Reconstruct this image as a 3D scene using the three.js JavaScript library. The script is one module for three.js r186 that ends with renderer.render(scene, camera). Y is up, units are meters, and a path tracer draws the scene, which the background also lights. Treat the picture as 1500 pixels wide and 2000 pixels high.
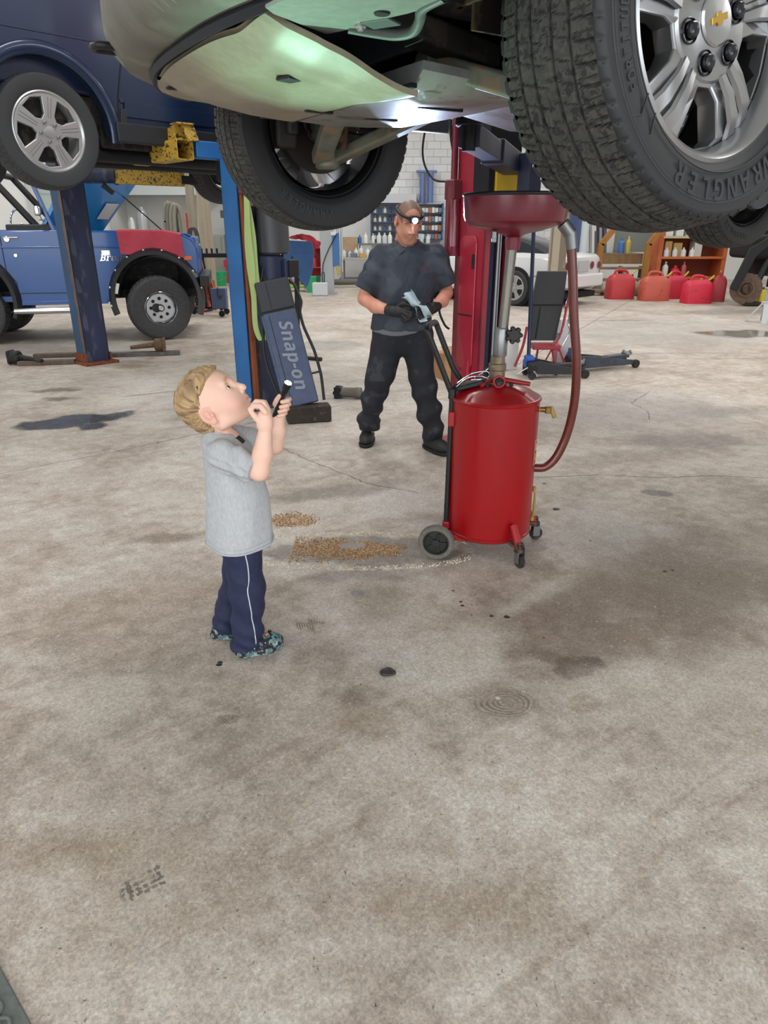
import * as THREE from 'three';
import { mergeGeometries, mergeVertices, toCreasedNormals } from 'three/addons/utils/BufferGeometryUtils.js';
import { RoundedBoxGeometry } from 'three/addons/geometries/RoundedBoxGeometry.js';
import { TextGeometry } from 'three/addons/geometries/TextGeometry.js';
import { FontLoader } from 'three/addons/loaders/FontLoader.js';
import { RectAreaLightUniformsLib } from 'three/addons/lights/RectAreaLightUniformsLib.js';

// ---------------------------------------------------------------- camera, sky, exposure
const scene = new THREE.Scene();
const camera = new THREE.PerspectiveCamera(73.03, 0.75, 0.05, 200);
camera.position.set(0, 1.47, 0);
camera.rotation.set(-22.3 * Math.PI / 180, 0, 0);
const renderer = new THREE.WebGLRenderer({ antialias: true });
renderer.toneMapping = THREE.LinearToneMapping;
renderer.toneMappingExposure = 1.12;
renderer.shadowMap.enabled = true;
scene.background = new THREE.Color().setRGB(0.93, 0.97, 1.0);   // overcast sky, seen only through the bay doors
scene.backgroundIntensity = 4.2;
RectAreaLightUniformsLib.init();
const CEIL = 5.4, LAMP_I = 30;
// ---------------------------------------------------------------- helpers
const PI = Math.PI, R = (d) => d * PI / 180, V = (x = 0, y = 0, z = 0) => new THREE.Vector3(x, y, z);
let seed = 7;
const rnd = () => { seed |= 0; seed = seed + 0x6D2B79F5 | 0; let t = Math.imul(seed ^ seed >>> 15, 1 | seed); t = t + Math.imul(t ^ t >>> 7, 61 | t) ^ t; return ((t ^ t >>> 14) >>> 0) / 4294967296; };
const rr = (a, b) => a + (b - a) * rnd(), pick = (a) => a[Math.floor(rnd() * a.length)];
const clamp = (x, a = 0, b = 1) => x < a ? a : x > b ? b : x, mix = (a, b, t) => a + (b - a) * t;
const sstep = (a, b, x) => { const t = clamp((x - a) / (b - a)); return t * t * (3 - 2 * t); };
// fast 2-D value noise, lattice of random values
const NZ = 256, LAT = new Float32Array(NZ * NZ); for (let i = 0; i < NZ * NZ; i++) LAT[i] = rnd();
function vn(x, y) {
  const xi = Math.floor(x), yi = Math.floor(y), fx = x - xi, fy = y - yi, u = fx * fx * (3 - 2 * fx), v = fy * fy * (3 - 2 * fy);
  const x0 = xi & 255, x1 = (xi + 1) & 255, y0 = (yi & 255) << 8, y1 = ((yi + 1) & 255) << 8;
  const a = LAT[y0 + x0], b = LAT[y0 + x1], c = LAT[y1 + x0], d = LAT[y1 + x1];
  return a + (b - a) * u + (c - a + (a - b - c + d) * u) * v;
}
function fbm(x, y, o = 4) { let s = 0, a = 0.5, n = 0; for (let i = 0; i < o; i++) { s += a * vn(x, y); n += a; a *= 0.5; x = x * 2.03 + 17.3; y = y * 2.03 + 5.1; } return s / n; }
function dataTex(w, h, fn, srgb = true) {   // fn(u, v, out) writes 0..1 into out
  const d = new Uint8Array(w * h * 4), o = [0, 0, 0];
  for (let j = 0; j < h; j++) for (let i = 0; i < w; i++) { fn((i + 0.5) / w, (j + 0.5) / h, o); const k = (j * w + i) * 4; d[k] = clamp(o[0]) * 255; d[k + 1] = clamp(o[1]) * 255; d[k + 2] = clamp(o[2]) * 255; d[k + 3] = 255; }
  const t = new THREE.DataTexture(d, w, h); t.magFilter = THREE.LinearFilter; t.minFilter = THREE.LinearMipmapLinearFilter; t.wrapS = t.wrapT = THREE.RepeatWrapping;
  if (srgb) t.colorSpace = THREE.SRGBColorSpace; t.needsUpdate = true; return t;
}
function hexRGB(h) { return [(h >> 16 & 255) / 255, (h >> 8 & 255) / 255, (h & 255) / 255]; }
// mottled two-colour texture with optional blotches; uv are metres through mat.userData.tri
function mottle(c1, c2, { n = 256, f = 8, c3 = null, cut = 0.62, f3 = 5, stretch = 1, hard = 0.04 } = {}) {
  const a = hexRGB(c1), b = hexRGB(c2), c = c3 === null ? null : hexRGB(c3), ox = rnd() * 90, oy = rnd() * 90;
  return dataTex(n, n, (u, v, o) => {
    const w = (x) => 0.5 - 0.5 * Math.cos(2 * PI * x), uu = u * f, vv = v * f * stretch;
    const t = clamp((fbm(uu + ox, vv + oy, 5) - 0.5) * 1.9 + 0.5);
    for (let k = 0; k < 3; k++) o[k] = mix(a[k], b[k], t);
    if (c) { const q = sstep(cut - hard, cut + hard, fbm(u * f3 + oy, v * f3 * stretch + ox, 5)); for (let k = 0; k < 3; k++) o[k] = mix(o[k], c[k], q); }
  });
}
function mat(color, rough = 0.6, metal = 0, ex = {}) {
  const { tri, ...rest } = ex;
  const phys = ['clearcoat', 'transmission', 'sheen', 'thickness', 'ior', 'specularIntensity'].some((k) => k in rest);
  const m = new (phys ? THREE.MeshPhysicalMaterial : THREE.MeshStandardMaterial)({ color, roughness: rough, metalness: metal, ...rest });
  if (tri) m.userData.tri = tri; else if (rest.map && tri !== 0) m.userData.tri = 1;
  return m;
}
function prep(g, keepColor) {
  g = g.index ? g.toNonIndexed() : g;
  for (const k of Object.keys(g.attributes)) if (!(k === 'position' || k === 'normal' || k === 'uv' || (keepColor && k === 'color'))) g.deleteAttribute(k);
  if (!g.attributes.normal) g.computeVertexNormals();
  if (!g.attributes.uv) g.setAttribute('uv', new THREE.BufferAttribute(new Float32Array(g.attributes.position.count * 2), 2));
  g.morphAttributes = {}; return g;
}
function triUV(g, s) {
  const p = g.attributes.position, n = g.attributes.normal, u = g.attributes.uv;
  for (let i = 0; i < p.count; i += 3) {
    let nx = 0, ny = 0, nz = 0; for (let k = 0; k < 3; k++) { nx += Math.abs(n.getX(i + k)); ny += Math.abs(n.getY(i + k)); nz += Math.abs(n.getZ(i + k)); }
    for (let k = 0; k < 3; k++) {
      const x = p.getX(i + k), y = p.getY(i + k), z = p.getZ(i + k);
      if (nx >= ny && nx >= nz) u.setXY(i + k, z / s, y / s); else if (ny >= nz) u.setXY(i + k, x / s, z / s); else u.setXY(i + k, x / s, y / s);
    }
  }
}
const taken = {};
function numbered(n) { if (!(n in taken)) { taken[n] = 0; return n; } taken[n]++; return n + '_' + String(taken[n]).padStart(3, '0'); }
function obj(name, gs, m, parent = scene) {
  gs = (Array.isArray(gs) ? gs : [gs]).map((g) => prep(g, m.vertexColors));
  const g = gs.length > 1 ? mergeGeometries(gs) : gs[0];
  if (m.userData.tri) triUV(g, m.userData.tri);
  const o = new THREE.Mesh(g, m); o.name = parent === scene ? numbered(name) : name; o.castShadow = o.receiveShadow = true; parent.add(o); return o;
}
function tag(o, label, category, group, kind) { o.userData.label = label; if (category) o.userData.category = category; if (group) o.userData.group = group; if (kind) o.userData.kind = kind; return o; }
function thing(name, label, category, p = [0, 0, 0], turn = 0, group) { const o = new THREE.Group(); o.name = numbered(name); scene.add(o); o.position.set(...p); o.rotation.y = turn; return tag(o, label, category, group); }
function struct(name, gs, m, label) { const o = obj(name, gs, m); o.userData.kind = 'structure'; if (label) o.userData.label = label; return o; }
function dup(root, p, turn, label, s) { const r = root.clone(); r.name = numbered(root.name.replace(/_\d\d\d$/, '')); r.userData = { ...root.userData }; scene.add(r); r.position.set(...p); if (turn !== undefined) r.rotation.y = turn; if (s) r.scale.setScalar(s); if (label) r.userData.label = label; return r; }
// geometry makers
const X4 = new THREE.Matrix4();
function mv(g, x = 0, y = 0, z = 0, rx = 0, ry = 0, rz = 0) { if (rx || ry || rz) g.applyMatrix4(X4.makeRotationFromEuler(new THREE.Euler(rx, ry, rz))); return g.translate(x, y, z); }
function box(w, h, d, x = 0, y = 0, z = 0, b = 0, rx = 0, ry = 0, rz = 0) { const m = Math.min(w, h, d); b = Math.min(b, m * 0.49); return mv(b > 0 ? new RoundedBoxGeometry(w, h, d, b > 0.02 ? 3 : 1, b) : new THREE.BoxGeometry(w, h, d), x, y, z, rx, ry, rz); }
const slab = (x0, x1, y0, y1, z0, z1, b = 0) => box(Math.abs(x1 - x0), Math.abs(y1 - y0), Math.abs(z1 - z0), (x0 + x1) / 2, (y0 + y1) / 2, (z0 + z1) / 2, b);
const v3 = (a) => a.isVector3 ? a : V(...a);
function between(g, a, b, up) {   // g is built along +y from 0 to its length
  a = v3(a); b = v3(b); const y = b.clone().sub(a).normalize(), u = up ? v3(up) : Math.abs(y.y) > 0.98 ? V(1, 0, 0) : V(0, 1, 0), x = u.clone().cross(y).normalize(), z = x.clone().cross(y).normalize();
  return g.applyMatrix4(new THREE.Matrix4().makeBasis(x, y, z).setPosition(a));
}
function rod(a, b, r, r2 = r, seg = 16) { const L = v3(a).distanceTo(v3(b)); return between(new THREE.CylinderGeometry(r2, r, L, seg).translate(0, L / 2, 0), a, b); }
function bar(a, b, w, t, up, bev = 0.004) { const L = v3(a).distanceTo(v3(b)); return between(box(w, L, t, 0, L / 2, 0, bev), a, b, up); }   // w sideways, t along up
function tube(pts, r, seg = 0, rad = 8, closed = false, tension = 0.5) { return new THREE.TubeGeometry(new THREE.CatmullRomCurve3(pts.map(v3), closed, 'catmullrom', tension), seg || pts.length * 8, r, rad, closed); }
function lathe(prof, seg = 32, crease = 0.6) { const g = new THREE.LatheGeometry(prof.map(([r, y]) => new THREE.Vector2(Math.max(r, 0.00001), y)), seg); return toCreasedNormals(prep(g), crease); }
function cyl(r, h, x = 0, y = 0, z = 0, seg = 24, b = 0.003, axis = 'y') {   // bevelled cylinder centred on x, y, z
  const g = lathe([[0, -h / 2], [r - b, -h / 2], [r, -h / 2 + b], [r, h / 2 - b], [r - b, h / 2], [0, h / 2]], seg); if (axis === 'x') g.rotateZ(-PI / 2); if (axis === 'z') g.rotateX(PI / 2); return g.translate(x, y, z);
}
function shapeOf(pts, holes = []) { const s = new THREE.Shape(pts.map((p) => new THREE.Vector2(...p))); for (const h of holes) s.holes.push(new THREE.Path(h.map((p) => new THREE.Vector2(...p)))); return s; }
function ext(pts, depth, bev = 0, holes = [], seg = 1) {   // extruded along +z, from 0 to depth
  const g = new THREE.ExtrudeGeometry(shapeOf(pts, holes), { depth: depth - 2 * bev, bevelEnabled: bev > 0, bevelThickness: bev, bevelSize: bev, bevelOffset: -bev, bevelSegments: seg, curveSegments: 8 });
  return g.translate(0, 0, bev);
}
function loft(rings, { caps = [true, true], closed = true, crease = 0.7 } = {}) {
  const n = rings[0].length, pos = [], uv = []; rings = rings.map((r) => r.map(v3));
  const tri = (a, b, c) => pos.push(a.x, a.y, a.z, b.x, b.y, b.z, c.x, c.y, c.z);
  for (let i = 0; i < rings.length - 1; i++) for (let j = 0; j < (closed ? n : n - 1); j++) { const k = (j + 1) % n, a = rings[i][j], b = rings[i][k], c = rings[i + 1][k], d = rings[i + 1][j]; tri(a, b, c); tri(a, c, d); }
  const cap = (r, f) => { const c = V(); r.forEach((p) => c.add(p)); c.divideScalar(n); for (let j = 0; j < n; j++) { const a = r[j], b = r[(j + 1) % n]; f ? tri(c, a, b) : tri(c, b, a); } };
  if (closed && caps[0]) cap(rings[0], false); if (closed && caps[1]) cap(rings[rings.length - 1], true);
  const g = new THREE.BufferGeometry(); g.setAttribute('position', new THREE.Float32BufferAttribute(pos, 3));
  return toCreasedNormals(prep(g), crease);
}
function grid(nu, nv, fn, crease = 0) {   // fn(u, v) -> [x, y, z]
  const pos = [], idx = [], uv = [];
  for (let j = 0; j <= nv; j++) for (let i = 0; i <= nu; i++) { const p = fn(i / nu, j / nv); pos.push(...p); uv.push(i / nu, j / nv); }
  for (let j = 0; j < nv; j++) for (let i = 0; i < nu; i++) { const a = j * (nu + 1) + i, b = a + 1, c = a + nu + 1, d = c + 1; idx.push(a, b, d, a, d, c); }
  const g = new THREE.BufferGeometry(); g.setAttribute('position', new THREE.Float32BufferAttribute(pos, 3)); g.setAttribute('uv', new THREE.Float32BufferAttribute(uv, 2)); g.setIndex(idx); g.computeVertexNormals();
  return crease ? toCreasedNormals(g.toNonIndexed(), crease) : g;
}
const circ = (r, n, a0 = 0, a1 = 2 * PI) => Array.from({ length: n }, (_, i) => { const a = a0 + (a1 - a0) * i / n; return [r * Math.cos(a), r * Math.sin(a)]; });
const rrect = (w, h, r, n = 4) => { const o = []; for (const [cx, cy, a] of [[w / 2 - r, h / 2 - r, 0], [-w / 2 + r, h / 2 - r, PI / 2], [-w / 2 + r, -h / 2 + r, PI], [w / 2 - r, -h / 2 + r, 1.5 * PI]]) for (let i = 0; i <= n; i++) o.push([cx + r * Math.cos(a + i / n * PI / 2), cy + r * Math.sin(a + i / n * PI / 2)]); return o; };
// implicit surfaces: naive surface nets on a grid
function nets(f, lo, hi, cell) {
  const n = [0, 1, 2].map((k) => Math.max(3, Math.ceil((hi[k] - lo[k]) / cell) + 1)), val = new Float32Array(n[0] * n[1] * n[2]), id = (i, j, k) => (k * n[1] + j) * n[0] + i;
  for (let k = 0; k < n[2]; k++) for (let j = 0; j < n[1]; j++) for (let i = 0; i < n[0]; i++) val[id(i, j, k)] = f(lo[0] + i * cell, lo[1] + j * cell, lo[2] + k * cell);
  const vid = new Int32Array(val.length).fill(-1), pos = [], idx = [], co = [[0, 0, 0], [1, 0, 0], [0, 1, 0], [1, 1, 0], [0, 0, 1], [1, 0, 1], [0, 1, 1], [1, 1, 1]], ed = [[0, 1], [2, 3], [4, 5], [6, 7], [0, 2], [1, 3], [4, 6], [5, 7], [0, 4], [1, 5], [2, 6], [3, 7]];
  for (let k = 0; k < n[2] - 1; k++) for (let j = 0; j < n[1] - 1; j++) for (let i = 0; i < n[0] - 1; i++) {
    const g = co.map(([a, b, c]) => val[id(i + a, j + b, k + c)]); let m = 0; for (let q = 0; q < 8; q++) if (g[q] < 0) m |= 1 << q; if (m === 0 || m === 255) continue;
    let x = 0, y = 0, z = 0, c = 0; for (const [a, b] of ed) if ((g[a] < 0) !== (g[b] < 0)) { const t = g[a] / (g[a] - g[b]); x += mix(co[a][0], co[b][0], t); y += mix(co[a][1], co[b][1], t); z += mix(co[a][2], co[b][2], t); c++; }
    vid[id(i, j, k)] = pos.length / 3; pos.push(lo[0] + (i + x / c) * cell, lo[1] + (j + y / c) * cell, lo[2] + (k + z / c) * cell);
  }
  const quad = (a, b, c, d, fl) => { if (a < 0 || b < 0 || c < 0 || d < 0) return; fl ? idx.push(a, b, c, a, c, d) : idx.push(a, c, b, a, d, c); };
  for (let k = 1; k < n[2] - 1; k++) for (let j = 1; j < n[1] - 1; j++) for (let i = 1; i < n[0] - 1; i++) {
    const s = val[id(i, j, k)] < 0;
    if (s !== (val[id(i + 1, j, k)] < 0)) quad(vid[id(i, j - 1, k - 1)], vid[id(i, j, k - 1)], vid[id(i, j, k)], vid[id(i, j - 1, k)], s);
    if (s !== (val[id(i, j + 1, k)] < 0)) quad(vid[id(i - 1, j, k - 1)], vid[id(i - 1, j, k)], vid[id(i, j, k)], vid[id(i, j, k - 1)], s);
    if (s !== (val[id(i, j, k + 1)] < 0)) quad(vid[id(i - 1, j - 1, k)], vid[id(i, j - 1, k)], vid[id(i, j, k)], vid[id(i - 1, j, k)], s);
  }
  const e = cell * 0.3, nor = []; for (let q = 0; q < pos.length; q += 3) { const [x, y, z] = [pos[q], pos[q + 1], pos[q + 2]]; const a = f(x + e, y, z) - f(x - e, y, z), b = f(x, y + e, z) - f(x, y - e, z), c = f(x, y, z + e) - f(x, y, z - e), l = Math.hypot(a, b, c) || 1; nor.push(a / l, b / l, c / l); }
  const g = new THREE.BufferGeometry(); g.setAttribute('position', new THREE.Float32BufferAttribute(pos, 3)); g.setAttribute('normal', new THREE.Float32BufferAttribute(nor, 3)); g.setIndex(idx); return g;
}
const smin = (a, b, k) => { const h = Math.max(k - Math.abs(a - b), 0) / k; return Math.min(a, b) - h * h * k * 0.25; };
const smax = (a, b, k) => -smin(-a, -b, k);
function capD(x, y, z, a, b, ra, rb) { const bx = b[0] - a[0], by = b[1] - a[1], bz = b[2] - a[2], px = x - a[0], py = y - a[1], pz = z - a[2], t = clamp((px * bx + py * by + pz * bz) / (bx * bx + by * by + bz * bz + 1e-9)); return Math.hypot(px - bx * t, py - by * t, pz - bz * t) - (ra + (rb - ra) * t); }
function ellD(x, y, z, c, r) { const a = (x - c[0]) / r[0], b = (y - c[1]) / r[1], d = (z - c[2]) / r[2], k0 = Math.hypot(a, b, d), k1 = Math.hypot(a / r[0], b / r[1], d / r[2]); return k1 > 1e-9 ? k0 * (k0 - 1) / k1 : -Math.min(...r); }
function paint(g, fn) { const p = g.attributes.position, c = new Float32Array(p.count * 3); for (let i = 0; i < p.count; i++) { const q = fn(p.getX(i), p.getY(i), p.getZ(i)); c[i * 3] = q[0]; c[i * 3 + 1] = q[1]; c[i * 3 + 2] = q[2]; } g.setAttribute('color', new THREE.BufferAttribute(c, 3)); return g; }
const lin = (h) => { const c = new THREE.Color(h); return [c.r, c.g, c.b]; };
const fontB = await new FontLoader().loadAsync('fonts/droid/droid_sans_bold.typeface.json');
const fontS = await new FontLoader().loadAsync('fonts/droid/droid_serif_bold.typeface.json');
function text(str, size, depth, font = fontB, bev = 0) { const g = new TextGeometry(str, { font, size, depth, curveSegments: 3, bevelEnabled: bev > 0, bevelThickness: bev, bevelSize: bev, bevelSegments: 1 }); g.computeBoundingBox(); const b = g.boundingBox; return g.translate(-(b.min.x + b.max.x) / 2, -(b.min.y + b.max.y) / 2, 0); }

// ---------------------------------------------------------------- shared materials
const MT = {
  rubber: mat(0x3a3b3c, 0.82, 0, { map: mottle(0x3a3a3a, 0x454543, { n: 256, f: 30 }), tri: 0.25 }),
  rubberDirty: mat(0xffffff, 0.9, 0, { map: mottle(0x3b3935, 0x524e46, { n: 256, f: 22, c3: 0x2a2927, f3: 18, cut: 0.6 }), tri: 0.25 }),
  black: mat(0x141518, 0.5), blackMatte: mat(0x16171a, 0.85), darkGrey: mat(0x2c2e33, 0.6), steel: mat(0x8a8c8e, 0.38, 0.85), chrome: mat(0xd8dadc, 0.12, 1), alu: mat(0xc6c7c8, 0.34, 0.9), whitePaint: mat(0xd9dcda, 0.5),
  rust: mat(0xffffff, 0.85, 0.1, { map: mottle(0x4a3a30, 0x6b5140, { f: 12, c3: 0x2b2623, f3: 9, cut: 0.55 }), tri: 0.4 }),
  grime: mat(0xffffff, 0.75, 0.1, { map: mottle(0x1c1c1f, 0x2e2c2b, { f: 12, c3: 0x3f3831, f3: 8, cut: 0.62 }), tri: 0.4 }),
  cardboard: mat(0xffffff, 0.9, 0, { map: mottle(0xa8825c, 0xb48f68, { f: 10, stretch: 0.15 }), tri: 0.5 }),
  wood: mat(0xffffff, 0.75, 0, { map: mottle(0x8c7355, 0xa58a68, { f: 14, stretch: 0.1, c3: 0x6c5740, f3: 8, cut: 0.64 }), tri: 0.6 }),
};
// ---------------------------------------------------------------- floor
const STAINS = [   // x, z, rx, rz, turn, colour, strength, softness, noise frequency
  [-2.598, -5.566, 0.46, 0.20, 0.55, 0x2b2e33, 0.95, 0.12, 5], [-2.35, -5.4, 0.10, 0.10, 0.2, 0x24262c, 0.8, 0.2, 9], [-3.217, -6.737, 0.19, 0.10, 0.1, 0x5d4f41, 0.85, 0.5, 16], [-3.029, -6.362, 0.14, 0.08, 0, 0x5d4f41, 0.85, 0.5, 16], [-2.2, -6.6, 0.3, 0.03, 0.5, 0x6c6257, 0.6, 0.5, 12],
  [0.9, -2.42, 0.66, 0.27, 0.35, 0x796b5c, 0.72, 0.5, 3.5], [1.35, -2.75, 0.5, 0.25, 0.2, 0x7a6d60, 0.62, 0.6, 3], [0.70, -2.113, 0.085, 0.075, 0.3, 0x5a5049, 0.85, 0.22, 14], [0.62, -2.17, 0.1, 0.05, -0.4, 0x6a5c4c, 0.6, 0.5, 14], [0.403, -1.902, 0.125, 0.09, 0.1, 0x85776a, 0.55, 0.4, 8], [0.675, -1.894, 0.06, 0.05, 0.7, 0x82705c, 0.7, 0.25, 12],
  [0.264, -2.16, 0.24, 0.12, 0.5, 0xcfccc2, 0.62, 0.6, 6], [0.86, -1.94, 0.28, 0.13, 0.1, 0xc2beb4, 0.55, 0.7, 4], [1.2, -3.3, 0.26, 0.17, 0.1, 0xc4c2ba, 0.7, 0.6, 5], [0.62, -2.6, 0.3, 0.05, 0.75, 0xcfccc2, 0.55, 0.6, 7], [1.15, -2.0, 0.3, 0.16, 0, 0xbab4aa, 0.5, 0.7, 3],
  [-0.127, -3.09, 0.47, 0.185, 0, 0x76706a, 0.8, 0.12, 6], [-0.5, -3.46, 0.09, 0.06, 0, 0xc9c1b2, 0.8, 0.4, 14], [-0.117, -2.82, 0.2, 0.06, 0.1, 0x837c76, 0.6, 0.6, 8], [-0.033, -2.60, 0.12, 0.14, 0, 0x857a6c, 0.6, 0.6, 7], [-0.11, -2.66, 0.03, 0.03, 0, 0x7c7d80, 0.7, 0.3, 20],
  [-0.104, -1.935, 0.075, 0.05, 0, 0x6e6152, 0.6, 0.7, 20], [-0.082, -1.804, 0.12, 0.08, 0, 0x82745f, 0.5, 0.7, 10], [1.616, -3.893, 0.085, 0.065, -0.2, 0x6b6a66, 0.9, 0.15, 7], [2.215, -4.973, 0.38, 0.2, 0.2, 0x77706c, 0.75, 0.6, 5], [2.965, -5.858, 0.34, 0.2, 0, 0x7f7671, 0.6, 0.6, 5], [1.789, -4.621, 0.5, 0.16, 0.35, 0x84796f, 0.6, 0.6, 5],
  [-1.105, -3.238, 0.18, 0.05, 0.2, 0x776a5c, 0.7, 0.6, 10], [-1.6, -7.4, 1.5, 0.9, 0.5, 0xcfcdc5, 0.5, 0.7, 1.5], [0.088, -3.75, 0.45, 0.22, 0.3, 0xb9b7b3, 0.6, 0.6, 6], [-0.337, -3.9, 0.45, 0.1, 0.35, 0x716962, 0.65, 0.6, 8], [0.35, -3.5, 0.3, 0.1, 0.2, 0x77706a, 0.5, 0.6, 9], [0.9, -1.28, 0.1, 0.04, 0, 0xd0cdc4, 0.6, 0.6, 10], [0.7, -1.37, 0.2, 0.05, 0.1, 0xc0bbb0, 0.4, 0.7, 9], [0.832, -3.584, 0.13, 0.1, 0, 0x8c7a66, 0.55, 0.6, 9],
  [-4.4, -9.1, 1.1, 0.6, 0.2, 0x7e7973, 0.75, 0.6, 2], [-3.6, -9.4, 0.5, 0.3, 0, 0xb9b7b4, 0.6, 0.6, 4], [1.66, -2.95, 0.5, 0.3, 0.2, 0x83786c, 0.6, 0.7, 3], [-0.746, -1.308, 0.2, 0.06, 0, 0x83755f, 0.55, 0.8, 6], [0.252, -1.149, 0.22, 0.07, 0, 0x8a7c68, 0.5, 0.8, 6], [-0.5, -1.2, 0.3, 0.15, 0.5, 0x9a8e7c, 0.3, 0.8, 5], [-1.0, -2.5, 0.4, 0.3, 0, 0x9b8d7a, 0.4, 0.8, 4],
  [3.6, -8.9, 1.5, 0.06, 0.05, 0x8f8c86, 0.6, 0.6, 3], [4.0, -12.3, 0.8, 0.07, 0, 0x6d6b68, 0.7, 0.5, 3], [2.6, -9.6, 0.9, 0.05, 0.3, 0x8f8c86, 0.5, 0.6, 4], [-0.735, -9.614, 0.42, 0.42, 0, 0x8d8a86, 0.6, 0.1, 6], [-0.9, -8.8, 0.2, 0.2, 0, 0x9c8a80, 0.5, 0.6, 6], [5.6, -10.7, 0.75, 0.42, 0.1, 0x6a655a, 0.9, 0.1, 2.5], [7.5, -13.6, 2.2, 0.5, 0, 0x7a7671, 0.7, 0.6, 2], [0.2, -8.6, 0.7, 0.06, 0.4, 0x8b8680, 0.5, 0.6, 3], [-0.2, -6.6, 0.5, 0.05, 0.3, 0x8b857c, 0.5, 0.6, 4],
  [1.9, -5.9, 0.95, 0.6, 0.2, 0x8c8886, 0.6, 0.7, 2.2], [4.6, -10.8, 2.4, 1.3, 0.1, 0xa5a29f, 0.55, 0.7, 1.2], [1.5, -7.0, 0.8, 0.1, 0.1, 0x8b857c, 0.35, 0.6, 3], [-2.9, -8.0, 0.25, 0.12, 0, 0x8a7460, 0.6, 0.6, 8], [-3.9, -8.2, 0.3, 0.2, 0.3, 0x9c7a55, 0.55, 0.6, 8],
].map(([x, z, a, b, t, c, s, f, n]) => ({ x, z, a, b, cs: Math.cos(t), sn: Math.sin(t), c: hexRGB(c), s, f, n, rad: Math.max(a, b) * 1.9 }));
const DROPS = [[0.441, -2.462, 0.011], [0.502, -2.453, 0.016], [0.327, -2.579, 0.009], [0.33, -2.545, 0.009], [0.303, -2.674, 0.007], [0.37, -2.55, 0.004], [0.36, -2.47, 0.005], [0.62, -2.3, 0.006], [-0.60, -2.12, 0.012], [1.05, -3.2, 0.008], [1.3, -2.86, 0.012], [1.34, -2.87, 0.008], [0.98, -3.63, 0.02], [1.0, -4.05, 0.012]];
const CRACKS = [[[-3.4, -3.62], [-2.487, -4.24], [-1.98, -4.657], [-1.393, -5.21], [-0.3, -6.2]], [[-0.79, -4.894], [-0.6, -4.62], [-0.45, -4.451], [-0.28, -4.25], [-0.096, -4.046], [0.2, -3.9]], [[0.9, -4.16], [1.387, -4.22], [1.6, -4.18], [1.794, -4.16], [2.1, -4.2], [2.9, -4.1]], [[2.2, -5.6], [2.3, -5.9], [2.25, -6.2], [2.6, -6.7]]];
const PALE = [[[0.2, -0.9], [0.229, -0.993], [0.278, -1.123], [0.33, -1.2], [0.369, -1.324], [0.37, -1.4], [0.403, -1.461], [0.479, -1.518]], [[0.27, -1.5], [0.403, -1.461]]];
const JOINTS = [[[-12, -7.9], [14, -8.9]], [[0.6, -6.2], [8.5, -22]]];
function segd(x, z, l) { let m = 9; for (let i = 0; i < l.length - 1; i++) { const [ax, az] = l[i], [bx, bz] = l[i + 1], dx = bx - ax, dz = bz - az, t = clamp(((x - ax) * dx + (z - az) * dz) / (dx * dx + dz * dz)); m = Math.min(m, Math.hypot(x - ax - dx * t, z - az - dz * t)); } return m; }
const FB = hexRGB(0xb3a89d), FD = hexRGB(0x9b9084), FL = hexRGB(0xc4beb6);
function floorWet(x, z) { let w = 0; for (const s of [STAINS[0], STAINS[1], STAINS[16], STAINS[47]]) { const dx = x - s.x, dz = z - s.z, d = Math.hypot((dx * s.cs - dz * s.sn) / s.a, (dx * s.sn + dz * s.cs) / s.b) + (fbm(x * s.n, z * s.n, 3) - 0.5) * 0.9; w = Math.max(w, (1 - sstep(0.8, 1.05, d)) * (s === STAINS[16] ? 0.35 : s === STAINS[47] ? 1 : 0.7)); } return w; }
function floorBase(x, z, o) {
  const big = fbm(x * 0.9 + 3, z * 0.9 + 8, 4), mid = fbm(x * 4.2, z * 4.2 + 30, 4), sm = fbm(x * 19 + 7, z * 19, 3);
  let t = clamp((big - 0.5) * 0.95 + (mid - 0.5) * 0.95 + (sm - 0.5) * 1.0 + 0.5);
  for (let k = 0; k < 3; k++) o[k] = t < 0.5 ? mix(FD[k], FB[k], t * 2) : mix(FB[k], FL[k], t * 2 - 1);
  // scuffs dragged through the dust
  const q = fbm((x * 0.83 - z * 0.55) * 3, (x * 0.55 + z * 0.83) * 26, 3), sc = sstep(0.62, 0.82, q) * 0.24; for (let k = 0; k < 3; k++) o[k] *= 1 - sc * (0.24 + 0.05 * k);
  // pale chalky patches
  const ch = sstep(0.6, 0.78, fbm(x * 2.1 + 50, z * 2.6 + 11, 5)) * 0.5; o[0] = mix(o[0], 0.79, ch); o[1] = mix(o[1], 0.775, ch); o[2] = mix(o[2], 0.74, ch);
  for (const s of STAINS) {
    const dx = x - s.x, dz = z - s.z; if (dx > s.rad || dx < -s.rad || dz > s.rad || dz < -s.rad) continue;
    const d = Math.hypot((dx * s.cs - dz * s.sn) / s.a, (dx * s.sn + dz * s.cs) / s.b) + (fbm(x * s.n, z * s.n, 4) - 0.5) * (0.9 + s.f); if (d > 1 + s.f) continue;
    const w = s.s * (1 - sstep(1 - s.f, 1 + s.f, d)) * (0.72 + 0.5 * (fbm(x * s.n * 6, z * s.n * 6, 2) - 0.2)), ww = clamp(w); for (let k = 0; k < 3; k++) o[k] = mix(o[k], s.c[k], ww);
  }
}
const BB = new Map(); for (const l of [...CRACKS, ...PALE, ...JOINTS]) BB.set(l, [Math.min(...l.map((p) => p[0])) - 0.05, Math.max(...l.map((p) => p[0])) + 0.05, Math.min(...l.map((p) => p[1])) - 0.05, Math.max(...l.map((p) => p[1])) + 0.05]);
const near = (x, z, l) => { const b = BB.get(l); return x > b[0] && x < b[1] && z > b[2] && z < b[3]; };
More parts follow.
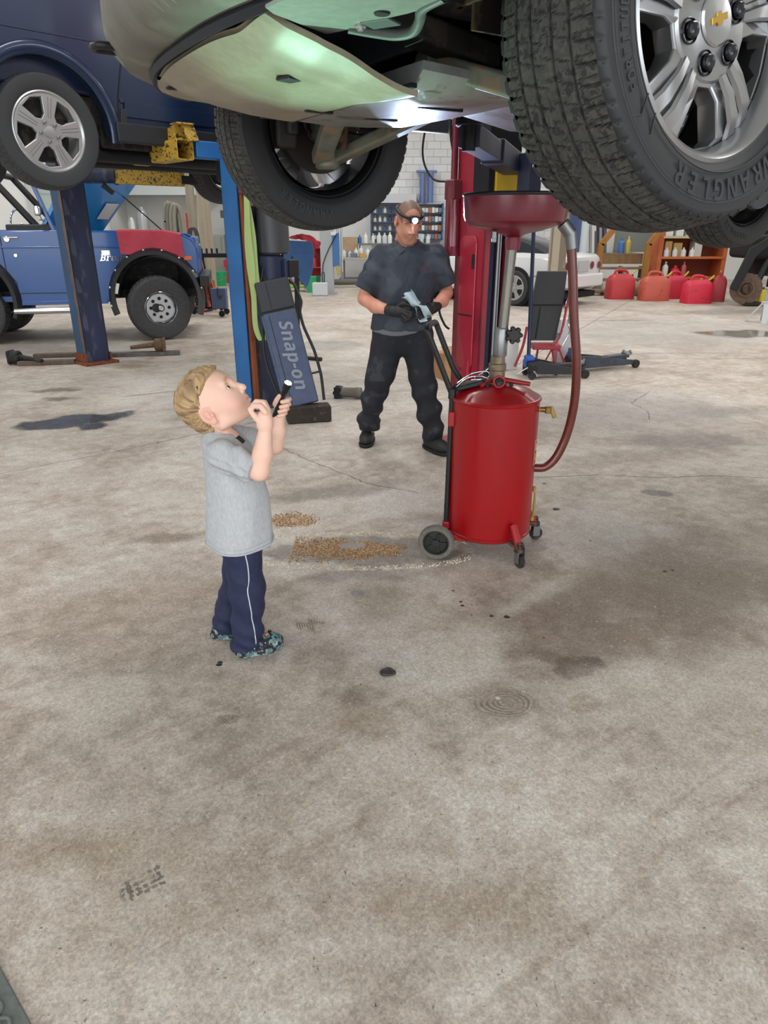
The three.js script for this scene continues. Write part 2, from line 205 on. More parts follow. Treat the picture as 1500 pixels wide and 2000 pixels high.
function floorFine(x, z, o, fine) {
  for (const c of CRACKS) if (near(x, z, c)) { const d = segd(x + (vn(x * 25, z * 25) - 0.5) * 0.02, z + (vn(x * 25 + 9, z * 25) - 0.5) * 0.02, c); if (d < 0.006) { const w = (1 - d / 0.006) * 0.6; for (let k = 0; k < 3; k++) o[k] *= 1 - w; } }
  for (const c of JOINTS) { const d = segd(x, z, c); if (d < 0.014) { const w = 0.4 * (1 - d / 0.014); for (let k = 0; k < 3; k++) o[k] *= 1 - w; } }
  // the rim of dry absorbent round the damp patch
  if (Math.abs(x + 0.13) < 0.7 && Math.abs(z + 3.09) < 0.3) { const dx = (x + 0.13) / 0.56, dz = (z + 3.09) / 0.205, d = Math.hypot(dx, dz) + (vn(x * 9, z * 9) - 0.5) * 0.08; if (d > 0.9 && d < 1.16 && Math.abs(dx) < 1.02) { const w = (1 - sstep(0.02, 0.1, Math.abs(d - 1.03))) * sstep(0.3, 0.62, vn(x * 45, z * 60)); o[0] = mix(o[0], 0.82, w); o[1] = mix(o[1], 0.79, w); o[2] = mix(o[2], 0.72, w); } }
  if (fine) {
    const g1 = vn(x * 230, z * 230), g2 = vn(x * 120 + 40, z * 120), g3 = vn(x * 420, z * 420 + 7), k1 = 1 + (g2 - 0.5) * 0.13 + (g1 - 0.5) * 0.15 + (g3 - 0.5) * 0.12; for (let k = 0; k < 3; k++) o[k] *= k1;
    const wsp = vn(x * 150 + 80, z * 150 + 3), gate = fbm(x * 3 + 9, z * 3, 3); if (wsp > 0.9 - gate * 0.09) { const w = sstep(0.86, 0.99, wsp) * 0.6; for (let k = 0; k < 3; k++) o[k] = mix(o[k], 0.86 - k * 0.03, w); }
    const dsp = vn(x * 170 + 11, z * 170 + 90); if (dsp > 0.93) { const w = sstep(0.93, 1, dsp) * 0.5; for (let k = 0; k < 3; k++) o[k] *= 1 - w; }
    for (const [a, b, r] of DROPS) { const d = Math.hypot(x - a, (z - b) * 1.1) / r + (vn(x * 60, z * 60) - 0.5) * 0.5; if (d < 1) for (let k = 0; k < 3; k++) o[k] = mix(o[k], 0.16, sstep(1, 0.7, d)); }
    for (const c of PALE) if (near(x, z, c)) { const d = segd(x + (vn(x * 40, z * 40) - 0.5) * 0.02, z + (vn(x * 40 + 9, z * 40) - 0.5) * 0.02, c); if (d < 0.006) for (let k = 0; k < 3; k++) o[k] = mix(o[k], 0.8 - 0.03 * k, 0.4 * (1 - d / 0.006)); }
    // herringbone shoe print in front of the clog
    if (Math.abs(x + 0.287) < 0.16 && Math.abs(z + 2.387) < 0.16) { const dx = x + 0.287, dz = z + 2.387, u = dx * 0.97 + dz * 0.25, v = -dx * 0.25 + dz * 0.97, e = Math.hypot(u / 0.12, v / 0.05) + (vn(x * 30, z * 30) - 0.5) * 0.5; if (e < 1) { const h = Math.sin((u + Math.abs(((v * 22) % 1 + 1) % 1 - 0.5) * 0.03) * 560) > 0.1 ? 1 : 0.2, w = h * 0.5 * sstep(1, 0.45, e) * sstep(0.2, 0.6, vn(x * 38 + 3, z * 38)); for (let k = 0; k < 3; k++) o[k] *= 1 - w * (0.8 + 0.1 * k); } }
    // ringed print
    if (Math.abs(x - 0.403) < 0.16 && Math.abs(z + 1.902) < 0.16) { const dx = x - 0.403, dz = z + 1.902, e = Math.hypot(dx / 0.12, dz / 0.085) + (vn(x * 14, z * 14) - 0.5) * 0.12; if (e < 1.05) { const w = (Math.sin(e * 38 + 2 * vn(x * 30, z * 30)) > 0.2 ? 0.24 : 0) * sstep(1.05, 0.6, e) * sstep(0.35, 0.75, vn(x * 16, z * 16)); for (let k = 0; k < 3; k++) o[k] *= 1 - w; const p = Math.hypot(x - 0.385, z + 1.925); if (p < 0.008) for (let k = 0; k < 3; k++) o[k] = mix(o[k], 0.9, 0.7); } }
    // lug-sole print
    { const dx = x + 0.589, dz = z + 1.208, u = dx * 0.85 - dz * 0.53, v = dx * 0.53 + dz * 0.85, e = Math.max(Math.abs(u) / 0.055, Math.abs(v) / 0.034); if (e < 1) { const a = ((u / 0.018) % 1 + 1) % 1, b = ((v / 0.016) % 1 + 1) % 1, w = (Math.hypot(a - 0.5, b - 0.5) + (vn(x * 200, z * 200) - 0.5) * 0.5 < 0.36 ? 0.36 : 0) * sstep(0.3, 0.65, vn(x * 26, z * 26 + 4)); for (let k = 0; k < 3; k++) o[k] *= 1 - w; } }
    { const dx = x + 0.505, dz = z + 1.816, e = Math.hypot(dx / 0.045, dz / 0.028); if (e < 1) { const w = (Math.abs(Math.sin((dx + dz) * 300)) < 0.35 || Math.abs(Math.sin((dx - dz) * 300)) < 0.35 ? 0.38 : 0) * sstep(1, 0.7, e); for (let k = 0; k < 3; k++) o[k] *= 1 - w; } }
  } else { const g = vn(x * 30, z * 30); for (let k = 0; k < 3; k++) o[k] *= 0.96 + g * 0.08; }
}
{
  const fl = new THREE.Group(); fl.name = numbered('floor'); fl.userData.kind = 'structure'; fl.userData.label = 'stained dusty concrete workshop floor'; scene.add(fl);
  const PAN = [[-1.15, 1.15, -0.6, -1.6, 2048, 890, 1], [-1.72, 1.75, -1.6, -2.7, 2048, 650, 1], [-2.9, 3.0, -2.7, -4.8, 2048, 730, 1], [-5.2, 5.2, -4.8, -9.2, 2048, 868, 1]], ROOM = [-7.7, 13.2, 4.0, -22.6];
  const panel = (shape, [x0, x1, z0, z1, w, h, fine], wet) => {
    const cw = Math.ceil(w / 3), chh = Math.ceil(h / 3), cb = new Float32Array((cw + 2) * (chh + 2) * 3), q = [0, 0, 0];
    for (let j = 0; j < chh + 2; j++) for (let i = 0; i < cw + 2; i++) { floorBase(mix(x0, x1, i / cw), mix(z1, z0, j / chh), q); cb.set(q, (j * (cw + 2) + i) * 3); }
    const map = dataTex(w, h, (u, v, o) => {
      const a = u * cw, b = v * chh, i = Math.floor(a), j = Math.floor(b), fa = a - i, fb = b - j, k = (j * (cw + 2) + i) * 3, k2 = k + (cw + 2) * 3;
      for (let c = 0; c < 3; c++) { const p = cb[k + c] + (cb[k + 3 + c] - cb[k + c]) * fa, r = cb[k2 + c] + (cb[k2 + 3 + c] - cb[k2 + c]) * fa; o[c] = p + (r - p) * fb; }
      floorFine(mix(x0, x1, u), mix(z1, z0, v), o, fine);
    }); map.wrapS = map.wrapT = THREE.ClampToEdgeWrapping;
    const m = new THREE.MeshStandardMaterial({ map, roughness: 0.62 });
    if (wet) { m.roughnessMap = dataTex(w / 4, h / 4 | 0, (u, v, o) => { const q = floorWet(mix(x0, x1, u), mix(z1, z0, v)); o[0] = o[1] = o[2] = 1 - 0.8 * q; }, false); m.roughnessMap.wrapS = m.roughnessMap.wrapT = THREE.ClampToEdgeWrapping; }
    const g = new THREE.ExtrudeGeometry(shape, { depth: 0.12, bevelEnabled: false }); g.rotateX(-PI / 2); g.translate(0, -0.12, 0);   // shape y is -z
    const p = g.attributes.position, uv = g.attributes.uv; for (let i = 0; i < p.count; i++) uv.setXY(i, (p.getX(i) - x0) / (x1 - x0), (p.getZ(i) - z1) / (z0 - z1));
    obj('slab', g, m, fl);
  };
  const rect = (x0, x1, z0, z1) => [[x0, -z0], [x1, -z0], [x1, -z1], [x0, -z1]];
  panel(shapeOf(rect(...ROOM), [[[-2.9, -0.8], [-2.9, 4.8], [-5.2, 4.8], [-5.2, 9.2], [5.2, 9.2], [5.2, 4.8], [3.0, 4.8], [3.0, -0.8]]]), [...ROOM, 1280, 1640, 0], true);
  panel(shapeOf([[-2.9, -0.8], [3.0, -0.8], [3.0, 2.7], [1.75, 2.7], [1.75, 1.6], [1.15, 1.6], [1.15, 0.6], [-1.15, 0.6], [-1.15, 1.6], [-1.72, 1.6], [-1.72, 2.7], [-2.9, 2.7]]), [-2.9, 3.0, 0.8, -2.7, 1536, 912, 1], false);
  PAN.forEach((q, i) => panel(shapeOf(rect(...q)), q, i > 1));
  struct('ground', slab(-25, 30, -0.15, -0.01, 4.3, 30), mat(0x8f8d88, 0.9), 'concrete apron outside the bay doors');
}
// ---------------------------------------------------------------- walls and ceiling
const WALL = mat(0xffffff, 0.8, 0, { map: mottle(0xe2e4e3, 0xdadcda, { f: 5, c3: 0xd0d2cf, f3: 4, cut: 0.7, hard: 0.1 }), tri: 3 });
{
  const wb = struct('wall_back', slab(-8, 13.5, 0, CEIL, -22.9, -22.6), WALL, 'white painted block back wall');
  const bm = [0, 1, 2].map((i) => mat([0xdcdedf, 0xe1e3e3, 0xd8dadb][i], 0.8)), bg = box(0.392, 0.19, 0.03, 0, 0, 0, 0.006);
  for (let r = 0; r < 18; r++) for (let c = 0; c < 13; c++) { const b = obj('block', bg, bm[Math.floor(rnd() * 3)], wb); b.position.set(0.05 + c * 0.4 + (r % 2) * 0.2, 1.1 + r * 0.2, -22.592); }
  struct('wall_left', slab(-8, -7.7, 0, CEIL, -22.6, 4), WALL, 'white side wall with roll-up door');
  struct('wall_right', slab(13.2, 13.5, 0, CEIL, -22.6, 4), WALL, 'white side wall behind the parts shelves');
  // front wall behind the photographer with two open bays and a strip of windows
  const f = []; for (const [x0, x1] of [[-7.7, -6.4], [-1.6, -0.4], [4.6, 6.2], [11.2, 13.2]]) f.push(slab(x0, x1, 0, CEIL, 4, 4.3)); f.push(slab(-7.7, 13.2, 4.2, CEIL, 4, 4.3));
  struct('wall_front', f, WALL, 'white front wall with open bay doors');
  struct('ceiling', slab(-8, 13.5, CEIL, CEIL + 0.2, -22.9, 4.3), mat(0xdfe0dd, 0.85), 'white workshop ceiling');
  // roll-up door in the left wall
  const d = new THREE.Group(); d.name = numbered('door_1'); d.userData = { kind: 'structure', label: 'white sectional roll-up door beyond the raised hood' }; scene.add(d);
  const dm = mat(0xe4e6e6, 0.55), pg = box(0.05, 0.52, 4.2, 0, 0, 0, 0.012); for (let i = 0; i < 6; i++) { const q = obj('panel', pg, dm, d); q.position.set(-7.66, 0.29 + i * 0.54, -18.6); }
  obj('frame', [slab(-7.7, -7.58, 0, 3.4, -16.5, -16.35), slab(-7.7, -7.58, 0, 3.4, -20.85, -20.7), slab(-7.7, -7.58, 3.3, 3.45, -20.85, -16.35)], mat(0xc8cac8, 0.6), d);
}
// ceiling strip lights
{
  const em = mat(0xffffff, 0.5, 0, { emissive: 0xffffff, emissiveIntensity: 3 }), hm = mat(0xe8e8e6, 0.5); let n = 0;
  for (const z of [-3.6, -8.4, -13.4, -18.6]) for (const x of [-5.2, -0.6, 4.4, 9.6]) {
    const t = thing('ceiling_light', 'white fluorescent strip fitting on the workshop ceiling', 'ceiling light', [x, CEIL, z], 0, 'ceiling strip lights'); n++;
    obj('housing', box(0.42, 0.08, 2.44, 0, -0.04, 0, 0.01), hm, t); obj('diffuser', box(0.36, 0.03, 2.36, 0, -0.095, 0, 0.01), em, t);
    const l = new THREE.RectAreaLight(0xfbf9f6, LAMP_I, 0.36, 2.36); l.position.set(0, -0.125, 0); l.rotation.x = -PI / 2; t.add(l);
  }
}
// ---------------------------------------------------------------- wheels
// a wheel's axle is its z axis, outer face towards +z; every builder returns geometries by part
function tyreGeo({ R: Ro, w, rim, N = 66, ups = 16, lug = 1, detail = 1 }) {
  const h = w / 2, zs = []; const gr = detail ? [-0.6, -0.235, 0.235, 0.6].map((k) => k * h * 0.84) : [], gw = 0.0042;
  const edge = h * 0.87; for (let i = 0; i <= (detail ? 26 : 10); i++) zs.push(-edge + 2 * edge * i / (detail ? 26 : 10));
  for (const g of gr) zs.push(g - gw * 1.35, g - gw, g + gw, g + gw * 1.35); zs.sort((a, b) => a - b);
  const fr = (x) => x - Math.floor(x);
  const crown = (z) => Ro - 0.016 * (z / edge) ** 2 * (Ro / 0.4);
  const dep = (u, z) => {
    let d = 0; for (const g of gr) if (Math.abs(z - g) < gw * 1.05) d = 0.0085; const a = Math.abs(z) / edge;
    if (a > 0.63) { if (fr(u * N + z * 3) < 0.16) d = Math.max(d, 0.008 * lug); else if (detail && fr(u * N + 0.55 + z * 3) < 0.07 && a < 0.93) d = Math.max(d, 0.004); }
    else if (detail) { if (fr(u * N * 1 + (z > 0 ? 0.3 : 0.7) + z * 9) < 0.075) d = Math.max(d, 0.0042); } else if (fr(u * N + (z > 0 ? 0.5 : 0) + z * 6) < 0.22) d = Math.max(d, 0.008 * lug);
    return d;
  };
  const nu = N * ups, nv = zs.length - 1;
  const tread = grid(nu, nv, (u, v) => { const z = zs[Math.round(v * nv)], r = crown(z) - dep(u % 1, z), a = -u * 2 * PI; return [r * Math.cos(a), r * Math.sin(a), z]; }, 0.5);
  const side = [], pr = [[rim - 0.006, 0.80], [rim + 0.010, 0.87], [rim + 0.022, 0.915], [rim + 0.024, 0.93], [rim + 0.032, 0.945], [mix(rim, Ro, 0.45), 0.995], [mix(rim, Ro, 0.62), 1.0], [mix(rim, Ro, 0.74), 0.985], [mix(rim, Ro, 0.76), 0.992], [mix(rim, Ro, 0.79), 0.99], [mix(rim, Ro, 0.81), 0.975], [mix(rim, Ro, 0.875), 0.945], [crown(edge), 0.872]];
  const nA = detail ? N * 8 : 72;
  for (const s of [1, -1]) side.push(grid(nA, pr.length - 1, (u, v) => { const k = Math.round(v * (pr.length - 1)), [r, z] = pr[k]; const a = -u * 2 * PI * s; const notch = lug && k === pr.length - 2 && fr((s > 0 ? u : -u) * N + h * 3 * s) < 0.22 ? -0.006 : 0; return [(r) * Math.cos(a), r * Math.sin(a), s * (h * z + notch)]; }));
  return { tread, side };
}
// letters laid along a circle on the face z, tops outwards, reading clockwise seen from +z; deg is the angle of the middle letter
function ringText(str, r, z, size, deg, spread, font = fontB, d = 0.0022) {
  const out = [], n = str.length; for (let i = 0; i < n; i++) { if (str[i] === ' ') continue; const g = text(str[i], size, d, font); const a = R(deg) - (i - (n - 1) / 2) * spread; g.scale(0.92, 1, 1); g.rotateZ(a - PI / 2); g.translate(r * Math.cos(a), r * Math.sin(a), z); out.push(g); }
  return out;
}
const RIM_LIP = (r, w) => lathe([[r - 0.02, -w * 0.42], [r - 0.004, -w * 0.46], [r - 0.012, -w * 0.38], [r - 0.026, -w * 0.3], [r - 0.034, w * 0.1], [r - 0.018, w * 0.33], [r - 0.010, w * 0.375], [r, w * 0.40], [r + 0.002, w * 0.425], [r - 0.006, w * 0.44], [r - 0.016, w * 0.40], [r - 0.028, w * 0.345], [r - 0.046, w * 0.08], [r - 0.038, -w * 0.3]], 64).rotateX(PI / 2);
const TM = {
  tread: mat(0xffffff, 0.92, 0, { map: mottle(0x3c3d3a, 0x504f4a, { f: 26, c3: 0x2c2c2b, f3: 20, cut: 0.6 }), tri: 0.2 }), side: mat(0x26282c, 0.55, 0, {}), letter: mat(0x2e3136, 0.5), sideDull: mat(0x1e2023, 0.75),
  alloy: mat(0xa4a5a8, 0.3, 0.85), alloyDark: mat(0x55565a, 0.4, 0.7), barrel: mat(0x1b1b1d, 0.6, 0.3), nut: mat(0x4a4b4f, 0.22, 0.95), cap: mat(0xb9bbbf, 0.25, 0.95), gold: mat(0xb9973f, 0.35, 0.7), rotor: mat(0x39322d, 0.6, 0.5),
};
function truckWheel(parent, z, out) {   // out: +1 outer face towards +z
  const w = new THREE.Group(); w.name = 'wheel'; parent.add(w); w.position.set(0, 0.40, z); w.rotation.set(0.085 * -out, out > 0 ? 0 : PI, 0, 'XYZ');
  const { tread, side } = truckWheel.t ||= tyreGeo({ R: 0.40, w: 0.272, rim: 0.262 });
  obj('tread', tread, TM.tread, w); obj('sidewall', side, TM.side, w).userData.label = 'bluish black tyre sidewall';
  const zt = 0.1355, br = []; for (let i = 0; i < 66; i++) { const a = i / 66 * 2 * PI + 0.02; for (const q of [box(0.020, 0.003, 0.003, 0.371, 0.008, 0.1285), box(0.003, 0.015, 0.003, 0.362, 0.0015, 0.130), box(0.011, 0.003, 0.003, 0.368, -0.006, 0.129)]) br.push(q.rotateZ(a)); }
  obj('tyre_lettering', [...ringText('WRANGLER', 0.325, zt, 0.044, -84, 0.145), ...ringText('FORTITUDE HT', 0.322, zt, 0.021, 189, 0.062), ...ringText('GOODYEAR', 0.325, zt, 0.043, 78, 0.145), ...ringText('WRANGLER', 0.325, zt, 0.034, 70, 0.10).map((g) => g.rotateY(PI)), ...ringText('WRANGLER', 0.325, zt, 0.034, 250, 0.10).map((g) => g.rotateY(PI)), ...br,
    ...[214, 222].flatMap((d, k) => { const a = R(d), r0 = 0.289, r1 = 0.352; return [bar([r0 * Math.cos(a), r0 * Math.sin(a), zt], [(r0 + 0.035) * Math.cos(a + 0.07), (r0 + 0.035) * Math.sin(a + 0.07), zt], 0.003, 0.003, [0, 0, 1], 0), bar([(r0 + 0.035) * Math.cos(a + 0.07), (r0 + 0.035) * Math.sin(a + 0.07), zt], [r1 * Math.cos(a + 0.02), r1 * Math.sin(a + 0.02), zt - 0.001], 0.003, 0.003, [0, 0, 1], 0)]; }),
    new THREE.TorusGeometry(0.352, 0.0022, 5, 120).translate(0, 0, 0.1345), new THREE.TorusGeometry(0.345, 0.0016, 5, 120).translate(0, 0, 0.1352), new THREE.TorusGeometry(0.290, 0.0018, 5, 120).translate(0, 0, 0.1335)], TM.letter, w);
  // rim: barrel with lip, five split spokes with deep windows
  obj('rim_lip', lathe([[0.248, 0.075], [0.256, 0.096], [0.266, 0.110], [0.270, 0.117], [0.262, 0.121], [0.250, 0.110], [0.240, 0.088], [0.236, 0.07]], 80).rotateX(PI / 2), TM.alloy, w); obj('rim_barrel', lathe([[0.262, -0.118], [0.266, -0.125], [0.256, -0.10], [0.244, -0.06], [0.240, 0.03], [0.248, 0.076], [0.236, 0.072], [0.230, 0.02], [0.236, -0.08]], 64).rotateX(PI / 2), TM.barrel, w);
  const hol = [], A0 = [0, 1, 2, 3, 4].map((k) => R(199 + 72 * k));
  const P = (r, a) => [r * Math.cos(a), r * Math.sin(a)];
  for (const a of A0) hol.push([P(0.122, a - R(10)), P(0.150, a - R(15)), P(0.222, a - R(17.5)), P(0.233, a - R(14)), P(0.234, a), P(0.233, a + R(14)), P(0.222, a + R(17.5)), P(0.150, a + R(15)), P(0.122, a + R(10)), P(0.120, a)]);
  const face = ext(circ(0.25, 90), 0.05, 0.005, hol, 2).translate(0, 0, 0.035); { const p = face.attributes.position; for (let i = 0; i < p.count; i++) { const r = Math.hypot(p.getX(i), p.getY(i)); p.setZ(i, p.getZ(i) + 0.012 * sstep(0.1, 0.2, r) - 0.03 * sstep(0.195, 0.245, r)); } face.computeVertexNormals(); }
  obj('rim_face', toCreasedNormals(prep(face), 0.4), TM.alloy, w);
  for (const a of A0) { const m = a + R(36); const strips = []; for (const s of [-1, 1]) { const z0 = 0.088; strips.push(loft([[0.105, 0.010], [0.15, 0.013], [0.2, 0.018], [0.236, 0.021]].map(([r, hw], i) => { const q = m + s * (hw + 0.005) / r, c = P(r, q), t = [-Math.sin(q), Math.cos(q)], zz = z0 + [0.003, 0.009, 0.006, -0.014][i]; return [[c[0] - t[0] * hw, c[1] - t[1] * hw, zz - 0.004], [c[0] - t[0] * hw * 0.7, c[1] - t[1] * hw * 0.7, zz + 0.004], [c[0] + t[0] * hw * 0.7, c[1] + t[1] * hw * 0.7, zz + 0.004], [c[0] + t[0] * hw, c[1] + t[1] * hw, zz - 0.004]]; }))); } obj('spoke_ridge', strips, TM.alloy, w); }
  obj('hub', lathe([[0, 0.06], [0.108, 0.06], [0.114, 0.085], [0.108, 0.091], [0.06, 0.093], [0.05, 0.098], [0, 0.098]], 48).rotateX(PI / 2), TM.alloy, w);
  const capm = obj('centre_cap', lathe([[0, 0.09], [0.049, 0.09], [0.049, 0.101], [0.045, 0.105], [0.020, 0.1065], [0, 0.1065]], 40).rotateX(PI / 2), TM.cap, w);
  obj('emblem', ext([[-0.027, -0.006], [-0.009, -0.006], [-0.007, -0.012], [0.007, -0.012], [0.009, -0.006], [0.025, -0.006], [0.027, 0.006], [0.009, 0.006], [0.007, 0.012], [-0.007, 0.012], [-0.009, 0.006], [-0.025, 0.006]], 0.004, 0.001).translate(0, 0, 0.106).rotateZ(R(20)), TM.gold, capm).userData.label = 'small gold emblem on the wheel cap';
  for (let k = 0; k < 6; k++) { const a = R(20 + 60 * k), n = obj('lug_nut', [lathe([[0, 0.088], [0.0245, 0.088], [0.0245, 0.0965], [0.0225, 0.0975], [0.0205, 0.091], [0.0, 0.091]], 20).rotateX(PI / 2), lathe([[0.0175, 0.09], [0.0175, 0.099], [0.0145, 0.107], [0.008, 0.111], [0, 0.112]], 16).rotateX(PI / 2)], TM.nut, w); n.position.set(0.079 * Math.cos(a), 0.079 * Math.sin(a), 0); }
  obj('brake_disc', [lathe([[0.06, -0.05], [0.175, -0.05], [0.175, -0.022], [0.06, -0.022]], 48).rotateX(PI / 2), cyl(0.075, 0.1, 0, 0, -0.03, 24, 0.004, 'z')], TM.rotor, w);
  obj('brake_caliper', [box(0.10, 0.22, 0.09, 0.16, 0.02, -0.04, 0.02), box(0.05, 0.12, 0.05, 0.15, 0.02, -0.1, 0.015)], mat(0x4b4a48, 0.6, 0.5), w);
  return w;
}
// ---------------------------------------------------------------- pickup truck on the lift, front underside overhead
const TRUCK = thing('suv', 'silver full-size SUV raised on the red lift, its front underside overhead', 'car', [0.172, 1.46, -2.523], -2.5805);
{
  const t = TRUCK;
  const dust = mat(0xffffff, 0.62, 0.05, { map: mottle(0x7c7a72, 0x6a6860, { f: 7, c3: 0x8a877d, f3: 5, cut: 0.6, hard: 0.12 }), tri: 0.7 }), skid = mat(0xffffff, 0.42, 0, { map: mottle(0x9f9885, 0x948d7a, { f: 60, c3: 0x8c846f, f3: 5, cut: 0.66, hard: 0.1 }), tri: 0.8 });
  const under = mat(0xffffff, 0.5, 0.1, { map: mottle(0x686b78, 0x5c5f6c, { f: 14 }), tri: 0.6 }), plate2 = mat(0xffffff, 0.35, 0.35, { map: mottle(0xa5a8a8, 0x8f9190, { f: 9, c3: 0x7d7a72, f3: 6, cut: 0.62 }), tri: 0.6 });
  const xf = (z) => 0.95 - 0.32 * Math.abs(z / 0.93) ** 2.6;
  // bumper
  const sec = [[-0.15, 0.455], [-0.10, 0.455], [-0.05, 0.47], [-0.02, 0.50], [-0.004, 0.54], [-0.005, 0.60], [-0.025, 0.70], [-0.055, 0.76], [-0.09, 0.785], [-0.12, 0.77], [-0.14, 0.7], [-0.15, 0.55]], rings = [];
  for (let i = 0; i <= 48; i++) { const z = -0.935 + 1.87 * i / 48, e = sstep(0.86, 0.935, Math.abs(z)) * 0.04; rings.push(sec.map(([dx, y]) => [xf(z) + dx - e, y + 0.03 * (z / 0.93) ** 4 + (0.60 - y) * e * 4, z])); }
  const bp = obj('front_bumper', loft(rings, { crease: 0.5 }), dust, t);
  for (const z of [0.62, -0.62]) obj('fog_lamp_recess', cyl(0.045, 0.03, xf(z) - 0.012, 0.60, z, 24, 0.004, 'x'), MT.black, bp);
  for (const z of [0.42, -0.42]) obj('tow_ring', tube([[xf(z) - 0.05, 0.50, z - 0.03], [xf(z) + 0.015, 0.50, z - 0.03], [xf(z) + 0.03, 0.50, z], [xf(z) + 0.015, 0.50, z + 0.03], [xf(z) - 0.05, 0.50, z + 0.03]], 0.011), MT.black, bp);
  // rubber lip between bumper and skid plate
  { const rg = []; for (let i = 0; i <= 40; i++) { const z = -0.92 + 1.84 * i / 40, x = xf(z) - 0.155, y = 0.44 + 0.03 * (z / 0.93) ** 4; rg.push([[x - 0.02, y, z], [x + 0.022, y - 0.012, z], [x + 0.03, y + 0.004, z], [x + 0.012, y + 0.045, z], [x - 0.02, y + 0.04, z]]); } obj('air_dam_lip', loft(rg), mat(0x191c26, 0.6), t); }
  // skid plate
  const py = (x, z) => { const k = [[0.30, 0.337], [0.38, 0.334], [0.5, 0.342], [0.62, 0.36], [0.72, 0.386], [0.80, 0.42], [0.90, 0.455]]; let y = k[0][1]; for (let i = 0; i < k.length - 1; i++) if (x >= k[i][0]) y = mix(k[i][1], k[i + 1][1], sstep(0, 1, clamp((x - k[i][0]) / (k[i + 1][0] - k[i][0])) * 0.5 + 0.25) * 0 + clamp((x - k[i][0]) / (k[i + 1][0] - k[i][0]))); const a = Math.abs(z); y += (sstep(0.30, 0.44, a) * 0.03 + Math.max(0, a - 0.42) * 0.12) * (z < 0 ? sstep(0.40, 0.66, x) : 1) - (z < 0 ? 0.022 * sstep(0.58, 0.36, x) * sstep(0.05, 0.42, a) : 0); y -= 0.006 * sstep(0.30, 0.27, a) * sstep(0.74, 0.70, x) * sstep(0.36, 0.40, x); return y; };
  const X0 = (z) => 0.36 + 0.02 * Math.abs(z), X1 = (z) => xf(z) - 0.145, ZW = (u, v) => mix(-1, 1, v) * (v < 0.5 ? 0.42 : mix(0.43, 0.62, sstep(0.35, 0.95, u)));
  const sk = (off) => grid(40, 44, (u, v) => { const z = ZW(u, v), x = mix(X0(z), X1(z), u); return [x, py(x, z) + off, z]; });
  const plate = obj('skid_plate', [sk(0), sk(0.012), ...[0, 1].map((s) => grid(40, 1, (u, v) => { const z = ZW(u, s), x = mix(X0(z), X1(z), u); return [x, py(x, z) + v * 0.014 - 0.001, z]; })), grid(40, 1, (v, w) => { const z = ZW(0, v), x = X0(z); return [x, py(x, z) + w * 0.014 - 0.001, z]; })], skid, t);
  for (const g of [box(0.05, 0.010, 0.05, 0.62, py(0.62, -0.22) + 0.001, -0.22, 0.004, 0, 0.3), box(0.05, 0.008, 0.02, 0.74, py(0.74, 0.33) + 0.001, 0.33, 0.003), box(0.06, 0.008, 0.016, 0.45, py(0.45, 0.3) + 0.001, 0.30, 0.003), box(0.09, 0.008, 0.018, 0.40, py(0.40, 0.05) + 0.001, 0.05, 0.003)]) obj('drain_slot', g, MT.black, plate);
  // panels behind the skid plate
  const p2 = obj('under_panel', [loft([[0.34, 0.345], [0.2, 0.338], [0.05, 0.342], [-0.1, 0.352], [-0.24, 0.39]].map(([x, y]) => [[x, y + 0.03, -0.40], [x, y, -0.36], [x, y - 0.004, -0.1], [x, y - 0.004, 0.1], [x, y, 0.36], [x, y + 0.03, 0.40], [x, y + 0.05, 0.40], [x, y + 0.05, -0.40]])), loft([[-0.28, 0.40], [-0.55, 0.36], [-0.85, 0.365], [-1.1, 0.41]].map(([x, y]) => [[x, y + 0.04, -0.34], [x, y, -0.28], [x, y, 0.28], [x, y + 0.04, 0.34], [x, y + 0.06, 0.34], [x, y + 0.06, -0.34]])), box(0.05, 0.05, 0.9, -1.25, 0.42, 0, 0.01), box(0.06, 0.04, 0.9, -1.75, 0.42, 0, 0.01)], plate2, t);
  obj('under_panel_seam', [box(0.02, 0.012, 0.74, 0.345, 0.345, 0, 0.003), box(0.02, 0.02, 0.64, -0.26, 0.395, 0, 0.004), box(0.16, 0.008, 0.014, 0.1, 0.337, -0.15, 0.002), box(0.12, 0.008, 0.02, 0.14, 0.337, 0.12, 0.002)], MT.blackMatte, p2);
  // splash shields ahead of the wheels
  for (const s of [-1, 1]) {
    if (s < 0) {
    const g = ext([[0.80, 0.50], [0.77, 0.47], [0.60, 0.385], [0.57, 0.47], [0.56, 0.55], [0.535, 0.62], [0.52, 0.70], [0.52, 0.82], [0.55, 0.94], [0.64, 0.92], [0.72, 0.80], [0.79, 0.62]].map(([p, q]) => [p, s * q]), 0.008, 0.002).rotateX(PI / 2).translate(0, 0.428, 0);
    const sh = obj('splash_shield', g, mat(0xffffff, 0.5, 0, { map: mottle(0x97a39c, 0x8a958e, { f: 30 }), tri: 0.5 }), t);
    obj('shield_lip', [tube([[0.58, 0.424, s * 0.45], [0.53, 0.418, s * 0.47], [0.485, 0.412, s * 0.50], [0.47, 0.412, s * 0.545], [0.49, 0.42, s * 0.60], [0.525, 0.424, s * 0.66], [0.53, 0.426, s * 0.74]], 0.012, 50), box(0.06, 0.006, 0.07, 0.545, 0.421, s * 0.53, 0.002, 0, 0.5)], mat(0x5d6866, 0.5), sh);
    obj('bolt_hole', cyl(0.017, 0.012, 0.585, 0.422, s * 0.60, 20, 0.002), MT.black, sh); obj('washer', [cyl(0.013, 0.016, 0.575, 0.422, s * 0.495, 16, 0.002), cyl(0.007, 0.022, 0.575, 0.420, s * 0.495, 6, 0.001)], MT.alu, sh);
    }
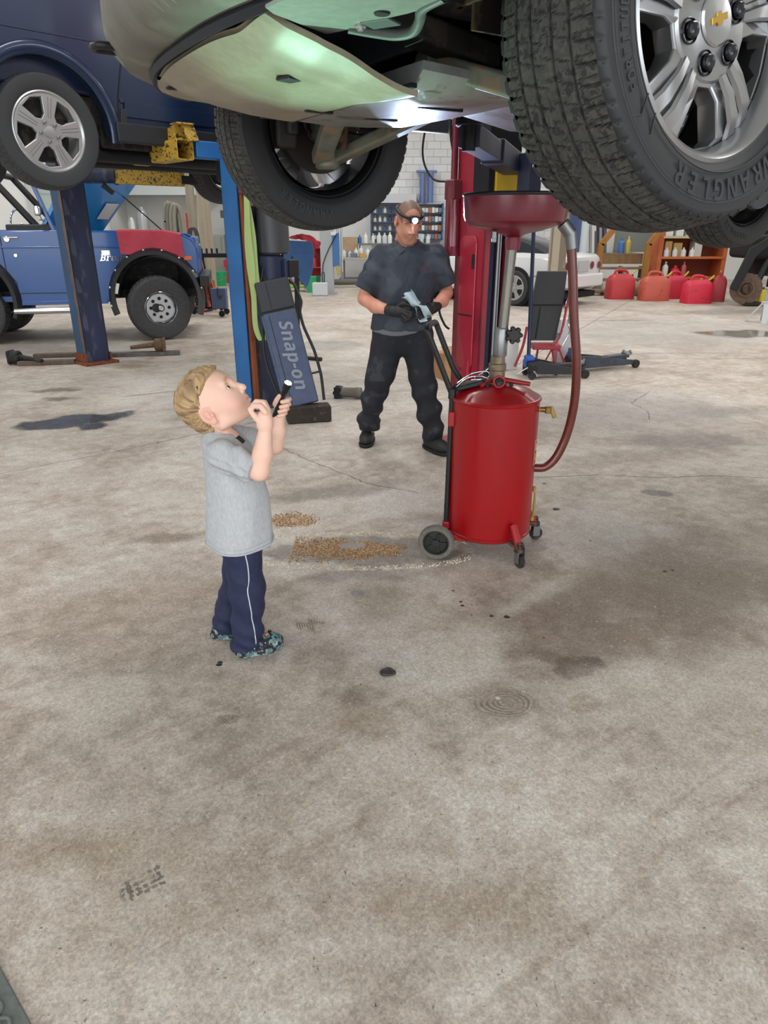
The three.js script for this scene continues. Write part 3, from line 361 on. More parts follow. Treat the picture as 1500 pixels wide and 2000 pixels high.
    const lh = obj('fender_liner', ext([...circ(0.50, 24, R(8), R(176)).map(([a, b]) => [a, b + 0.40]), ...circ(0.485, 24, R(176), R(8)).map(([a, b]) => [a, b + 0.40])], 0.40, 0).translate(0, 0.02, s > 0 ? 0.56 : -0.96), MT.blackMatte, t);
    obj('fender', ext([[0.86, 0.78], [0.80, 1.22], [-0.2, 1.30], [-0.72, 1.30], [-0.72, 0.42], [-0.56, 0.42], ...circ(0.505, 20, R(180), R(10)).map(([a, b]) => [a, b + 0.42]), [0.60, 0.66]], 0.03, 0.004).translate(0, 0, s > 0 ? 0.895 : -0.925), mat(0x8f9296, 0.3, 0.5, { clearcoat: 0.6, clearcoatRoughness: 0.1 }), t);
    // suspension
    const rustArm = mat(0xffffff, 0.55, 0.25, { map: mottle(0x7c8276, 0x6a6d62, { f: 10, c3: 0x8b7a64, f3: 8, cut: 0.62 }), tri: 0.4 });
    obj('lower_control_arm', [bar([0.20, 0.42, s * 0.26], [0.05, 0.27, s * 0.72], 0.075, 0.055, [0, 1, 0], 0.012), bar([-0.24, 0.42, s * 0.30], [0.0, 0.27, s * 0.72], 0.07, 0.05, [0, 1, 0], 0.012), cyl(0.05, 0.08, 0.02, 0.27, s * 0.72, 20, 0.01), cyl(0.035, 0.1, 0.2, 0.42, s * 0.26, 16, 0.005, 'x'), cyl(0.035, 0.1, -0.24, 0.42, s * 0.30, 16, 0.005, 'x')], rustArm, t);
    obj('upper_control_arm', [bar([0.14, 0.74, s * 0.45], [0.0, 0.66, s * 0.70], 0.04, 0.03, [0, 1, 0]), bar([-0.14, 0.74, s * 0.45], [0.0, 0.66, s * 0.70], 0.04, 0.03, [0, 1, 0])], MT.grime, t);
    const coil = []; for (let i = 0; i <= 84; i++) { const a = i / 12 * 2 * PI, y = 0.42 + 0.38 * i / 84; coil.push([0.02 + 0.058 * Math.cos(a), y, s * (0.60 - (y - 0.42) * 0.25) + 0.058 * Math.sin(a)]); }
    obj('coil_spring', tube(coil, 0.008, 260, 6), MT.grime, t); obj('shock_absorber', [rod([0.02, 0.30, s * 0.63], [0.02, 0.60, s * 0.555], 0.035), rod([0.02, 0.6, s * 0.555], [0.02, 0.86, s * 0.49], 0.016)], MT.rust, t);
    obj('knuckle', [bar([0.0, 0.25, s * 0.72], [0, 0.68, s * 0.70], 0.09, 0.06, [1, 0, 0], 0.02), box(0.14, 0.14, 0.08, 0, 0.40, s * 0.745, 0.03), bar([0, 0.36, s * 0.73], [-0.18, 0.34, s * 0.70], 0.04, 0.04, [0, 1, 0], 0.012)], mat(0x50504c, 0.6, 0.4), t);
    obj('drive_shaft', [rod([0, 0.50, s * 0.18], [0, 0.42, s * 0.70], 0.022), lathe([[0.03, 0], [0.055, 0.01], [0.045, 0.03], [0.052, 0.04], [0.042, 0.06], [0.048, 0.07], [0.036, 0.1], [0.024, 0.12]], 20).rotateX(-s * -PI / 2 * 0 + (s > 0 ? -PI / 2 : PI / 2)).translate(0, 0.42, s * 0.70)], MT.grime, t);
    obj('tie_rod', rod([-0.2, 0.40, s * 0.25], [-0.18, 0.34, s * 0.70], 0.013), MT.steel, t);
    obj('frame_rail', [slab(0.76, -0.6, 0.50, 0.65, s * 0.36, s * 0.47, 0.01), slab(-0.58, -3.9, 0.44, 0.62, s * 0.40, s * 0.50, 0.01), bar([0.70, 0.50, s * 0.42], [0.05, 0.44, s * 0.30], 0.09, 0.06, [0, 1, 0], 0.01)], MT.grime, t);
    obj('brake_hose', tube([[0.1, 0.62, s * 0.46], [0.2, 0.5, s * 0.55], [0.16, 0.38, s * 0.63], [0.1, 0.36, s * 0.70]], 0.007, 24, 6), MT.black, t);
    obj('bracket', [box(0.012, 0.24, 0.16, 0.27, 0.62, s * 0.52, 0.002), box(0.10, 0.15, 0.012, 0.22, 0.52, s * 0.50, 0.002)], MT.rust, t);
  }
  obj('engine_undertray', [slab(0.66, -0.2, 0.53, 0.54, -0.36, 0.36, 0.002), slab(0.64, 0.28, 0.46, 0.60, -0.345, -0.335, 0.002), slab(0.30, 0.285, 0.44, 0.60, -0.34, 0.34, 0.002)], under, t);
  for (const g of [box(0.10, 0.09, 0.9, -0.05, 0.48, 0, 0.01), box(0.08, 0.08, 0.86, 0.66, 0.53, 0, 0.01), box(0.1, 0.06, 0.9, -2.3, 0.5, 0, 0.01), box(0.1, 0.06, 0.9, -3.6, 0.5, 0, 0.01)]) obj('cross_member', g, MT.grime, t);
  obj('oil_pan', [box(0.5, 0.16, 0.3, 0.0, 0.55, 0.02, 0.03), box(0.7, 0.2, 0.36, -0.85, 0.54, 0, 0.05), rod([-1.2, 0.52, 0.05], [-2.85, 0.34, 0], 0.045)], MT.grime, t);
  obj('exhaust_pipe', tube([[-0.3, 0.5, 0.25], [-0.7, 0.46, 0.3], [-1.5, 0.46, 0.32], [-2.4, 0.47, 0.34], [-3.8, 0.5, 0.6]], 0.035, 40, 10), MT.rust, t);
  obj('floor_pan', [slab(0.6, -0.72, 1.0, 1.03, -0.95, 0.95), slab(-0.72, -2.4, 0.66, 0.70, -0.95, 0.95), slab(-2.4, -3.5, 0.9, 0.94, -0.95, 0.95), slab(-3.5, -4.0, 0.66, 0.70, -0.95, 0.95)], MT.grime, t);
  obj('body', [ext([[0.88, 0.80], [0.86, 1.22], [0.5, 1.30], [-0.7, 1.33], [-1.5, 1.85], [-3.8, 1.88], [-4.1, 1.3], [-4.1, 0.72], [-3.6, 0.68], ...circ(0.5, 14, R(0), R(180)).map(([a, b]) => [-2.95 + a, b + 0.42]).reverse(), [-2.4, 0.6], [-0.72, 0.55], [-0.72, 1.04], [0.55, 1.04], [0.62, 0.80]], 1.86, 0.02).translate(0, 0, -0.93)], mat(0x8f9296, 0.3, 0.5, { clearcoat: 0.6 }), t);
  obj('grille', [box(0.03, 0.34, 1.3, 0.895, 1.0, 0, 0.01), ...[-1, 0, 1].map((k) => box(0.02, 0.03, 1.3, 0.915, 1.0 + k * 0.1, 0, 0.006))], MT.black, t);
  truckWheel(t, -0.865, -1).userData.label = 'near front wheel with five-spoke alloy rim'; truckWheel(t, 0.865, 1);
  for (const s of [-1, 1]) { const w = truckWheel(t, s * 0.865, s); w.position.set(-2.95, 0.29, s * 0.865); w.rotation.x = 0; }
  obj('rear_axle', [rod([-2.95, 0.29, -0.75], [-2.95, 0.29, 0.75], 0.045), lathe([[0, -0.14], [0.1, -0.12], [0.15, 0], [0.1, 0.12], [0, 0.14]], 20).rotateX(PI / 2).translate(-2.95, 0.29, 0), cyl(0.17, 0.06, -2.95, 0.29, 0.70, 28, 0.01, 'z'), cyl(0.17, 0.06, -2.95, 0.29, -0.70, 28, 0.01, 'z')], mat(0x5d626b, 0.5, 0.4), t);
  for (const s of [-1, 1]) obj('rear_shock', rod([-2.85, 0.3, s * 0.5], [-2.7, 0.85, s * 0.45], 0.03), MT.grime, t);
}
// ---------------------------------------------------------------- vehicle lifts
const LIFTS = [];
function armOf(lift, label) { const g = new THREE.Group(); g.name = 'lift_arm'; g.userData.label = label; lift.updateMatrixWorld(); lift.attach(g); return g; }   // built in world coordinates, then a part of its lift
const HY = -2.292;   // heading of the dark blue SUV and its lift
const LM = {
  blue: mat(0xffffff, 0.45, 0, { map: mottle(0x1f6cb0, 0x1a5f9f, { f: 6, c3: 0x2a4560, f3: 5, cut: 0.7, hard: 0.05 }), tri: 1.2 }), blueDark: mat(0xffffff, 0.5, 0.1, { map: mottle(0x2b3557, 0x242a44, { f: 8, stretch: 0.2, c3: 0x464e60, f3: 12, cut: 0.64 }), tri: 0.8 }),
  blueRust: mat(0xffffff, 0.6, 0.1, { map: mottle(0x27507e, 0x3b4a5c, { f: 9, stretch: 0.25, c3: 0x6b5848, f3: 7, cut: 0.58 }), tri: 1 }),
  red: mat(0xffffff, 0.42, 0, { map: mottle(0xa6293d, 0x942336, { f: 5, c3: 0x7a2130, f3: 4, cut: 0.68, hard: 0.1 }), tri: 1.5, clearcoat: 0.3 }), yellow: mat(0xffffff, 0.6, 0, { map: mottle(0xc7a33c, 0xb8933a, { f: 8, c3: 0x3a3022, f3: 44, cut: 0.64, hard: 0.02, n: 512 }), tri: 0.6 }), rustOrange: mat(0xffffff, 0.85, 0, { map: mottle(0x8a4a28, 0x6a3620, { f: 16, stretch: 0.1, c3: 0x3a2620, f3: 10, cut: 0.62 }), tri: 0.6 }),
  padTan: mat(0x8a7a52, 0.8), ink: mat(0x15171f, 0.6, 0.2),
};
{ // near post of the blue lift
  const t = thing('vehicle_lift', 'blue lift post with rust-orange edge, hydraulic reservoir and hanging straps', 'vehicle lift', [-1.138, 0, -5.9], HY); LIFTS.push(t);
  obj('base_plate', slab(-0.55, 0.12, 0, 0.025, -0.05, 0.42, 0.004), LM.blueRust, t);
  obj('front_flange', [slab(-0.012, 0, 0.02, 3.6, 0.0, 0.20, 0.003), slab(-0.05, 0.0, 0.02, 3.6, 0.185, 0.20, 0.003)], LM.blue, t);
  obj('web', slab(-0.40, 0, 0.02, 3.6, 0.0, 0.012, 0.003), LM.blueDark, t); obj('rear_flange', [slab(-0.40, -0.388, 0.02, 3.6, 0, 0.2, 0.003), slab(-0.40, -0.35, 0.02, 3.6, 0.185, 0.20, 0.003)], LM.blueDark, t);
  obj('edge_strip', slab(-0.055, -0.012, 0.05, 1.74, -0.035, -0.001, 0.004), LM.rustOrange, t).userData.label = 'rust-orange edging strip';
  obj('cable', [rod([-0.09, 0.1, -0.014], [-0.09, 3.4, -0.014], 0.01), rod([-0.07, 0.1, -0.02], [-0.075, 1.9, -0.02], 0.012)], MT.grime, t);
  obj('carriage', [slab(-0.36, -0.03, 1.5, 2.0, 0.08, 0.24, 0.01), slab(-0.3, -0.08, 1.82, 1.98, 0.2, 0.36, 0.01)], LM.ink, t);
  obj('safety_lever', [slab(-0.055, 0.0, 1.72, 1.9, -0.06, -0.01, 0.008), cyl(0.016, 0.05, -0.02, 1.92, -0.04, 12)], mat(0x8e2c30, 0.5), t);
  obj('hydraulic_reservoir', [cyl(0.125, 0.34, -0.22, 1.45, -0.14, 32, 0.012), cyl(0.12, 0.03, -0.22, 1.63, -0.14, 32, 0.005), cyl(0.05, 0.2, -0.22, 1.73, -0.14, 20)], mat(0x4a4c50, 0.45, 0.4), t);
  obj('mounting_block', slab(-0.16, -0.06, 1.63, 1.74, -0.10, -0.01, 0.006), MT.wood, t);
  obj('pump_motor', [cyl(0.1, 0.36, -0.2, 1.09, -0.13, 28, 0.01), slab(-0.33, -0.22, 1.10, 1.24, -0.27, -0.14, 0.012)], LM.blueDark, t); obj('switch_box', box(0.1, 0.13, 0.08, -0.30, 1.17, -0.25, 0.01), MT.black, t);
  obj('hydraulic_hose', [tube([[-0.12, 1.2, -0.12], [-0.02, 1.0, -0.18], [-0.12, 0.98, -0.2], [-0.28, 1.08, -0.24]], 0.009, 30), rod([-0.36, 0.75, -0.10], [-0.34, 1.3, -0.10], 0.010)], MT.black, t);
}
{ // green webbing sling hung on it
  const rib = (pts, w) => { const c = new THREE.CatmullRomCurve3(pts.map(v3)), n = 60; return grid(n, 1, (u, v) => { const p = c.getPoint(u), d = Math.sin(u * 9) * 0.25; return [p.x + (v - 0.5) * w * Math.cos(d), p.y, p.z + (v - 0.5) * w * Math.sin(d)]; }); };
  tag(obj('webbing_sling', [rib([[-1.05, 1.74, -5.82], [-1.055, 1.5, -5.80], [-1.04, 1.2, -5.79], [-1.045, 0.95, -5.79], [-1.04, 0.7, -5.78], [-1.0, 0.62, -5.77], [-0.955, 0.66, -5.77], [-0.945, 0.8, -5.77], [-0.99, 1.0, -5.78]], 0.042), rib([[-1.06, 1.74, -5.83], [-1.02, 1.45, -5.81], [-1.01, 1.1, -5.80], [-0.98, 0.9, -5.79], [-0.93, 0.75, -5.78]], 0.035), rib([[-1.06, 1.72, -5.825], [-1.075, 1.3, -5.80], [-1.05, 0.9, -5.80]], 0.03)], mat(0xa3b878, 0.9)), 'pale green webbing sling hanging on the blue lift post', 'strap');
}
{ // far post of the blue lift: its open channel faces us
  const t = thing('vehicle_lift', 'weathered dark blue lift post with rusty foot standing before the blue truck', 'vehicle lift', [-3.42, 0, -8.25], HY + PI); LIFTS.push(t);
  const wr = mat(0xffffff, 0.6, 0.1, { map: mottle(0x23365c, 0x2c3040, { f: 9, stretch: 0.15, c3: 0x54463c, f3: 6, cut: 0.6 }), tri: 1 });
  obj('front_flange', [slab(-0.14, -0.125, 0.03, 3.6, -0.12, 0.10, 0.003), slab(-0.14, -0.09, 0.03, 3.6, -0.132, -0.12, 0.003)], LM.blueRust, t);
  obj('rear_flange', [slab(0.125, 0.14, 0.03, 3.6, -0.12, 0.10, 0.003), slab(0.085, 0.14, 0.03, 3.6, -0.132, -0.12, 0.003)], wr, t); obj('web', slab(-0.14, 0.14, 0.03, 3.6, 0.088, 0.10, 0.003), LM.blueDark, t);
  obj('guide_rib', [slab(-0.085, -0.07, 0.03, 3.4, -0.10, -0.08, 0.003), slab(-0.10, -0.065, 0.03, 3.4, 0.0, 0.06, 0.004)], LM.blueDark, t); obj('inner_plate', slab(-0.125, 0.0, 0.03, 3.5, 0.02, 0.03, 0.002), LM.blueDark, t); obj('shade_plate', slab(0.0, 0.125, 0.03, 3.5, 0.05, 0.06, 0.002), LM.ink, t); obj('lift_chain', rod([0.0, 0.1, 0.01], [0, 3.4, 0.01], 0.014), MT.grime, t);  // the ink plate is added: its dark colour paints the shade inside the channel
  obj('base_plate', [slab(-0.20, 0.20, 0, 0.03, -0.19, 0.2, 0.004), slab(-0.15, 0.15, 0.03, 0.10, -0.15, -0.135, 0.003), slab(-0.16, -0.14, 0.03, 0.12, -0.15, 0.12, 0.003), slab(0.14, 0.16, 0.03, 0.12, -0.15, 0.12, 0.003)], LM.rustOrange, t);
}
{ // far post of the truck lift, red
  const t = thing('vehicle_lift', 'tall red lift post with dark channel standing behind the red oil drainer', 'vehicle lift', [0.637, 0, -4.7], -2.5805); LIFTS.push(t);
  obj('base_plate', slab(-0.34, 0.12, 0, 0.02, -0.12, 0.4, 0.004), LM.red, t); obj('side_plate', slab(-0.012, 0, 0.02, 3.6, 0, 0.30, 0.003), LM.red, t);
  obj('web', slab(-0.22, 0, 0.02, 3.6, 0.288, 0.30, 0.003), LM.red, t); obj('rear_plate', slab(-0.22, -0.208, 0.02, 3.6, 0, 0.3, 0.003), LM.red, t); obj('lip', [slab(-0.05, 0, 0.02, 3.6, 0, 0.012, 0.003), slab(-0.22, -0.185, 0.02, 3.6, 0, 0.012, 0.003)], LM.red, t);
  obj('channel', [slab(-0.205, -0.015, 0.02, 3.5, 0.06, 0.08), slab(-0.10, -0.055, 0.02, 3.5, 0.02, 0.06, 0.004)], mat(0x1d2240, 0.4, 0.3), t);
  obj('cable', [rod([-0.14, 0.1, 0.03], [-0.14, 3.4, 0.03], 0.012), rod([-0.17, 0.1, 0.04], [-0.17, 3.4, 0.04], 0.008)], MT.steel, t);
  obj('cover_plate', [ext(rrect(0.17, 0.86, 0.05), 0.012, 0.004).rotateY(PI / 2).translate(0.0, 1.0, 0.15), ext([[-0.06, 0], [0.075, 0.14], [0.07, -0.03], [0.0, -0.05]], 0.03, 0.006).rotateY(PI / 2).translate(0.004, 0.50, 0.15)], mat(0xae2c3f, 0.35, 0, { clearcoat: 0.4 }), t);
  obj('cover_seam', box(0.004, 0.008, 0.15, 0.013, 0.93, 0.15), MT.grime, t); obj('latch_slot', box(0.004, 0.09, 0.03, 0.013, 1.27, 0.09, 0.002), MT.grime, t);
  obj('carriage', [slab(-0.24, 0.02, 1.55, 2.1, -0.03, 0.12, 0.01)], LM.ink, t); obj('carriage_stop', [slab(-0.20, -0.03, 1.66, 1.86, -0.05, -0.028, 0.004), slab(-0.33, -0.25, 1.55, 1.9, -0.06, -0.03, 0.004)], mat(0xd8b52e, 0.5), t);
  obj('cylinder_sleeve', [rod([0.03, 1.35, 0.30], [0.03, 1.72, 0.30], 0.05), rod([0.03, 1.30, 0.30], [0.03, 1.36, 0.30], 0.06, 0.05), rod([0.03, 1.72, 0.3], [0.03, 2.4, 0.3], 0.022)], mat(0x7a2536, 0.3, 0.2, { clearcoat: 0.6 }), t);
  obj('air_hose', [tube([[0.02, 1.75, 0.34], [0.06, 1.78, 0.5], [0.10, 1.95, 0.56], [0.06, 2.3, 0.5]], 0.007, 40), tube([[0.02, 1.35, 0.33], [0.05, 1.1, 0.36], [0.06, 0.95, 0.38], [0.04, 0.85, 0.34], [0.02, 0.82, 0.31]], 0.008, 40), tube([[0.03, 1.9, 0.31], [0.05, 2.1, 0.33], [0.03, 2.5, 0.31]], 0.011, 20)], MT.black, t);
  obj('arm_bracket', box(0.10, 0.12, 0.1, 0.02, 1.70, 0.30, 0.01), mat(0x6f2f38, 0.5), t);
}
{ // lift arms under the truck
  const arm = mat(0xffffff, 0.5, 0.2, { map: mottle(0x363c55, 0x2a2e42, { f: 8 }), tri: 0.7 }); const ca = Math.cos(-2.5805), sa = Math.sin(-2.5805);
  const W = (x, y, z) => [0.172 + x * ca + z * sa, 1.46 + y, -2.523 - x * sa + z * ca];
  const mk = (p, q, label) => { const t = armOf(LIFTS[2], label); const a = v3(W(...p)), b = v3(W(...q)), m = a.clone().lerp(b, 0.55); obj('outer_tube', bar(a, m, 0.12, 0.115, [0, 1, 0], 0.008), arm, t); obj('inner_tube', bar(a.clone().lerp(b, 0.5), b, 0.095, 0.09, [0, 1, 0], 0.006), arm, t); obj('pad', [cyl(0.06, 0.05, b.x, b.y + 0.06, b.z, 24, 0.006), rod([b.x, b.y - 0.06, b.z], [b.x, b.y + 0.05, b.z], 0.03)], MT.black, t); return t; };
  mk([-1.68, 0.37, 1.52], [-0.62, 0.38, 0.62], 'dark grey lift arm reaching from the red post under the pickup');
  const t2 = mk([-1.75, 0.37, 1.50], [-2.2, 0.37, 0.55], 'short dark lift arm behind the red funnel with tan pad block'); const c = W(-1.60, 0.30, 1.28); obj('arm_post', box(0.10, 0.22, 0.10, c[0], c[1], c[2], 0.006, 0, -2.58), arm, t2); obj('pad_block', box(0.15, 0.055, 0.12, c[0], c[1] - 0.13, c[2], 0.006, 0, -2.6 + PI / 2 * 0.3), LM.padTan, t2);
}
{ // arms under the SUV
  const sleeve = (a, b, w, h, m, th = 0.008) => { a = v3(a); b = v3(b); const L = a.distanceTo(b), o = rrect(w, h, 0.02), i = rrect(w - 2 * th, h - 2 * th, 0.015); return between(ext(o, L, 0.001, [i]).rotateX(-PI / 2), a, b); };
  const t = armOf(LIFTS[0], 'chipped yellow lift arm sleeve with pad bracket');
  obj('sleeve', sleeve([-1.50, 2.02, -5.87], [-1.98, 2.01, -6.28], 0.15, 0.14), LM.yellow, t); obj('pad_bracket', [loft([[[-1.58, 2.09, -5.88], [-1.50, 2.09, -5.95], [-1.50, 2.19, -5.95], [-1.57, 2.19, -5.88]], [[-1.84, 2.08, -6.12], [-1.78, 2.08, -6.19], [-1.78, 2.10, -6.19], [-1.84, 2.10, -6.12]]]), box(0.14, 0.012, 0.12, -1.52, 2.195, -5.92, 0.003, 0, 0.7), bar([-1.44, 2.08, -5.9], [-1.48, 2.19, -5.92], 0.1, 0.012, [0.75, 0, 0.66])], LM.yellow, t); obj('blue_tube', bar([-1.46, 2.03, -5.98], [-1.16, 2.02, -6.15], 0.12, 0.12, [0, 1, 0], 0.01), LM.blue, t);
  const f = armOf(LIFTS[1], 'worn yellow and blue lift arm tube');
  obj('blue_tube', [rod([-3.2, 2.0, -8.2], [-2.86, 2.0, -8.2], 0.085, 0.085, 24), rod([-2.88, 2.0, -8.2], [-2.85, 2.0, -8.2], 0.10, 0.10, 24)], LM.blueDark, f); obj('yellow_tube', [bar([-2.86, 1.985, -8.2], [-2.15, 1.96, -8.2], 0.14, 0.15, [0, 1, 0], 0.012)], LM.yellow, f); obj('pad_screw', [bar([-2.16, 1.95, -8.2], [-1.96, 1.94, -8.2], 0.1, 0.08, [0, 1, 0], 0.01), rod([-2.05, 1.9, -8.2], [-2.05, 2.12, -8.2], 0.03), cyl(0.05, 0.04, -2.05, 2.13, -8.2)], LM.ink, f); obj('latch', bar([-3.0, 1.90, -8.15], [-2.9, 1.82, -8.15], 0.05, 0.05, [0, 1, 0]), LM.ink, f);
}
// ---------------------------------------------------------------- dark blue SUV on the blue lift
function spokeWheel(parent, [x, y, z], out, r, w, rim, steer = 0, name = 'wheel') {
  const g = new THREE.Group(); g.name = name; parent.add(g); g.position.set(x, y, z); g.rotation.y = (out > 0 ? 0 : PI) + steer;
  const k = `${r}_${w}_${rim}`; const tg = (spokeWheel.c ||= {})[k] ||= tyreGeo({ R: r, w, rim, N: 60, ups: 6, detail: 0, lug: 0.6 });
  obj('tyre', [tg.tread, ...tg.side], mat(0x35373a, 0.75), g); const silver = mat(0xb9bbbb, 0.35, 0.75);
  obj('rim_barrel', RIM_LIP(rim + 0.004, w), silver, g);
  const hol = [], P = (q, a) => [q * Math.cos(a), q * Math.sin(a)]; for (let i = 0; i < 5; i++) { const a = R(-72 + 36 + 8 + 72 * i); hol.push([P(rim * 0.36, a), P(rim * 0.46, a - R(17)), P(rim * 0.86, a - R(21)), P(rim * 0.90, a), P(rim * 0.86, a + R(21)), P(rim * 0.46, a + R(17))]); }
  const face = ext(circ(rim * 0.96, 60), 0.03, 0.006, hol, 2).translate(0, 0, w * 0.26); obj('rim_face', face, silver, g);
  for (let i = 0; i < 5; i++) { const a = R(8 + 72 * i); obj('spoke_groove', [-1, 1].map((s) => { const c = P(rim * 0.35, a + s * 0.10), d = P(rim * 0.88, a + s * 0.055); return bar([c[0], c[1], w * 0.26 + 0.029], [d[0], d[1], w * 0.26 + 0.029], 0.004, 0.005, [0, 0, 1], 0.001); }), mat(0x77797b, 0.5, 0.6), g); }
  obj('centre_cap', lathe([[0, 0], [rim * 0.15, 0], [rim * 0.14, 0.012], [0, 0.016]], 28).rotateX(PI / 2).translate(0, 0, w * 0.26 + 0.028), silver, g);
  for (let i = 0; i < 5; i++) { const a = R(44 + 72 * i); obj('lug_nut', lathe([[0, 0], [0.011, 0], [0.011, 0.016], [0.006, 0.02], [0, 0.02]], 8).rotateX(PI / 2).translate(rim * 0.25 * Math.cos(a), rim * 0.25 * Math.sin(a), w * 0.26 + 0.027), MT.steel, g); }
  obj('brake_disc', cyl(rim * 0.7, 0.03, 0, 0, 0, 32, 0.003, 'z'), MT.grime, g); return g;
}
{
  const t = thing('suv', 'dark blue SUV with silver five-spoke wheels raised on the blue lift', 'car', [-2.931, 1.717, -5.915], HY);
  const paint = mat(0x182a48, 0.3, 0.2, { clearcoat: 0.5, clearcoatRoughness: 0.12 }), trim = mat(0x23262c, 0.55);
  const arch = (cx, r, n = 22) => circ(r, n, R(180), R(0)).map(([a, b]) => [cx + a, b + 0.37]);
  const low = [[-3.35, 0.42], ...arch(-2.62, 0.44), [-2.15, 0.38], [-0.47, 0.36], ...arch(0, 0.44), [0.46, 0.40], [0.80, 0.40]];
  const prof = [...low, [0.90, 0.62], [0.84, 1.0], [0.6, 1.2], [-0.35, 1.32], [-3.25, 1.34], [-3.42, 0.7]];
  // flanks bulge outwards: three extruded layers
  for (const s of [-1, 1]) { const side = ext(prof, 0.10, 0.035, [], 4); if (s < 0) side.translate(0, 0, -0.91); else side.translate(0, 0, 0.81); obj('body_side', side, paint, t); }
  obj('body_core', [slab(-3.35, 0.80, 0.62, 1.28, -0.82, 0.82, 0.03)], paint, t); obj('cabin', ext([[-3.3, 1.30], [-0.5, 1.30], [-1.15, 1.76], [-3.0, 1.80], [-3.35, 1.45]], 1.44, 0.05, [], 2).translate(0, 0, -0.72), mat(0x1a2230, 0.12, 0.2), t);
  for (const s of [-1, 1]) {
    const zz = s * 0.905;
    obj('wheel_arch_moulding', [0, -2.62].map((cx) => { const pts = []; for (let i = 0; i <= 26; i++) { const a = R(-6 + 192 * i / 26); pts.push([cx + 0.475 * Math.cos(a), 0.37 + 0.475 * Math.sin(a), zz]); } const g = tube(pts, 0.045, 60, 10); g.translate(0, 0, -zz); g.scale(1, 1, 0.5); return g.translate(0, 0, zz); }), paint, t);
    obj('wheel_arch_liner', [0, -2.62].map((cx) => ext([...circ(0.46, 20, R(0), R(180)), ...circ(0.445, 20, R(180), R(0))], 0.42).translate(cx, 0.37, s > 0 ? 0.44 : -0.86)), MT.blackMatte, t);
    obj('sill_cladding', [slab(-2.16, -0.46, 0.33, 0.46, zz - 0.05, zz + 0.012, 0.012)], trim, t);
    obj('door_seam', [ [[-0.66, 1.31], [-0.58, 0.85], [-0.52, 0.62], [-0.50, 0.46]], [[-1.62, 1.31], [-1.62, 0.46]] ].flatMap((l) => l.slice(1).map((q, i) => bar([l[i][0], l[i][1], zz + s * 0.005], [q[0], q[1], zz + s * 0.005], 0.008, 0.008, [0, 0, 1], 0))), MT.black, t);
    obj('body_crease', [bar([0.5, 0.93, zz + s * 0.003], [-3.2, 0.96, zz + s * 0.003], 0.012, 0.012, [0, 0, 1], 0.004), bar([-0.56, 0.55, zz + s * 0.004], [-2.1, 0.56, zz + s * 0.004], 0.02, 0.014, [0, 0, 1], 0.006)], paint, t);
    obj('door_moulding', slab(-1.6, -0.56, 0.50, 0.60, zz - 0.02, zz + s * 0.016, 0.01), paint, t);
    obj('hinge_cover', [box(0.05, 0.14, 0.02, -0.54, 0.48, zz + s * 0.006, 0.004, 0, 0, 0.15), box(0.03, 0.03, 0.02, -0.545, 0.60, zz + s * 0.008, 0.008)], MT.darkGrey, t);
  }
  obj('underbody', [slab(-3.3, 0.7, 0.44, 0.62, -0.80, 0.80, 0.02), slab(-2.2, -0.42, 0.30, 0.46, -0.78, -0.66, 0.02), slab(-2.2, -0.42, 0.30, 0.46, 0.66, 0.78, 0.02), box(0.14, 0.1, 1.3, -0.45, 0.34, 0, 0.02), box(0.14, 0.1, 1.3, -2.3, 0.34, 0, 0.02)], MT.grime, t);
  obj('exhaust', [tube([[-0.2, 0.36, 0.1], [-0.9, 0.30, 0.15], [-2.2, 0.30, 0.15], [-3.0, 0.38, 0.3]], 0.04, 30, 10), lathe([[0, -0.2], [0.08, -0.19], [0.1, -0.1], [0.1, 0.1], [0.08, 0.19], [0, 0.2]], 20).rotateZ(PI / 2).translate(-0.75, 0.30, -0.25)], mat(0x77736c, 0.6, 0.5), t);
  obj('sub_frame', [rod([-0.25, 0.26, -0.7], [-2.3, 0.26, -0.7], 0.05), rod([-0.3, 0.24, -0.3], [-2.3, 0.25, -0.3], 0.04)], LM.ink, t);
  spokeWheel(t, [0, 0.36, -0.78], -1, 0.36, 0.225, 0.242); spokeWheel(t, [0, 0.36, 0.78], 1, 0.36, 0.225, 0.242); spokeWheel(t, [-2.62, 0.36, -0.78], -1, 0.36, 0.225, 0.242); spokeWheel(t, [-2.62, 0.36, 0.78], 1, 0.36, 0.225, 0.242);
}
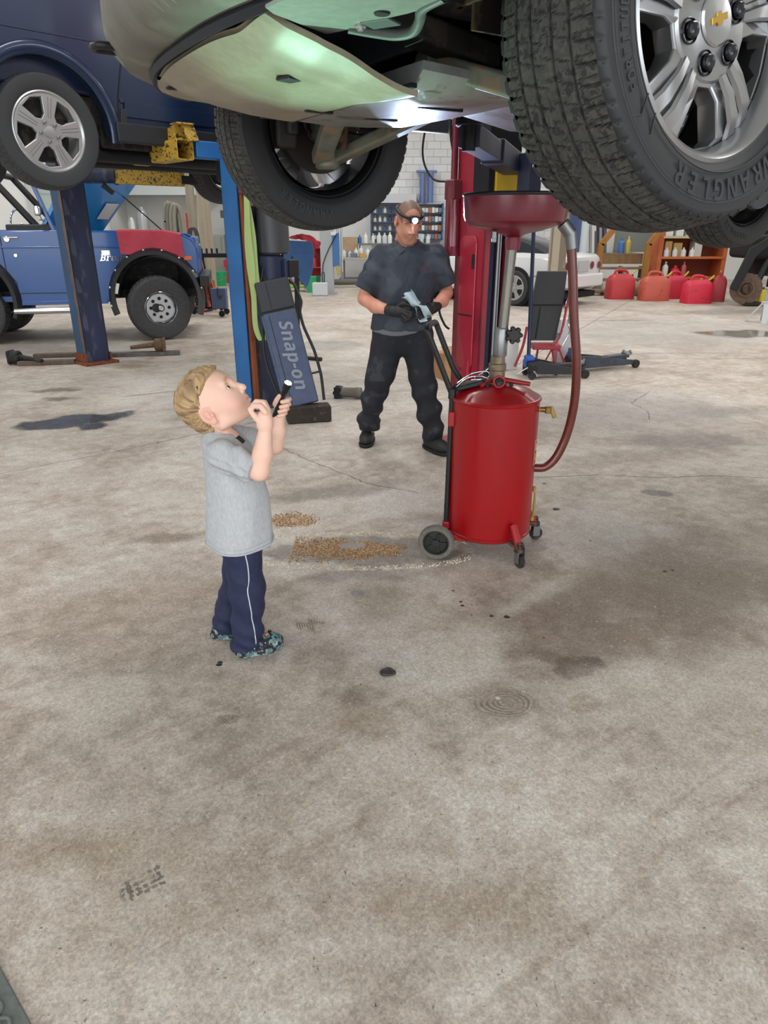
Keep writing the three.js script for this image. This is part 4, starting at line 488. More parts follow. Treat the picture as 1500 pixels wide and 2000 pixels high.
// ---------------------------------------------------------------- red rolling oil drainer
{
  const t = thing('oil_drainer', 'red rolling waste oil drainer with funnel bowl, hose and black handle', 'oil drainer', [0.517, 0, -3.17]);
  const red = mat(0xffffff, 0.33, 0, { map: mottle(0x9a0d15, 0x900b13, { f: 4, c3: 0x820a11, f3: 5, cut: 0.68, hard: 0.08 }), tri: 1, clearcoat: 0.2, clearcoatRoughness: 0.2, specularIntensity: 0.6 }), redPart = mat(0xa01c26, 0.4), maroon = mat(0x74152b, 0.35, 0, { clearcoat: 0.3, clearcoatRoughness: 0.2 });
  const brass = mat(0x8a6f3a, 0.45, 0.7), brown = mat(0xffffff, 0.55, 0.4, { map: mottle(0x6d5c4b, 0x8a7a66, { f: 10 }), tri: 0.2 });
  obj('tank', lathe([[0, 0.075], [0.19, 0.08], [0.205, 0.09], [0.209, 0.096], [0.209, 0.104], [0.2045, 0.108], [0.2045, 0.738], [0.2095, 0.742], [0.211, 0.750], [0.2075, 0.756], [0.2, 0.757], [0.16, 0.782], [0.10, 0.803], [0.05, 0.812], [0, 0.814]], 72, 0.5), red, t);
  obj('collar', [lathe([[0.05, 0.805], [0.05, 0.82], [0.037, 0.825], [0.036, 0.87], [0.040, 0.875], [0.040, 0.90], [0.034, 0.905], [0.032, 0.935], [0.0, 0.935]], 28)], brown, t);
  obj('clamp_sleeve', [lathe([[0.030, 0.935], [0.0315, 0.94], [0.0315, 1.055], [0.029, 1.06], [0, 1.06]], 28).translate(0.008, 0, 0)], MT.steel, t);
  obj('pipe', rod([0.012, 1.0, 0], [0.032, 1.43, 0], 0.0225, 0.0225, 24), mat(0x7d7a74, 0.38, 0.8), t);
  const kn = obj('knob', [cyl(0.030, 0.03, 0, 0, 0, 24, 0.006, 'z'), ...[0, 1, 2, 3, 4, 5, 6].map((k) => cyl(0.010, 0.03, 0.029 * Math.cos(k * 0.8976), 0.029 * Math.sin(k * 0.8976), 0, 12, 0.003, 'z'))], MT.black, t); kn.position.set(0.062, 1.03, 0.02); obj('knob_stem', rod([0.02, 1.03, 0.0], [0.055, 1.03, 0.015], 0.008), MT.steel, t);
  obj('bowl', lathe([[0.0, 1.405], [0.026, 1.405], [0.030, 1.435], [0.05, 1.447], [0.12, 1.462], [0.19, 1.482], [0.208, 1.497], [0.2145, 1.52], [0.2185, 1.585], [0.2185, 1.592], [0.205, 1.592], [0.200, 1.525], [0.18, 1.50], [0.03, 1.46], [0, 1.46]], 64, 0.5).translate(0.034, 0, 0), maroon, t);
  obj('bowl_rim', new THREE.TorusGeometry(0.214, 0.0085, 10, 64).rotateX(PI / 2).translate(0.034, 1.598, 0), MT.black, t);
  obj('bowl_outlet', rod([0.034, 1.385, 0], [0.034, 1.43, 0], 0.030, 0.034, 20), maroon, t); obj('drain_plug', [cyl(0.012, 0.03, -0.06, 1.445, 0.08, 12), box(0.02, 0.03, 0.02, -0.06, 1.43, 0.08, 0.004)], MT.steel, t);
  // drain hose from bowl to tank
  obj('hose_fitting', [rod([0.235, 1.49, 0.02], [0.27, 1.45, 0.02], 0.028), rod([0.27, 1.455, 0.02], [0.284, 1.39, 0.02], 0.026, 0.024)], MT.steel, t);
  obj('drain_hose', tube([[0.280, 1.40, 0.02], [0.298, 1.28, 0.02], [0.322, 1.10, 0.02], [0.352, 0.92, 0.02], [0.366, 0.74, 0.01], [0.352, 0.58, 0], [0.312, 0.46, 0], [0.262, 0.405, 0], [0.205, 0.40, 0]], 0.0205, 90, 14), mat(0xffffff, 0.35, 0, { map: mottle(0x5c1f19, 0x6e2a1e, { f: 6 }), tri: 0.3, clearcoat: 0.5 }), t);
  obj('brass_valve', [rod([0.20, 0.70, 0.05], [0.245, 0.70, 0.06], 0.012), bar([0.245, 0.715, 0.06], [0.268, 0.665, 0.065], 0.02, 0.008, [0, 0, 1]), cyl(0.016, 0.03, 0.235, 0.70, 0.058, 12)], brass, t);
  // sight tube and decal on the flank
  obj('sight_tube', [tube([[0.205, 0.30, 0.04], [0.213, 0.28, 0.045], [0.213, 0.18, 0.045], [0.205, 0.16, 0.04]], 0.006, 24, 8), cyl(0.010, 0.02, 0.208, 0.31, 0.04, 10), cyl(0.010, 0.02, 0.208, 0.15, 0.04, 10)], mat(0x9c8a4a, 0.3), t);
  const dec = (a0, a1, y0, y1, r) => grid(10, 1, (u, v) => { const a = mix(a0, a1, u); return [r * Math.cos(a), mix(y0, y1, v), r * Math.sin(a)]; });
  const db = obj('decal', dec(R(30), R(-20), 0.445, 0.565, 0.2056), mat(0xd8cdb0, 0.4), t); obj('decal_field', dec(R(28.5), R(-18.5), 0.45, 0.56, 0.2060), mat(0xa31d22, 0.4), db);
  const lt = (s, y, sz) => [...s].map((ch, i) => { const g = text(ch, sz, 0.0012); const a = R(23 - i * 7.5); g.rotateY(PI / 2 - a); return g.translate(0.2062 * Math.cos(a), y, 0.2062 * Math.sin(a)); });
  obj('decal_lettering', lt('LIFT', 0.532, 0.034), mat(0xe9e2cc, 0.4), db); obj('decal_lettering', lt('OIL', 0.482, 0.034), mat(0xd9a63c, 0.4), db);
  // push handle, its tube and brackets
  const hx = -0.205, hz = 0.02;
  obj('push_handle', tube([[-0.195, 0.74, 0.03], [-0.245, 0.86, 0.035], [-0.318, 1.035, 0.04], [-0.327, 1.055, 0.035], [-0.322, 1.068, 0.01], [-0.30, 1.07, -0.06], [-0.285, 1.07, -0.11], [-0.275, 1.062, -0.135], [-0.262, 1.03, -0.14], [-0.19, 0.86, -0.13], [-0.135, 0.78, -0.12]], 0.0135, 140, 10, false, 0.2), MT.black, t);
  obj('handle_tube', rod([-0.213, 0.13, 0.05], [-0.205, 0.76, 0.035], 0.0125), MT.black, t);
  obj('handle_bracket', box(0.03, 0.07, 0.035, -0.205, 0.655, 0.045, 0.006), redPart, t); obj('handle_bracket', box(0.035, 0.04, 0.035, -0.213, 0.125, 0.05, 0.008), redPart, t); obj('tube_foot', cyl(0.018, 0.05, -0.205, 0.77, 0.036, 14, 0.003), MT.black, t);
  // tray with wire loops on the lid
  obj('tool_tray', [ext(rrect(0.15, 0.07, 0.03), 0.02, 0.004, [rrect(0.135, 0.055, 0.025)]).rotateX(-PI / 2).rotateZ(0.25).translate(-0.125, 0.80, 0.02), ext(rrect(0.14, 0.06, 0.03), 0.004, 0.001).rotateX(-PI / 2).rotateZ(0.25).translate(-0.125, 0.798, 0.02)], MT.black, t);
  obj('wire_hanger', [tube([[-0.19, 0.80, 0.04], [-0.14, 0.845, 0.05], [-0.08, 0.85, 0.04], [-0.04, 0.835, 0.03]], 0.005, 30, 6), tube([[-0.18, 0.81, 0.0], [-0.12, 0.855, 0.01], [-0.05, 0.865, 0.0], [-0.035, 0.85, 0.01], [-0.06, 0.835, 0.02], [-0.12, 0.83, 0.02]], 0.004, 40, 6), rod([-0.10, 0.83, -0.02], [0.0, 0.90, -0.02], 0.005)], MT.chrome, t);
  obj('gauge', [cyl(0.022, 0.03, 0.0, 0.825, 0.06, 20, 0.004, 'z'), cyl(0.014, 0.04, 0.0, 0.825, 0.062, 16, 0.003, 'z')], MT.black, t); obj('valve_wheel', new THREE.TorusGeometry(0.024, 0.005, 8, 20).translate(0.0, 0.832, 0.075), redPart, t);
  obj('valve_lever', [rod([0.03, 0.832, 0.03], [0.145, 0.818, 0.055], 0.0125, 0.010), rod([-0.03, 0.83, 0.03], [-0.08, 0.81, 0.06], 0.009)], mat(0x8c1c1e, 0.45), t);
  obj('lid_bolt', [[0.06, 0.05], [-0.05, 0.06], [0.07, -0.03]].map(([x, z]) => cyl(0.009, 0.02, x, 0.815, z, 6, 0.002)), MT.grime, t);
  // running gear
  const tread = mat(0xffffff, 0.9, 0, { map: mottle(0x5d5a54, 0x77736b, { f: 20 }), tri: 0.1 });
  for (const [x, z, turn] of [[-0.268, 0.17, R(-12)], [-0.11, -0.27, R(-18)]]) { const w = new THREE.Group(); w.name = 'wheel'; t.add(w); w.position.set(x, 0.085, z); w.rotation.y = turn; obj('tyre', lathe([[0.062, -0.018], [0.078, -0.020], [0.085, -0.012], [0.085, 0.012], [0.080, 0.020], [0.066, 0.019], [0.062, 0.014]], 48).rotateX(PI / 2), tread, w); obj('wheel_hub', [lathe([[0, -0.016], [0.066, -0.016], [0.066, 0.014], [0.058, 0.016], [0.052, 0.004], [0.02, 0.006], [0.018, 0.02], [0, 0.022]], 40).rotateX(PI / 2), ...[0, 1, 2, 3, 4].map((k) => box(0.036, 0.010, 0.012, 0.032, 0, 0.009, 0.002).rotateZ(k * 1.2566))], mat(0x24231f, 0.7), w); }
  obj('axle', rod([-0.268, 0.085, 0.15], [-0.12, 0.085, -0.26], 0.009), MT.grime, t); obj('axle_plate', box(0.14, 0.03, 0.34, -0.14, 0.085, -0.04, 0.006, 0, R(-10)), redPart, t);
  for (const [x, z] of [[0.112, 0.262], [0.247, -0.05]]) { const c = new THREE.Group(); c.name = 'caster'; t.add(c); c.position.set(x, 0, z); c.rotation.y = Math.atan2(x, z);
    obj('leg', rod([0, 0.10, -0.005], [0, 0.185, -0.065], 0.019, 0.017), redPart, c); obj('swivel', [cyl(0.026, 0.02, 0, 0.088, 0, 20, 0.003), cyl(0.016, 0.05, 0, 0.10, 0, 14, 0.003), box(0.05, 0.012, 0.07, 0, 0.10, -0.03, 0.003)], MT.rust, c); obj('fork', [-1, 1].map((s) => box(0.004, 0.06, 0.035, s * 0.017, 0.055, 0.006, 0.001)), MT.steel, c); obj('caster_wheel', cyl(0.033, 0.024, 0, 0.033, 0.010, 24, 0.005, 'x'), MT.grime, c); }
}
// ---------------------------------------------------------------- people
const pw = (tab, y) => { if (y <= tab[0][0]) return tab[0][1]; for (let i = 0; i < tab.length - 1; i++) if (y <= tab[i + 1][0]) return mix(tab[i][1], tab[i + 1][1], sstep(0, 1, (y - tab[i][0]) / (tab[i + 1][0] - tab[i][0])) * 0.5 + (y - tab[i][0]) / (tab[i + 1][0] - tab[i][0]) * 0.5); return tab[tab.length - 1][1]; };
const SKIN = mat(0xffffff, 0.52, 0, { vertexColors: true, sheen: 0.15 }); SKIN.sheenColor.set(0xffd8c8);
const chain = (x, y, z, pts) => { let d = 9; for (let i = 0; i < pts.length - 1; i++) d = Math.min(d, capD(x, y, z, pts[i], pts[i + 1], pts[i][3], pts[i + 1][3])); return d; };
const schain = (x, y, z, pts, k) => { let d = 9; for (let i = 0; i < pts.length - 1; i++) d = smin(d, capD(x, y, z, pts[i], pts[i + 1], pts[i][3], pts[i + 1][3]), k); return d; };
// a hand: palm capsule list and five finger chains, each kept separate from the next
const handD = (h) => (x, y, z) => { let d = schain(x, y, z, h.palm, 0.012); if (h.palm2) d = smin(d, schain(x, y, z, h.palm2, 0.01), 0.016); for (const f of h.fingers) d = smin(d, chain(x, y, z, f), 0.0045); return d; };
function bounds(pts, m) { const lo = [9, 9, 9], hi = [-9, -9, -9]; for (const p of pts) for (let k = 0; k < 3; k++) { lo[k] = Math.min(lo[k], p[k] - m); hi[k] = Math.max(hi[k], p[k] + m); } return [lo, hi]; }
function handGeo(h, cell, color) { const [lo, hi] = bounds([...h.palm, ...(h.palm2 || []), ...h.fingers.flat()], h.m || 0.03); return paint(nets(handD(h), lo, hi, cell), color); }
{
  const t = thing('person', 'small child in grey T-shirt and navy track trousers looking up, holding a torch', 'person', [-0.53, 0, -2.25]);
  // ---- head, in its own axes: f forward, u up, about the ear, tipped back 46 degrees
  const E = [-0.035, 0.900], ca = Math.cos(R(46)), sa = Math.sin(R(46));
  const toH = (x, y) => { const a = x - E[0], b = y - E[1]; return [a * ca + b * sa, -a * sa + b * ca]; }, toW = (f, u, z) => [E[0] + f * ca - u * sa, E[1] + f * sa + u * ca, z];
  const cran = (f, u, z) => smin(ellD(f, u, z, [0.026, 0.050, 0], [0.102, 0.087, 0.079]), ellD(f, u, z, [-0.005, 0.03, 0], [0.066, 0.075, 0.072]), 0.03);
  const headF = (x, y, z) => {
    const [f, u] = toH(x, y), az = Math.abs(z);
    let d = cran(f, u, z);
    d = smin(d, ellD(f, u, z, [0.066, -0.008, 0], [0.060, 0.072, 0.062]), 0.03); d = smin(d, ellD(f, u, az, [0.080, -0.026, 0.034], [0.030, 0.028, 0.028]), 0.02);
    d = smin(d, capD(f, u, az, [0.012, -0.042, 0.048], [0.078, -0.066, 0.014], 0.020, 0.020), 0.025); d = smin(d, ellD(f, u, z, [0.092, -0.068, 0], [0.017, 0.015, 0.018]), 0.018);
    d = smin(d, ellD(f, u, az, [0.113, 0.043, 0.024], [0.014, 0.012, 0.026]), 0.016);                                     // brow
    d = smax(d, -(Math.hypot(f - 0.128, u - 0.022, az - 0.032) - 0.0165), 0.012);                                           // eye socket
    d = smin(d, capD(f, u, z, [0.118, 0.026, 0], [0.135, -0.008, 0], 0.006, 0.0095), 0.014); d = smin(d, Math.hypot(f - 0.136, u + 0.014, z) - 0.0098, 0.006); d = smin(d, Math.hypot(f - 0.126, u + 0.018, az - 0.010) - 0.0075, 0.006);
    d = smin(d, capD(f, u, az, [0.1205, -0.0405, 0.0], [0.110, -0.0445, 0.019], 0.0068, 0.003), 0.005); d = smin(d, capD(f, u, az, [0.118, -0.0525, 0.0], [0.108, -0.048, 0.017], 0.0072, 0.003), 0.005); // lips
    d = smin(d, ellD(f, u, az, [0.105, 0.0305, 0.0325], [0.014, 0.0035, 0.0145]), 0.004); d = smin(d, ellD(f, u, az, [0.106, 0.011, 0.0325], [0.012, 0.003, 0.013]), 0.005);      // lids
    // ear: shell with a hollow
    const ex = f - 0.010, eu = u - 0.006, ez = az - 0.079 - 0.25 * (-ex) * 0.6; let e = ellD(ex, eu, ez, [-0.004, 0.002, 0], [0.020, 0.029, 0.0085]); e = smax(e, -(ellD(ex, eu, ez, [0.002, 0.004, 0.010], [0.0125, 0.019, 0.0125])), 0.003); e = smin(e, ellD(ex, eu, ez, [0.011, -0.004, 0.003], [0.005, 0.008, 0.005]), 0.005); e = smin(e, ellD(ex, eu, ez, [0.0, -0.026, 0.001], [0.009, 0.008, 0.006]), 0.006);
    d = smin(d, e, 0.008);
    // neck
    d = smin(d, capD(x, y, z, [-0.038, 0.78, 0], [-0.028, 0.885, 0], 0.044, 0.043), 0.025);
    return d;
  };
  const sk = lin(0xf0c6b2), pinkE = lin(0xdc8f80), lip = lin(0xc9786f), cheek = lin(0xe8ab9c), brow = lin(0xb98f74);
  const cmix = (a, b, q) => [mix(a[0], b[0], q), mix(a[1], b[1], q), mix(a[2], b[2], q)];
  const skinC = (x, y, z) => { const n = vn(x * 60 + 9, y * 60 + z * 40); return cmix(sk, cheek, 0.12 * n); };
  const headC = (x, y, z) => { const [f, u] = toH(x, y), az = Math.abs(z); let c = skinC(x, y, z); c = cmix(c, cheek, 0.6 * Math.exp(-((f - 0.09) ** 2 + (u + 0.02) ** 2 + (az - 0.05) ** 2) / 0.0007)); const l = Math.exp(-(((u + 0.0465) / 0.0085) ** 2) - ((az / 0.017) ** 4)) * sstep(0.106, 0.113, f); c = cmix(c, lip, l * 0.9); if (az > 0.0765 && Math.hypot(f - 0.01, u - 0.004) < 0.034) c = cmix(c, pinkE, 0.4); const b = Math.exp(-(((u - 0.046 + (az - 0.03) * 0.1) / 0.005) ** 2) - (((az - 0.032) / 0.016) ** 4)) * sstep(0.09, 0.1, f); c = cmix(c, brow, b * 0.5); return c; };
  // ---- arms and hands
  const armN = [[0.0, 0.79, 0.085, 0.026], [0.06, 0.765, 0.112, 0.027], [0.125, 0.742, 0.125, 0.032], [0.140, 0.80, 0.124, 0.031], [0.152, 0.872, 0.118, 0.0225]], armF = [[0.02, 0.79, -0.085, 0.026], [0.09, 0.755, -0.127, 0.027], [0.135, 0.745, -0.14, 0.030], [0.150, 0.80, -0.138, 0.028], [0.158, 0.855, -0.134, 0.021]];
  const bodyF = (x, y, z) => { let d = smin(schain(x, y, z, armN, 0.012), schain(x, y, z, armF, 0.012), 0.01); d = smin(d, ellD(x, y, z, [0.0, 0.70, 0], [0.075, 0.15, 0.10]), 0.03); d = smin(d, ellD(x, y, z, [0.01, 0.50, 0], [0.08, 0.12, 0.10]), 0.04); d = smin(d, capD(x, y, z, [-0.038, 0.78, 0], [-0.032, 0.86, 0], 0.043, 0.043), 0.02); for (const l of [[[0.03, 0.44, 0.055, 0.055], [0.03, 0.25, 0.06, 0.042], [0.02, 0.05, 0.05, 0.028]], [[0.0, 0.44, -0.055, 0.055], [-0.015, 0.26, -0.06, 0.042], [-0.075, 0.06, -0.06, 0.028]]]) d = smin(d, schain(x, y, z, l, 0.02), 0.02); return d; };
  const hN = { palm: [[0.152, 0.868, 0.118, 0.0215], [0.155, 0.898, 0.116, 0.0215], [0.154, 0.925, 0.113, 0.020]], palm2: [[0.146, 0.895, 0.118, 0.016], [0.140, 0.915, 0.113, 0.012]], fingers: [
    [[0.158, 0.938, 0.128, 0.0098], [0.143, 0.957, 0.126, 0.0092], [0.122, 0.955, 0.120, 0.0085], [0.110, 0.941, 0.113, 0.0075]],
    [[0.162, 0.940, 0.113, 0.010], [0.150, 0.964, 0.111, 0.0095], [0.128, 0.965, 0.104, 0.0087], [0.114, 0.950, 0.099, 0.0075]],
    [[0.162, 0.938, 0.098, 0.0095], [0.152, 0.960, 0.095, 0.009], [0.132, 0.960, 0.089, 0.0083], [0.120, 0.945, 0.086, 0.0072]],
    [[0.160, 0.930, 0.085, 0.0085], [0.152, 0.946, 0.080, 0.008], [0.136, 0.948, 0.076, 0.0073], [0.126, 0.937, 0.074, 0.0065]],
    [[0.143, 0.900, 0.124, 0.0115], [0.128, 0.920, 0.128, 0.0102], [0.116, 0.934, 0.124, 0.0085], [0.109, 0.944, 0.119, 0.0072]]] };
  // the torch runs from fa to fb; the far hand closes round it
  const fa = [0.148, 0.862, -0.128], fb = [0.205, 0.985, -0.085];
  const hF = { palm: [[0.158, 0.850, -0.135, 0.0205], [0.166, 0.876, -0.146, 0.0205], [0.172, 0.902, -0.146, 0.0195]], fingers: [
    [[0.184, 0.914, -0.142, 0.0092], [0.200, 0.920, -0.124, 0.0090], [0.198, 0.921, -0.102, 0.0084], [0.180, 0.918, -0.091, 0.0074]],
    [[0.182, 0.898, -0.146, 0.0094], [0.197, 0.902, -0.128, 0.0092], [0.193, 0.902, -0.106, 0.0086], [0.174, 0.899, -0.097, 0.0075]],
    [[0.176, 0.882, -0.148, 0.0092], [0.190, 0.885, -0.132, 0.0090], [0.186, 0.885, -0.111, 0.0083], [0.167, 0.881, -0.103, 0.0073]],
    [[0.170, 0.867, -0.147, 0.0085], [0.182, 0.868, -0.135, 0.0082], [0.178, 0.867, -0.117, 0.0075], [0.162, 0.864, -0.110, 0.0066]],
    [[0.158, 0.885, -0.138, 0.0112], [0.152, 0.905, -0.118, 0.0100], [0.160, 0.922, -0.104, 0.0088], [0.171, 0.938, -0.096, 0.0074]]] };
  const body = obj('body', [paint(nets(bodyF, [-0.14, 0.0, -0.2], [0.22, 0.88, 0.2], 0.008), skinC), paint(nets(headF, [-0.19, 0.80, -0.11], [0.13, 1.09, 0.11], 0.0028), headC), handGeo(hN, 0.0022, skinC), handGeo(hF, 0.0022, skinC)], SKIN, t);
  // eyes
  for (const s of [-1, 1]) { const c = toW(0.1035, 0.0205, s * 0.0325), e = new THREE.Group(); e.name = 'eye'; e.position.set(...c); t.add(e); e.rotation.z = R(46 + 4); obj('eyeball', new THREE.SphereGeometry(0.0128, 24, 16), mat(0xe9e6e2, 0.2), e); obj('iris', new THREE.SphereGeometry(0.0131, 24, 12, 0, 2 * PI, 0, 0.52).rotateZ(-PI / 2).rotateY(s * -0.12), mat(0x3a4650, 0.15), e); obj('pupil', new THREE.SphereGeometry(0.01325, 16, 8, 0, 2 * PI, 0, 0.24).rotateZ(-PI / 2).rotateY(s * -0.12), mat(0x0c0c0e, 0.1), e); }
  // ---- hair: short, brushed forward, with strand relief
  const fbT = [[-0.09, -0.03], [-0.06, -0.030], [-0.02, -0.018], [0.0, -0.010], [0.022, 0.010], [0.046, 0.022], [0.066, 0.044], [0.080, 0.080], [0.090, 0.120], [0.098, 0.2]];
  const hairF = (x, y, z) => { const [f, u] = toH(x, y), az = Math.abs(z), ang = Math.atan2(u - 0.03, f - 0.02); const n = vn(z * 170 + f * 30 + u * 60, ang * 7 + 3) * 0.5 + vn(z * 330 + u * 140 + 7, ang * 12) * 0.5; const th = 0.0040 + 0.0075 * sstep(0.04, 0.11, u) + (n - 0.5) * 0.008; const edge = f - pw(fbT, u + az * 0.0) - (n - 0.5) * 0.03; let d = smin(cran(f, u, z), ellD(f, u, z, [-0.01, -0.01, 0], [0.052, 0.06, 0.058]), 0.03) - th * mix(0.2, 1, sstep(0.0, 0.045, -edge)); d = smax(d, edge * 0.8, 0.008); d = smax(d, -(ellD(f, u, az, [0.012, 0.006, 0.085], [0.026, 0.034, 0.02])), 0.006); d = smax(d, -(u + 0.062 - f * 0.3), 0.01); return d; };
  const hc = [lin(0x9c7d58), lin(0xc4a67c), lin(0x624a34)]; obj('hair', paint(nets(hairF, [-0.20, 0.81, -0.11], [0.13, 1.10, 0.11], 0.0028), (x, y, z) => { const [f, u] = toH(x, y), ang = Math.atan2(u - 0.03, f - 0.02), n = vn(z * 260 + u * 110 + f * 40, ang * 9), m = vn(z * 60 + u * 50 + 9, ang * 5); return cmix(cmix(hc[0], hc[1], n), hc[2], sstep(0.35, 0.8, m) * 0.6); }), mat(0xffffff, 0.6, 0, { vertexColors: true }), t).userData.label = 'short light brown hair';
  // ---- grey T-shirt
  const rx = [[0.43, 0.118], [0.5, 0.115], [0.6, 0.108], [0.7, 0.095], [0.77, 0.084], [0.81, 0.070], [0.84, 0.052], [0.86, 0.044]], rz = [[0.43, 0.133], [0.5, 0.129], [0.6, 0.119], [0.7, 0.116], [0.77, 0.116], [0.805, 0.104], [0.83, 0.075], [0.85, 0.053]], cx = [[0.43, 0.018], [0.6, 0.021], [0.7, 0.012], [0.78, 0.000], [0.83, -0.022], [0.86, -0.032]];
  const fold = (x, y, z) => { const a = Math.atan2(z, x); return 0.005 * (fbm(a * 1.6 + y * 2.5 + 5, y * 6 - a * 1.2, 3) - 0.5) * sstep(0.84, 0.70, y) + 0.0055 * Math.sin(a * 5 + y * 11 + 2 * vn(a * 2, y * 7)) * sstep(0.72, 0.45, y) * 0.7; };
  const shirtF = (x, y, z) => {
    const r1 = pw(rx, y), r2 = pw(rz, y), c = pw(cx, y); let d = (Math.hypot((x - c) / r1, z / r2) - 1) * Math.min(r1, r2) - fold(x - c, y, z);
    d = smax(d, y - 0.848 - (x + 0.03) * -0.16, 0.006); d = smax(d, 0.436 + 0.03 * Math.abs(x - 0.02) * (x < 0.02 ? -0.4 : 0.2) - y, 0.006);
    d = smax(d, -(capD(x, y, z, [-0.03, 0.80, 0], [-0.026, 0.9, 0], 0.046, 0.048)), 0.004);
    for (const [a, b, n] of [[[0.0, 0.785, 0.085], [0.118, 0.745, 0.124], 1], [[0.02, 0.785, -0.085], [0.112, 0.748, -0.138], -1]]) { let s = capD(x, y, z, a, b, 0.052, 0.0465) - 0.003 * Math.sin(x * 130 + y * 60) * sstep(0.0, 0.06, x) - 0.002 * Math.sin(y * 190 + x * 40 + z * 60); const dx = b[0] - a[0], dy = b[1] - a[1], dz = b[2] - a[2], l = Math.hypot(dx, dy, dz); const q = ((x - b[0]) * dx + (y - b[1]) * dy + (z - b[2]) * dz) / l + 0.006; s = smax(s, q, 0.004); d = smin(d, s, 0.010); }
    return d;
  };
  const gs = [lin(0x9a9da3), lin(0x868a91)]; const shirtM = mat(0xffffff, 0.9, 0, { map: mottle(0xbcbfc3, 0xadb0b5, { f: 60, stretch: 0.4 }), tri: 0.25, sheen: 0.2 });
  const shirt = obj('t_shirt', nets(shirtF, [-0.13, 0.41, -0.21], [0.19, 0.88, 0.21], 0.0042), shirtM, t); shirt.userData.label = 'heather grey short-sleeved T-shirt';
  const march = (F, x, y, from = 0.25, dir = -1) => { let z = from; for (let i = 0; i < 90; i++) { const d = F(x, y, z); if (d < 0.0003) break; z += dir * d * 0.8; if (Math.abs(z) > 0.4) break; } return z; };
  { const ring = (y, o) => { const p = []; for (let i = 0; i < 60; i++) { const a = i / 60 * 2 * PI; let r = 0.16; const c = pw(cx, y); for (let k = 0; k < 60; k++) { const d = shirtF(c + r * Math.cos(a), y, r * Math.sin(a)); if (d < 0.0002) break; r -= d * 0.8; } p.push([c + (r + o) * Math.cos(a), y + 0.002 * Math.sin(a * 3), (r + o) * Math.sin(a)]); } return p; }; obj('hem', [tube(ring(0.446, 0.0004), 0.0042, 180, 6, true), tube(ring(0.462, 0.0002), 0.0012, 180, 5, true)], mat(0xb0b3b8, 0.9), shirt); }
  { const p = []; for (let i = 0; i < 40; i++) { const a = i / 40 * 2 * PI; p.push([-0.028 + 0.047 * Math.cos(a), 0.846 - 0.013 * Math.cos(a), 0.047 * Math.sin(a)]); } obj('collar', tube(p, 0.0055, 120, 8, true), mat(0xb3b6ba, 0.9), shirt); }
  obj('collar_patch', grid(6, 6, (u, v) => { const y = mix(0.805, 0.826, v), z = mix(-0.005, 0.03, u); let x = 0.2; for (let k = 0; k < 70; k++) { const d = shirtF(x, y, z); if (d < 0.0003) break; x -= d * 0.8; } return [x + 0.001, y, z]; }), mat(0x2b2c30, 0.9), shirt);  // small dark patch on the shirt front just below the collar
  // ---- navy trousers
  const trF = (x, y, z) => {
    const wr = (q, k) => k * (0.004 * Math.sin(y * 60 + x * 30 * q) + 0.006 * (vn(x * 25 + z * 9 + 4 * q, y * 34) - 0.5)) * sstep(0.42, 0.3, y) + k * 0.007 * Math.sin(y * 95 + x * 50) * sstep(0.14, 0.05, y);
    let a = schain(x, y, z, [[0.030, 0.44, 0.050, 0.068], [0.040, 0.26, 0.058, 0.062], [0.026, 0.10, 0.055, 0.053], [0.022, 0.045, 0.053, 0.054]], 0.02) - wr(1, 1);
    let b = schain(x, y, z, [[0.008, 0.44, -0.050, 0.070], [-0.008, 0.27, -0.056, 0.060], [-0.062, 0.12, -0.058, 0.052], [-0.080, 0.05, -0.058, 0.050]], 0.02) - wr(-1, 1);
    a = smax(a, 0.028 - y, 0.008); b = smax(b, 0.022 - y, 0.008);
    let d = smin(a, b, 0.012); d = smin(d, ellD(x, y, z, [0.018, 0.47, 0], [0.088, 0.09, 0.104]), 0.03); return smax(d, y - 0.50, 0.006);
  };
  const tr = obj('trousers', nets(trF, [-0.16, 0.0, -0.16], [0.16, 0.53, 0.16], 0.0045), mat(0xffffff, 0.75, 0, { map: mottle(0x222a4c, 0x1b2140, { f: 20 }), tri: 0.3, sheen: 0.25 }), t); tr.userData.label = 'navy track trousers with white side piping';
  { const p = []; for (const [x, y] of [[0.055, 0.435], [0.060, 0.39], [0.060, 0.34], [0.054, 0.30], [0.056, 0.26], [0.060, 0.21], [0.058, 0.18], [0.060, 0.14], [0.064, 0.10], [0.062, 0.07], [0.055, 0.045]]) p.push([x, y, march(trF, x, y) + 0.0005]); obj('piping', tube(p, 0.0022, 110, 6), mat(0xc9ccd4, 0.7), tr); const q = p.slice(0).map(([x, y]) => [x - 0.045, y, march(trF, x - 0.06, y, -0.25, 1) - 0.0005]); obj('piping', tube(q, 0.0022, 110, 6), mat(0xc9ccd4, 0.7), tr); }
  // ---- camouflage clogs
  const camo = mat(0xffffff, 0.75, 0, { map: dataTex(256, 256, (u, v, o) => { const n = fbm(u * 9, v * 9, 3), m = fbm(u * 9 + 40, v * 9 + 7, 3); const c = n > 0.57 ? [0.1, 0.12, 0.14] : m > 0.55 ? [0.33, 0.42, 0.44] : m < 0.42 ? [0.62, 0.68, 0.68] : [0.45, 0.52, 0.53]; o[0] = c[0]; o[1] = c[1]; o[2] = c[2]; }), tri: 0.12 });
